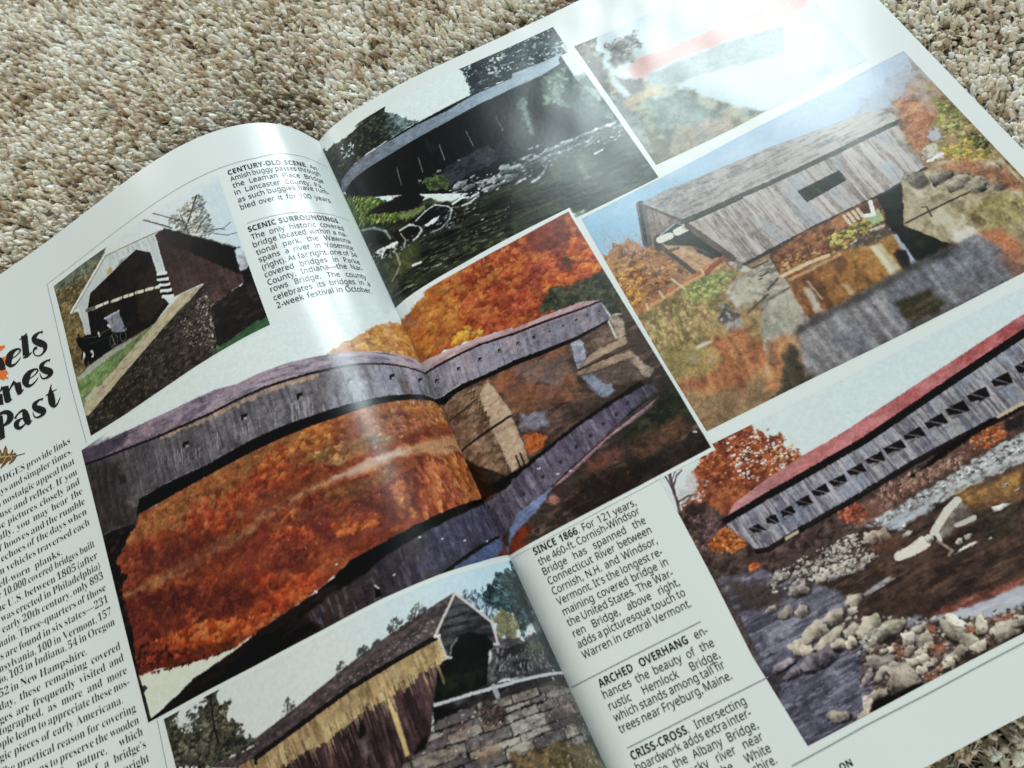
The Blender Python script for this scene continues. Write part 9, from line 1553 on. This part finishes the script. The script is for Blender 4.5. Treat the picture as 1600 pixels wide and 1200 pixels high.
B = Block()
B.band([(-151.74,36.44),(-151.37,36.49),(-151.02,36.50),(-150.89,36.52),(-151.27,36.40),(-152.03,35.61),(-152.19,35.26),(-152.17,35.52),(-152.15,36.00),(-152.14,36.57),(-152.09,37.12),(-152.01,37.56),(-151.92,37.92),(-151.78,38.29),(-151.64,38.65),(-151.50,39.03)],[(-152.57,33.37),(-152.36,33.35),(-152.10,33.29),(-151.62,33.26),(-150.72,33.52),(-149.57,34.69),(-149.20,35.77),(-149.13,36.50),(-149.14,37.14),(-149.17,37.68),(-149.20,38.09),(-149.24,38.43),(-149.30,38.77),(-149.41,39.05),(-149.53,39.33),(-149.63,39.62)])
B.band([(-151.09,39.63),(-150.43,39.56),(-149.77,39.49),(-149.10,39.42)],[(-151.25,39.20),(-150.57,39.17),(-149.89,39.15),(-149.21,39.13)])
B.band([(-142.35,36.59),(-142.17,36.55),(-141.97,36.53),(-141.76,36.49),(-141.56,36.41),(-141.40,36.22),(-141.38,35.94),(-141.45,35.65),(-141.58,35.34),(-141.78,35.03),(-142.05,34.75),(-142.36,34.54),(-142.70,34.36),(-143.07,34.21),(-143.47,34.07),(-143.87,33.95),(-144.29,33.85),(-144.74,33.76),(-145.21,33.70),(-145.70,33.68),(-146.19,33.73),(-146.67,33.84),(-147.13,34.00),(-147.55,34.21),(-147.91,34.47),(-148.22,34.74),(-148.49,35.04),(-148.73,35.37),(-148.94,35.78),(-149.09,36.27),(-149.14,36.85),(-149.06,37.47),(-148.88,38.07),(-148.59,38.66),(-148.22,39.22),(-147.78,39.73),(-147.29,40.10),(-146.82,40.32),(-146.39,40.43),(-145.98,40.46),(-145.59,40.46),(-145.20,40.42),(-144.81,40.32),(-144.42,40.19),(-144.04,40.04),(-143.69,39.88),(-143.36,39.70),(-143.04,39.50),(-142.74,39.29),(-142.44,39.08),(-142.14,38.87)],[(-142.60,36.09),(-142.43,36.02),(-142.23,35.97),(-142.07,35.91),(-141.98,35.86),(-141.98,35.84),(-142.00,35.80),(-142.04,35.69),(-142.11,35.55),(-142.20,35.44),(-142.30,35.37),(-142.46,35.30),(-142.70,35.23),(-142.98,35.17),(-143.28,35.15),(-143.57,35.19),(-143.86,35.26),(-144.16,35.38),(-144.45,35.53),(-144.70,35.70),(-144.91,35.90),(-145.09,36.14),(-145.27,36.43),(-145.45,36.74),(-145.63,37.03),(-145.79,37.30),(-145.94,37.54),(-146.06,37.75),(-146.15,37.92),(-146.20,38.03),(-146.24,38.08),(-146.29,38.16),(-146.34,38.32),(-146.41,38.51),(-146.47,38.66),(-146.54,38.74),(-146.58,38.83),(-146.50,39.01),(-146.32,39.22),(-146.08,39.40),(-145.81,39.53),(-145.50,39.58),(-145.14,39.57),(-144.76,39.51),(-144.37,39.42),(-144.00,39.33),(-143.66,39.22),(-143.32,39.08),(-142.99,38.92),(-142.65,38.76),(-142.31,38.61)])
B.band([(-146.82,37.26),(-146.33,37.27),(-145.83,37.28),(-145.33,37.28),(-144.83,37.28),(-144.33,37.24),(-143.84,37.17),(-143.35,37.07),(-142.87,36.96),(-142.40,36.85),(-141.92,36.75)],[(-146.96,36.83),(-146.46,36.83),(-145.96,36.84),(-145.46,36.85),(-144.98,36.84),(-144.50,36.81),(-144.03,36.73),(-143.56,36.62),(-143.10,36.49),(-142.63,36.36),(-142.16,36.24)])
B.band([(-141.19,31.81),(-140.87,31.84),(-140.57,31.89),(-140.25,31.93),(-139.90,31.95),(-139.53,31.94),(-139.12,31.87),(-138.69,31.77),(-138.24,31.66),(-137.80,31.53),(-137.36,31.42)],[(-141.29,31.51),(-140.99,31.47),(-140.71,31.43),(-140.43,31.38),(-140.13,31.33),(-139.80,31.28),(-139.42,31.20),(-139.00,31.12),(-138.54,31.02),(-138.08,30.93),(-137.63,30.84)])
B.band([(-140.07,30.57),(-140.21,31.51),(-140.36,32.46),(-140.50,33.40),(-140.64,34.30),(-140.77,35.15),(-140.88,35.92),(-140.98,36.63),(-141.08,37.31),(-141.17,37.98),(-141.27,38.67)],[(-137.41,31.97),(-137.53,32.91),(-137.65,33.87),(-137.77,34.82),(-137.89,35.74),(-138.00,36.59),(-138.11,37.36),(-138.21,38.07),(-138.31,38.75),(-138.41,39.41),(-138.51,40.09)])
B.band([(-141.31,39.78),(-140.99,39.93),(-140.67,40.10),(-140.32,40.27),(-139.92,40.42),(-139.47,40.47),(-139.01,40.39),(-138.54,40.24),(-138.07,40.07),(-137.60,39.88),(-137.14,39.72)],[(-141.37,39.22),(-141.05,39.23),(-140.74,39.25),(-140.45,39.25),(-140.16,39.24),(-139.84,39.25),(-139.41,39.29),(-138.91,39.33),(-138.36,39.37),(-137.80,39.40),(-137.25,39.43)])
B.band([(-130.82,34.03),(-131.14,34.21),(-131.46,34.40),(-131.78,34.58)],[(-130.60,34.29),(-130.82,34.59),(-131.03,34.90),(-131.25,35.21)])
B.band([(-130.92,34.13),(-131.31,33.99),(-131.71,33.83),(-132.13,33.67),(-132.56,33.54),(-133.01,33.45),(-133.49,33.40),(-134.00,33.36),(-134.52,33.35),(-135.02,33.42),(-135.47,33.59),(-135.82,33.91),(-136.07,34.32),(-136.20,34.85),(-136.19,35.48),(-136.01,36.21),(-135.63,36.94),(-135.21,37.57),(-134.80,38.09),(-134.44,38.53),(-134.10,38.93),(-133.71,39.36),(-133.30,39.75),(-133.00,40.01),(-132.83,40.14),(-132.78,40.12),(-132.68,40.16),(-132.54,40.34),(-132.41,40.59),(-132.33,40.87),(-132.29,41.13),(-132.33,41.40),(-132.47,41.69),(-132.67,41.96),(-132.94,42.17),(-133.21,42.33),(-133.51,42.43),(-133.83,42.49),(-134.17,42.51),(-134.50,42.47),(-134.79,42.40),(-135.08,42.26),(-135.38,42.06),(-135.66,41.81),(-135.91,41.54),(-136.09,41.29),(-136.21,41.03),(-136.30,40.72),(-136.34,40.41),(-136.33,40.12),(-136.28,39.91),(-136.18,39.76),(-136.02,39.63),(-135.82,39.54),(-135.61,39.47),(-135.45,39.47),(-135.37,39.51),(-135.29,39.56),(-135.14,39.65),(-134.93,39.77),(-134.70,39.89)],[(-130.86,34.63),(-131.26,34.57),(-131.66,34.48),(-132.03,34.41),(-132.38,34.38),(-132.70,34.41),(-133.03,34.53),(-133.37,34.71),(-133.67,34.93),(-133.87,35.16),(-133.94,35.36),(-133.92,35.51),(-133.87,35.64),(-133.80,35.73),(-133.72,35.78),(-133.67,35.75),(-133.61,35.76),(-133.40,35.96),(-133.05,36.29),(-132.64,36.70),(-132.26,37.12),(-131.97,37.46),(-131.64,37.84),(-131.24,38.33),(-130.81,38.95),(-130.44,39.70),(-130.28,40.42),(-130.30,41.01),(-130.43,41.51),(-130.63,41.93),(-130.90,42.28),(-131.23,42.55),(-131.62,42.74),(-132.02,42.89),(-132.42,43.02),(-132.81,43.10),(-133.19,43.15),(-133.60,43.16),(-134.01,43.14),(-134.42,43.06),(-134.81,42.93),(-135.20,42.72),(-135.56,42.44),(-135.91,42.13),(-136.21,41.79),(-136.46,41.45),(-136.64,41.07),(-136.77,40.68),(-136.85,40.28),(-136.89,39.90),(-136.87,39.55),(-136.78,39.24),(-136.63,38.96),(-136.43,38.72),(-136.21,38.53),(-135.98,38.37),(-135.67,38.31),(-135.35,38.35),(-135.08,38.43),(-134.88,38.50),(-134.71,38.54)])
B.band([(-155.73,46.84),(-155.86,48.31),(-155.99,49.77),(-156.11,51.22)],[(-152.76,48.20),(-152.89,49.65),(-153.03,51.11),(-153.16,52.55)])
B.band([(-155.16,45.54),(-154.89,45.85),(-154.62,46.21),(-154.32,46.57),(-153.97,46.89),(-153.55,47.07),(-153.14,47.01),(-152.77,46.81),(-152.41,46.54),(-152.07,46.26),(-151.74,46.03)],[(-154.93,45.30),(-154.63,45.62),(-154.34,45.97),(-154.07,46.28),(-153.85,46.46),(-153.70,46.51),(-153.51,46.42),(-153.27,46.19),(-153.01,45.86),(-152.73,45.50),(-152.45,45.18)])
B.band([(-152.39,45.48),(-152.42,46.15),(-152.45,46.82),(-152.48,47.49),(-152.50,48.15),(-152.52,48.81),(-152.52,49.46),(-152.51,50.09),(-152.50,50.72),(-152.48,51.34),(-152.47,51.97)],[(-149.66,46.53),(-149.66,47.21),(-149.66,47.89),(-149.66,48.56),(-149.66,49.23),(-149.67,49.88),(-149.68,50.50),(-149.70,51.12),(-149.72,51.73),(-149.74,52.34),(-149.76,52.95)])
B.band([(-152.19,52.41),(-151.95,52.54),(-151.70,52.68),(-151.44,52.83),(-151.13,52.94),(-150.80,52.99),(-150.46,52.96),(-150.14,52.86),(-149.82,52.74),(-149.51,52.60),(-149.20,52.48)],[(-152.21,52.01),(-151.95,52.05),(-151.70,52.09),(-151.47,52.12),(-151.25,52.14),(-151.03,52.16),(-150.75,52.17),(-150.42,52.19),(-150.06,52.19),(-149.68,52.20),(-149.32,52.21)])
B.band([(-150.76,50.14),(-150.38,49.71),(-150.00,49.27),(-149.62,48.84),(-149.22,48.44),(-148.80,48.10),(-148.34,47.84),(-147.86,47.64),(-147.33,47.48),(-146.79,47.34),(-146.24,47.18)],[(-151.03,49.86),(-150.69,49.39),(-150.34,48.92),(-149.99,48.45),(-149.63,47.99),(-149.25,47.56),(-148.85,47.16),(-148.43,46.80),(-148.02,46.44),(-147.62,46.07),(-147.24,45.70)])
B.band([(-147.30,47.00),(-147.29,47.45),(-147.28,47.89),(-147.27,48.34),(-147.26,48.78),(-147.24,49.23),(-147.21,49.67),(-147.16,50.10),(-147.12,50.53),(-147.06,50.96),(-147.00,51.39)],[(-144.57,47.92),(-144.56,48.37),(-144.55,48.81),(-144.53,49.25),(-144.52,49.69),(-144.52,50.12),(-144.52,50.53),(-144.53,50.94),(-144.55,51.35),(-144.58,51.75),(-144.60,52.15)])
B.band([(-146.95,52.05),(-146.69,52.17),(-146.44,52.32),(-146.15,52.47),(-145.81,52.56),(-145.44,52.56),(-145.08,52.45),(-144.75,52.25),(-144.42,52.00),(-144.10,51.75),(-143.79,51.53)],[(-146.99,51.64),(-146.73,51.64),(-146.48,51.65),(-146.26,51.64),(-146.07,51.62),(-145.85,51.59),(-145.55,51.56),(-145.19,51.49),(-144.78,51.42),(-144.35,51.34),(-143.94,51.26)])
B.band([(-137.23,48.45),(-137.05,48.42),(-136.85,48.39),(-136.64,48.36),(-136.44,48.29),(-136.28,48.10),(-136.26,47.83),(-136.32,47.55),(-136.45,47.25),(-136.65,46.95),(-136.91,46.68),(-137.22,46.47),(-137.56,46.30),(-137.93,46.15),(-138.32,46.01),(-138.72,45.89),(-139.13,45.79),(-139.58,45.69),(-140.05,45.63),(-140.54,45.61),(-141.02,45.65),(-141.49,45.76),(-141.95,45.91),(-142.37,46.11),(-142.74,46.36),(-143.05,46.62),(-143.31,46.90),(-143.55,47.23),(-143.76,47.62),(-143.91,48.09),(-143.96,48.65),(-143.89,49.25),(-143.72,49.84),(-143.43,50.40),(-143.08,50.94),(-142.64,51.44),(-142.16,51.80),(-141.70,52.02),(-141.26,52.12),(-140.86,52.16),(-140.47,52.16),(-140.09,52.12),(-139.70,52.03),(-139.31,51.91),(-138.93,51.77),(-138.58,51.62),(-138.25,51.45),(-137.93,51.26),(-137.63,51.06),(-137.33,50.85),(-137.03,50.66)],[(-137.48,47.97),(-137.30,47.90),(-137.11,47.85),(-136.94,47.80),(-136.85,47.75),(-136.85,47.73),(-136.87,47.70),(-136.91,47.58),(-136.98,47.45),(-137.07,47.34),(-137.16,47.27),(-137.32,47.21),(-137.56,47.13),(-137.85,47.07),(-138.14,47.05),(-138.43,47.08),(-138.71,47.16),(-139.02,47.26),(-139.30,47.40),(-139.56,47.57),(-139.77,47.76),(-139.95,47.99),(-140.13,48.27),(-140.31,48.57),(-140.49,48.84),(-140.65,49.10),(-140.80,49.34),(-140.92,49.54),(-141.01,49.71),(-141.06,49.81),(-141.11,49.85),(-141.15,49.93),(-141.20,50.09),(-141.27,50.27),(-141.33,50.42),(-141.40,50.49),(-141.44,50.58),(-141.37,50.76),(-141.19,50.95),(-140.95,51.14),(-140.68,51.26),(-140.38,51.31),(-140.02,51.30),(-139.64,51.25),(-139.26,51.17),(-138.89,51.08),(-138.54,50.98),(-138.21,50.85),(-137.88,50.70),(-137.54,50.54),(-137.20,50.40)])
B.band([(-141.68,49.06),(-141.18,49.07),(-140.69,49.08),(-140.19,49.09),(-139.69,49.09),(-139.20,49.06),(-138.71,49.00),(-138.23,48.91),(-137.75,48.81),(-137.28,48.70),(-136.80,48.60)],[(-141.80,48.64),(-141.31,48.65),(-140.81,48.66),(-140.32,48.68),(-139.84,48.67),(-139.36,48.64),(-138.90,48.57),(-138.43,48.47),(-137.97,48.35),(-137.50,48.23),(-137.03,48.12)])
B.band([(-130.51,46.51),(-130.86,46.63),(-131.21,46.75),(-131.55,46.87)],[(-130.33,46.77),(-130.60,47.00),(-130.87,47.23),(-131.14,47.46)])
B.band([(-130.79,46.52),(-131.20,46.39),(-131.62,46.25),(-132.04,46.12),(-132.48,46.01),(-132.93,45.93),(-133.39,45.89),(-133.88,45.84),(-134.38,45.84),(-134.87,45.90),(-135.30,46.10),(-135.64,46.45),(-135.84,46.91),(-135.92,47.46),(-135.85,48.07),(-135.61,48.76),(-135.21,49.45),(-134.76,50.04),(-134.32,50.55),(-133.93,50.97),(-133.57,51.33),(-133.14,51.69),(-132.75,51.95),(-132.55,52.03),(-132.62,51.87),(-132.79,51.39),(-132.75,51.14),(-132.65,51.19),(-132.61,51.35),(-132.62,51.54),(-132.66,51.71),(-132.79,51.86),(-133.02,51.99),(-133.31,52.09),(-133.62,52.16),(-133.91,52.17),(-134.20,52.16),(-134.50,52.10),(-134.79,52.02),(-135.05,51.91),(-135.23,51.80),(-135.36,51.67),(-135.47,51.49),(-135.57,51.25),(-135.66,50.98),(-135.75,50.70),(-135.81,50.44),(-135.85,50.16),(-135.88,49.86),(-135.90,49.55),(-135.94,49.25)],[(-130.72,47.01),(-131.13,46.96),(-131.53,46.89),(-131.92,46.84),(-132.28,46.82),(-132.61,46.86),(-132.94,46.97),(-133.27,47.14),(-133.55,47.35),(-133.72,47.56),(-133.74,47.73),(-133.68,47.85),(-133.60,47.94),(-133.51,48.02),(-133.42,48.07),(-133.37,48.06),(-133.29,48.11),(-133.05,48.33),(-132.70,48.65),(-132.31,49.01),(-132.00,49.31),(-131.84,49.49),(-131.66,49.68),(-131.35,49.99),(-130.88,50.54),(-130.48,51.42),(-130.48,52.12),(-130.68,52.54),(-130.96,52.83),(-131.28,53.04),(-131.64,53.17),(-132.04,53.24),(-132.46,53.24),(-132.89,53.21),(-133.32,53.15),(-133.71,53.08),(-134.09,52.97),(-134.47,52.84),(-134.85,52.67),(-135.20,52.47),(-135.51,52.22),(-135.76,51.91),(-135.94,51.58),(-136.05,51.26),(-136.13,50.95),(-136.20,50.64),(-136.23,50.34),(-136.24,50.03),(-136.23,49.74),(-136.21,49.45),(-136.20,49.16)])
B.band([(-157.09,55.89),(-156.48,55.87),(-155.86,55.84),(-155.26,55.83),(-154.72,55.87),(-154.26,55.97),(-153.85,56.15),(-153.48,56.37),(-153.16,56.62),(-152.92,56.86),(-152.78,57.07),(-152.73,57.24),(-152.71,57.43),(-152.72,57.59),(-152.74,57.69),(-152.75,57.70),(-152.75,57.77),(-152.79,57.98),(-152.87,58.26),(-152.99,58.56),(-153.14,58.82),(-153.34,59.06),(-153.61,59.30),(-153.94,59.52),(-154.31,59.69),(-154.69,59.79),(-155.09,59.77),(-155.53,59.67),(-156.01,59.52),(-156.51,59.35),(-157.01,59.20)],[(-157.40,55.07),(-156.84,54.97),(-156.26,54.85),(-155.67,54.72),(-155.08,54.64),(-154.49,54.63),(-153.90,54.71),(-153.32,54.86),(-152.76,55.08),(-152.22,55.37),(-151.69,55.75),(-151.19,56.23),(-150.74,56.79),(-150.37,57.42),(-150.14,58.10),(-150.08,58.81),(-150.21,59.42),(-150.48,59.90),(-150.85,60.26),(-151.28,60.54),(-151.74,60.75),(-152.24,60.87),(-152.79,60.91),(-153.35,60.89),(-153.91,60.83),(-154.45,60.74),(-154.99,60.61),(-155.51,60.44),(-156.02,60.24),(-156.51,60.04),(-156.99,59.85)])
B.band([(-157.24,55.11),(-157.34,56.02),(-157.43,56.94),(-157.53,57.85),(-157.63,58.74),(-157.72,59.60),(-157.81,60.42),(-157.89,61.21),(-157.97,61.98),(-158.05,62.76),(-158.13,63.54)],[(-154.43,56.38),(-154.50,57.30),(-154.57,58.23),(-154.65,59.15),(-154.72,60.05),(-154.80,60.92),(-154.89,61.75),(-154.97,62.54),(-155.06,63.32),(-155.15,64.08),(-155.23,64.86)])
B.band([(-159.08,64.26),(-158.65,64.39),(-158.22,64.53),(-157.78,64.67),(-157.35,64.79),(-156.93,64.88),(-156.53,64.92),(-156.16,64.94),(-155.80,64.93),(-155.45,64.92),(-155.09,64.92)],[(-159.12,63.74),(-158.69,63.84),(-158.26,63.94),(-157.84,64.04),(-157.43,64.13),(-157.03,64.22),(-156.66,64.29),(-156.29,64.37),(-155.92,64.44),(-155.55,64.51),(-155.17,64.58)])
B.band([(-149.28,60.78),(-149.22,60.56),(-149.17,60.35),(-149.13,60.18),(-149.05,60.02),(-148.89,59.87),(-148.62,59.72),(-148.26,59.56),(-147.86,59.42),(-147.47,59.34),(-147.13,59.34),(-146.81,59.41),(-146.51,59.57),(-146.28,59.77),(-146.22,59.93),(-146.35,59.93),(-146.50,59.86),(-146.60,59.98),(-146.70,60.26),(-146.74,60.64),(-146.77,61.05),(-146.77,61.41),(-146.79,61.80),(-146.79,62.23),(-146.76,62.70),(-146.70,63.14),(-146.60,63.52),(-146.45,63.94),(-146.22,64.44),(-145.84,65.04),(-145.11,65.61),(-144.54,65.60),(-144.21,65.38),(-143.91,65.16),(-143.62,64.93),(-143.34,64.72)],[(-150.22,59.93),(-150.07,59.83),(-149.94,59.72),(-149.78,59.56),(-149.58,59.40),(-149.33,59.25),(-149.02,59.10),(-148.64,58.92),(-148.22,58.75),(-147.80,58.61),(-147.41,58.52),(-147.02,58.48),(-146.61,58.45),(-146.16,58.48),(-145.64,58.65),(-145.05,59.10),(-144.60,59.76),(-144.33,60.38),(-144.15,60.93),(-144.05,61.40),(-143.97,61.83),(-143.91,62.30),(-143.88,62.78),(-143.88,63.22),(-143.89,63.58),(-143.91,63.89),(-143.95,64.23),(-144.04,64.52),(-144.19,64.65),(-144.40,64.54),(-144.84,64.30),(-144.94,64.39),(-144.66,64.49),(-144.29,64.49),(-143.87,64.46),(-143.48,64.46)])
B.band([(-145.57,61.99),(-146.03,61.84),(-146.49,61.67),(-146.97,61.51),(-147.45,61.37),(-147.92,61.27),(-148.39,61.20),(-148.89,61.12),(-149.39,61.08),(-149.87,61.13),(-150.29,61.29),(-150.61,61.61),(-150.81,62.03),(-150.91,62.49),(-150.90,63.01),(-150.75,63.59),(-150.45,64.14),(-150.07,64.58),(-149.62,64.95),(-149.13,65.23),(-148.61,65.39),(-148.13,65.38),(-147.69,65.26),(-147.26,65.12),(-146.86,64.96),(-146.51,64.80),(-146.20,64.63),(-145.94,64.44),(-145.70,64.24),(-145.47,64.04),(-145.23,63.85)],[(-145.54,62.45),(-146.00,62.35),(-146.47,62.23),(-146.92,62.13),(-147.33,62.07),(-147.69,62.08),(-148.01,62.19),(-148.28,62.40),(-148.50,62.65),(-148.65,62.89),(-148.71,63.07),(-148.74,63.19),(-148.79,63.34),(-148.82,63.47),(-148.85,63.56),(-148.89,63.54),(-148.93,63.54),(-148.92,63.66),(-148.86,63.82),(-148.77,63.98),(-148.67,64.11),(-148.44,64.23),(-148.06,64.31),(-147.64,64.31),(-147.21,64.27),(-146.83,64.22),(-146.53,64.14),(-146.25,64.01),(-145.99,63.86),(-145.73,63.70),(-145.46,63.55)])
B.band([(-137.06,58.96),(-137.39,59.09),(-137.73,59.21),(-138.06,59.34)],[(-136.88,59.21),(-137.14,59.44),(-137.40,59.67),(-137.66,59.90)])
B.band([(-137.33,58.98),(-137.73,58.87),(-138.13,58.75),(-138.54,58.63),(-138.97,58.53),(-139.40,58.47),(-139.85,58.43),(-140.33,58.41),(-140.81,58.42),(-141.28,58.49),(-141.70,58.69),(-142.03,59.03),(-142.22,59.49),(-142.29,60.02),(-142.22,60.61),(-141.98,61.28),(-141.59,61.93),(-141.15,62.49),(-140.71,62.97),(-140.33,63.37),(-139.98,63.72),(-139.57,64.05),(-139.18,64.29),(-138.99,64.37),(-139.06,64.21),(-139.22,63.75),(-139.19,63.50),(-139.10,63.55),(-139.05,63.71),(-139.06,63.90),(-139.10,64.06),(-139.22,64.20),(-139.44,64.34),(-139.72,64.44),(-140.02,64.51),(-140.30,64.54),(-140.58,64.53),(-140.88,64.48),(-141.16,64.41),(-141.41,64.31),(-141.58,64.21),(-141.71,64.09),(-141.82,63.91),(-141.92,63.68),(-142.01,63.42),(-142.10,63.16),(-142.16,62.90),(-142.20,62.63),(-142.23,62.34),(-142.26,62.05),(-142.29,61.75)],[(-137.25,59.45),(-137.65,59.41),(-138.04,59.36),(-138.42,59.32),(-138.77,59.31),(-139.09,59.36),(-139.41,59.47),(-139.72,59.65),(-139.99,59.85),(-140.15,60.07),(-140.18,60.23),(-140.11,60.34),(-140.03,60.43),(-139.95,60.50),(-139.86,60.55),(-139.82,60.54),(-139.73,60.59),(-139.50,60.79),(-139.16,61.09),(-138.77,61.43),(-138.48,61.72),(-138.32,61.89),(-138.14,62.07),(-137.84,62.36),(-137.38,62.88),(-136.99,63.72),(-136.98,64.40),(-137.17,64.81),(-137.44,65.10),(-137.75,65.31),(-138.10,65.45),(-138.49,65.52),(-138.89,65.54),(-139.31,65.52),(-139.72,65.47),(-140.11,65.41),(-140.47,65.32),(-140.84,65.20),(-141.21,65.05),(-141.55,64.86),(-141.86,64.62),(-142.10,64.33),(-142.27,64.02),(-142.39,63.71),(-142.47,63.41),(-142.53,63.11),(-142.57,62.82),(-142.58,62.52),(-142.57,62.24),(-142.55,61.95),(-142.55,61.68)])
B.band([(-132.67,56.08),(-132.88,56.31),(-133.09,56.53),(-133.31,56.77),(-133.53,57.04),(-133.75,57.37),(-134.03,57.72),(-134.33,58.10),(-134.62,58.51),(-134.89,58.94),(-135.07,59.41),(-135.20,59.93),(-135.32,60.52),(-135.40,61.14),(-135.44,61.78),(-135.41,62.39),(-135.29,62.97),(-135.08,63.52),(-134.77,64.06),(-134.35,64.58),(-133.83,65.01),(-133.30,65.22),(-132.89,65.21),(-132.54,65.12),(-132.21,64.98),(-131.88,64.78),(-131.55,64.50),(-131.20,64.15),(-130.83,63.76),(-130.47,63.37),(-130.11,62.99)],[(-132.43,56.28),(-132.54,56.60),(-132.65,56.91),(-132.75,57.22),(-132.82,57.55),(-132.86,57.93),(-132.79,58.41),(-132.66,58.96),(-132.52,59.54),(-132.39,60.14),(-132.35,60.72),(-132.37,61.30),(-132.41,61.90),(-132.46,62.46),(-132.51,62.94),(-132.55,63.31),(-132.60,63.60),(-132.68,63.83),(-132.81,63.97),(-132.96,64.02),(-133.14,63.99),(-133.24,64.05),(-133.13,64.18),(-132.90,64.27),(-132.60,64.28),(-132.27,64.22),(-131.92,64.05),(-131.54,63.78),(-131.13,63.44),(-130.73,63.09),(-130.32,62.76)])
B.band([(-135.80,59.10),(-135.31,59.13),(-134.82,59.16),(-134.33,59.19),(-133.83,59.22),(-133.34,59.24),(-132.84,59.25),(-132.33,59.25),(-131.83,59.25),(-131.32,59.25),(-130.81,59.26)],[(-135.93,58.68),(-135.44,58.68),(-134.97,58.67),(-134.48,58.67),(-134.00,58.67),(-133.50,58.69),(-132.99,58.73),(-132.47,58.79),(-131.94,58.85),(-131.41,58.92),(-130.89,58.98)])
B.build('headline', BLACK, LEFT, 'heavy italic headline ending in Past')

B = Block()
B.poly([(-163.77,68.91),(-162.12,67.38),(-161.02,68.39),(-160.16,66.43),(-159.37,67.87),(-158.58,67.29),(-157.80,68.74),(-157.81,69.74),(-157.22,70.07),(-156.71,68.73),(-155.64,67.90),(-155.34,69.48),(-155.55,71.39),(-154.73,71.63),(-153.43,70.74),(-153.13,71.31),(-153.68,72.41),(-152.51,72.45),(-152.23,73.69),(-148.88,74.65),(-148.85,74.91),(-152.22,74.01),(-152.77,74.51),(-153.79,75.15),(-155.81,75.45),(-155.92,74.99),(-155.06,74.06),(-156.15,74.06),(-157.12,74.53),(-159.42,75.08),(-159.53,74.62),(-158.02,73.65),(-159.42,73.09),(-162.18,73.79),(-161.40,72.21),(-163.44,71.50),(-162.35,70.49)])
B.build('leaf_ornament', LEAFB, LEFT, 'brown printed oak leaf')

B = Block()
B.poly([(-161.33,69.83),(-157.67,71.11),(-152.35,73.62),(-152.39,73.80),(-157.38,71.75),(-161.41,70.20)])
B.poly([(-157.35,71.61),(-155.89,69.39),(-155.74,69.51),(-156.84,71.69)])
B.poly([(-158.98,71.12),(-158.08,69.39),(-157.93,69.51),(-158.44,71.01)])
B.poly([(-155.53,72.28),(-153.84,71.20),(-153.74,71.33),(-154.99,72.41)])
B.poly([(-156.57,72.03),(-158.76,74.04),(-158.62,74.20),(-156.10,72.29)])
B.poly([(-154.78,72.81),(-154.48,73.98),(-155.63,74.86),(-155.50,75.02),(-154.15,74.08),(-154.25,72.98)])
B.poly([(-160.63,70.62),(-161.80,71.99),(-161.62,72.17),(-160.01,70.80)])
B.build('leaf_vein', LEAFL, LEFT, 'pale veins of the printed oak leaf', .014)

B = Block()
B.poly([(-153.02,28.14),(-149.72,29.27),(-147.46,30.25),(-148.00,31.06),(-150.17,31.28),(-153.46,30.16)])
B.poly([(-149.56,34.32),(-147.71,34.98),(-148.32,36.64),(-149.28,37.75),(-150.79,37.97),(-149.97,35.65)])
B.poly([(-154.06,38.26),(-151.89,38.99),(-149.19,39.92),(-148.62,42.03),(-149.88,41.95),(-148.88,44.19),(-150.45,42.94),(-150.93,43.54),(-152.54,41.93),(-154.76,41.46)])
B.build('leaf_ornament', LEAFO, LEFT, 'scraps of an orange printed leaf behind the headline')

B = Block()
B.strip([(0.72,219.18),(23.19,219.01),(42.09,219.03)], 0.22)
B.build('printed_rule', GREY, RIGHT, 'rule above ARCHED OVERHANG')

B = Block()
B.strip([(8.24,239.03),(31.63,238.77),(50.72,238.80)], 0.22)
B.build('printed_rule', GREY, RIGHT, 'rule above CRISS-CROSS')

B = Block()
B.strip([(44.79,259.44),(66.14,258.99),(85.02,259.19),(104.31,258.98),(113.83,258.95),(132.62,258.76)], 0.24)
B.build('printed_rule', GREY, RIGHT, 'rule under the red roofed bridge photo')

B = Block()
B.strip([(-124.40,84.41),(-124.90,60.60),(-124.10,17.30),(-93.16,16.96),(-63.67,17.06),(-46.01,16.90),(-32.36,17.06),(-23.59,15.82),(-12.57,15.64),(-2.41,15.70)], 0.16)
B.build('printed_rule', GREY, LEFT, 'hairline frame round the white bridge photo')

B = Block()
B.strip([(-123.83,176.97),(-124.67,190.11),(-124.89,200.39)], 0.16)
B.build('printed_rule', GREY, LEFT, 'hairline beside the plank bridge photo')

B = Block()
B.strip([(-43.29,43.63),(-36.91,43.74),(-29.32,43.91),(-17.91,44.28),(-4.60,43.84)], 0.14)
B.build('printed_rule', GREY, LEFT, 'hairline above SCENIC SURROUNDINGS')
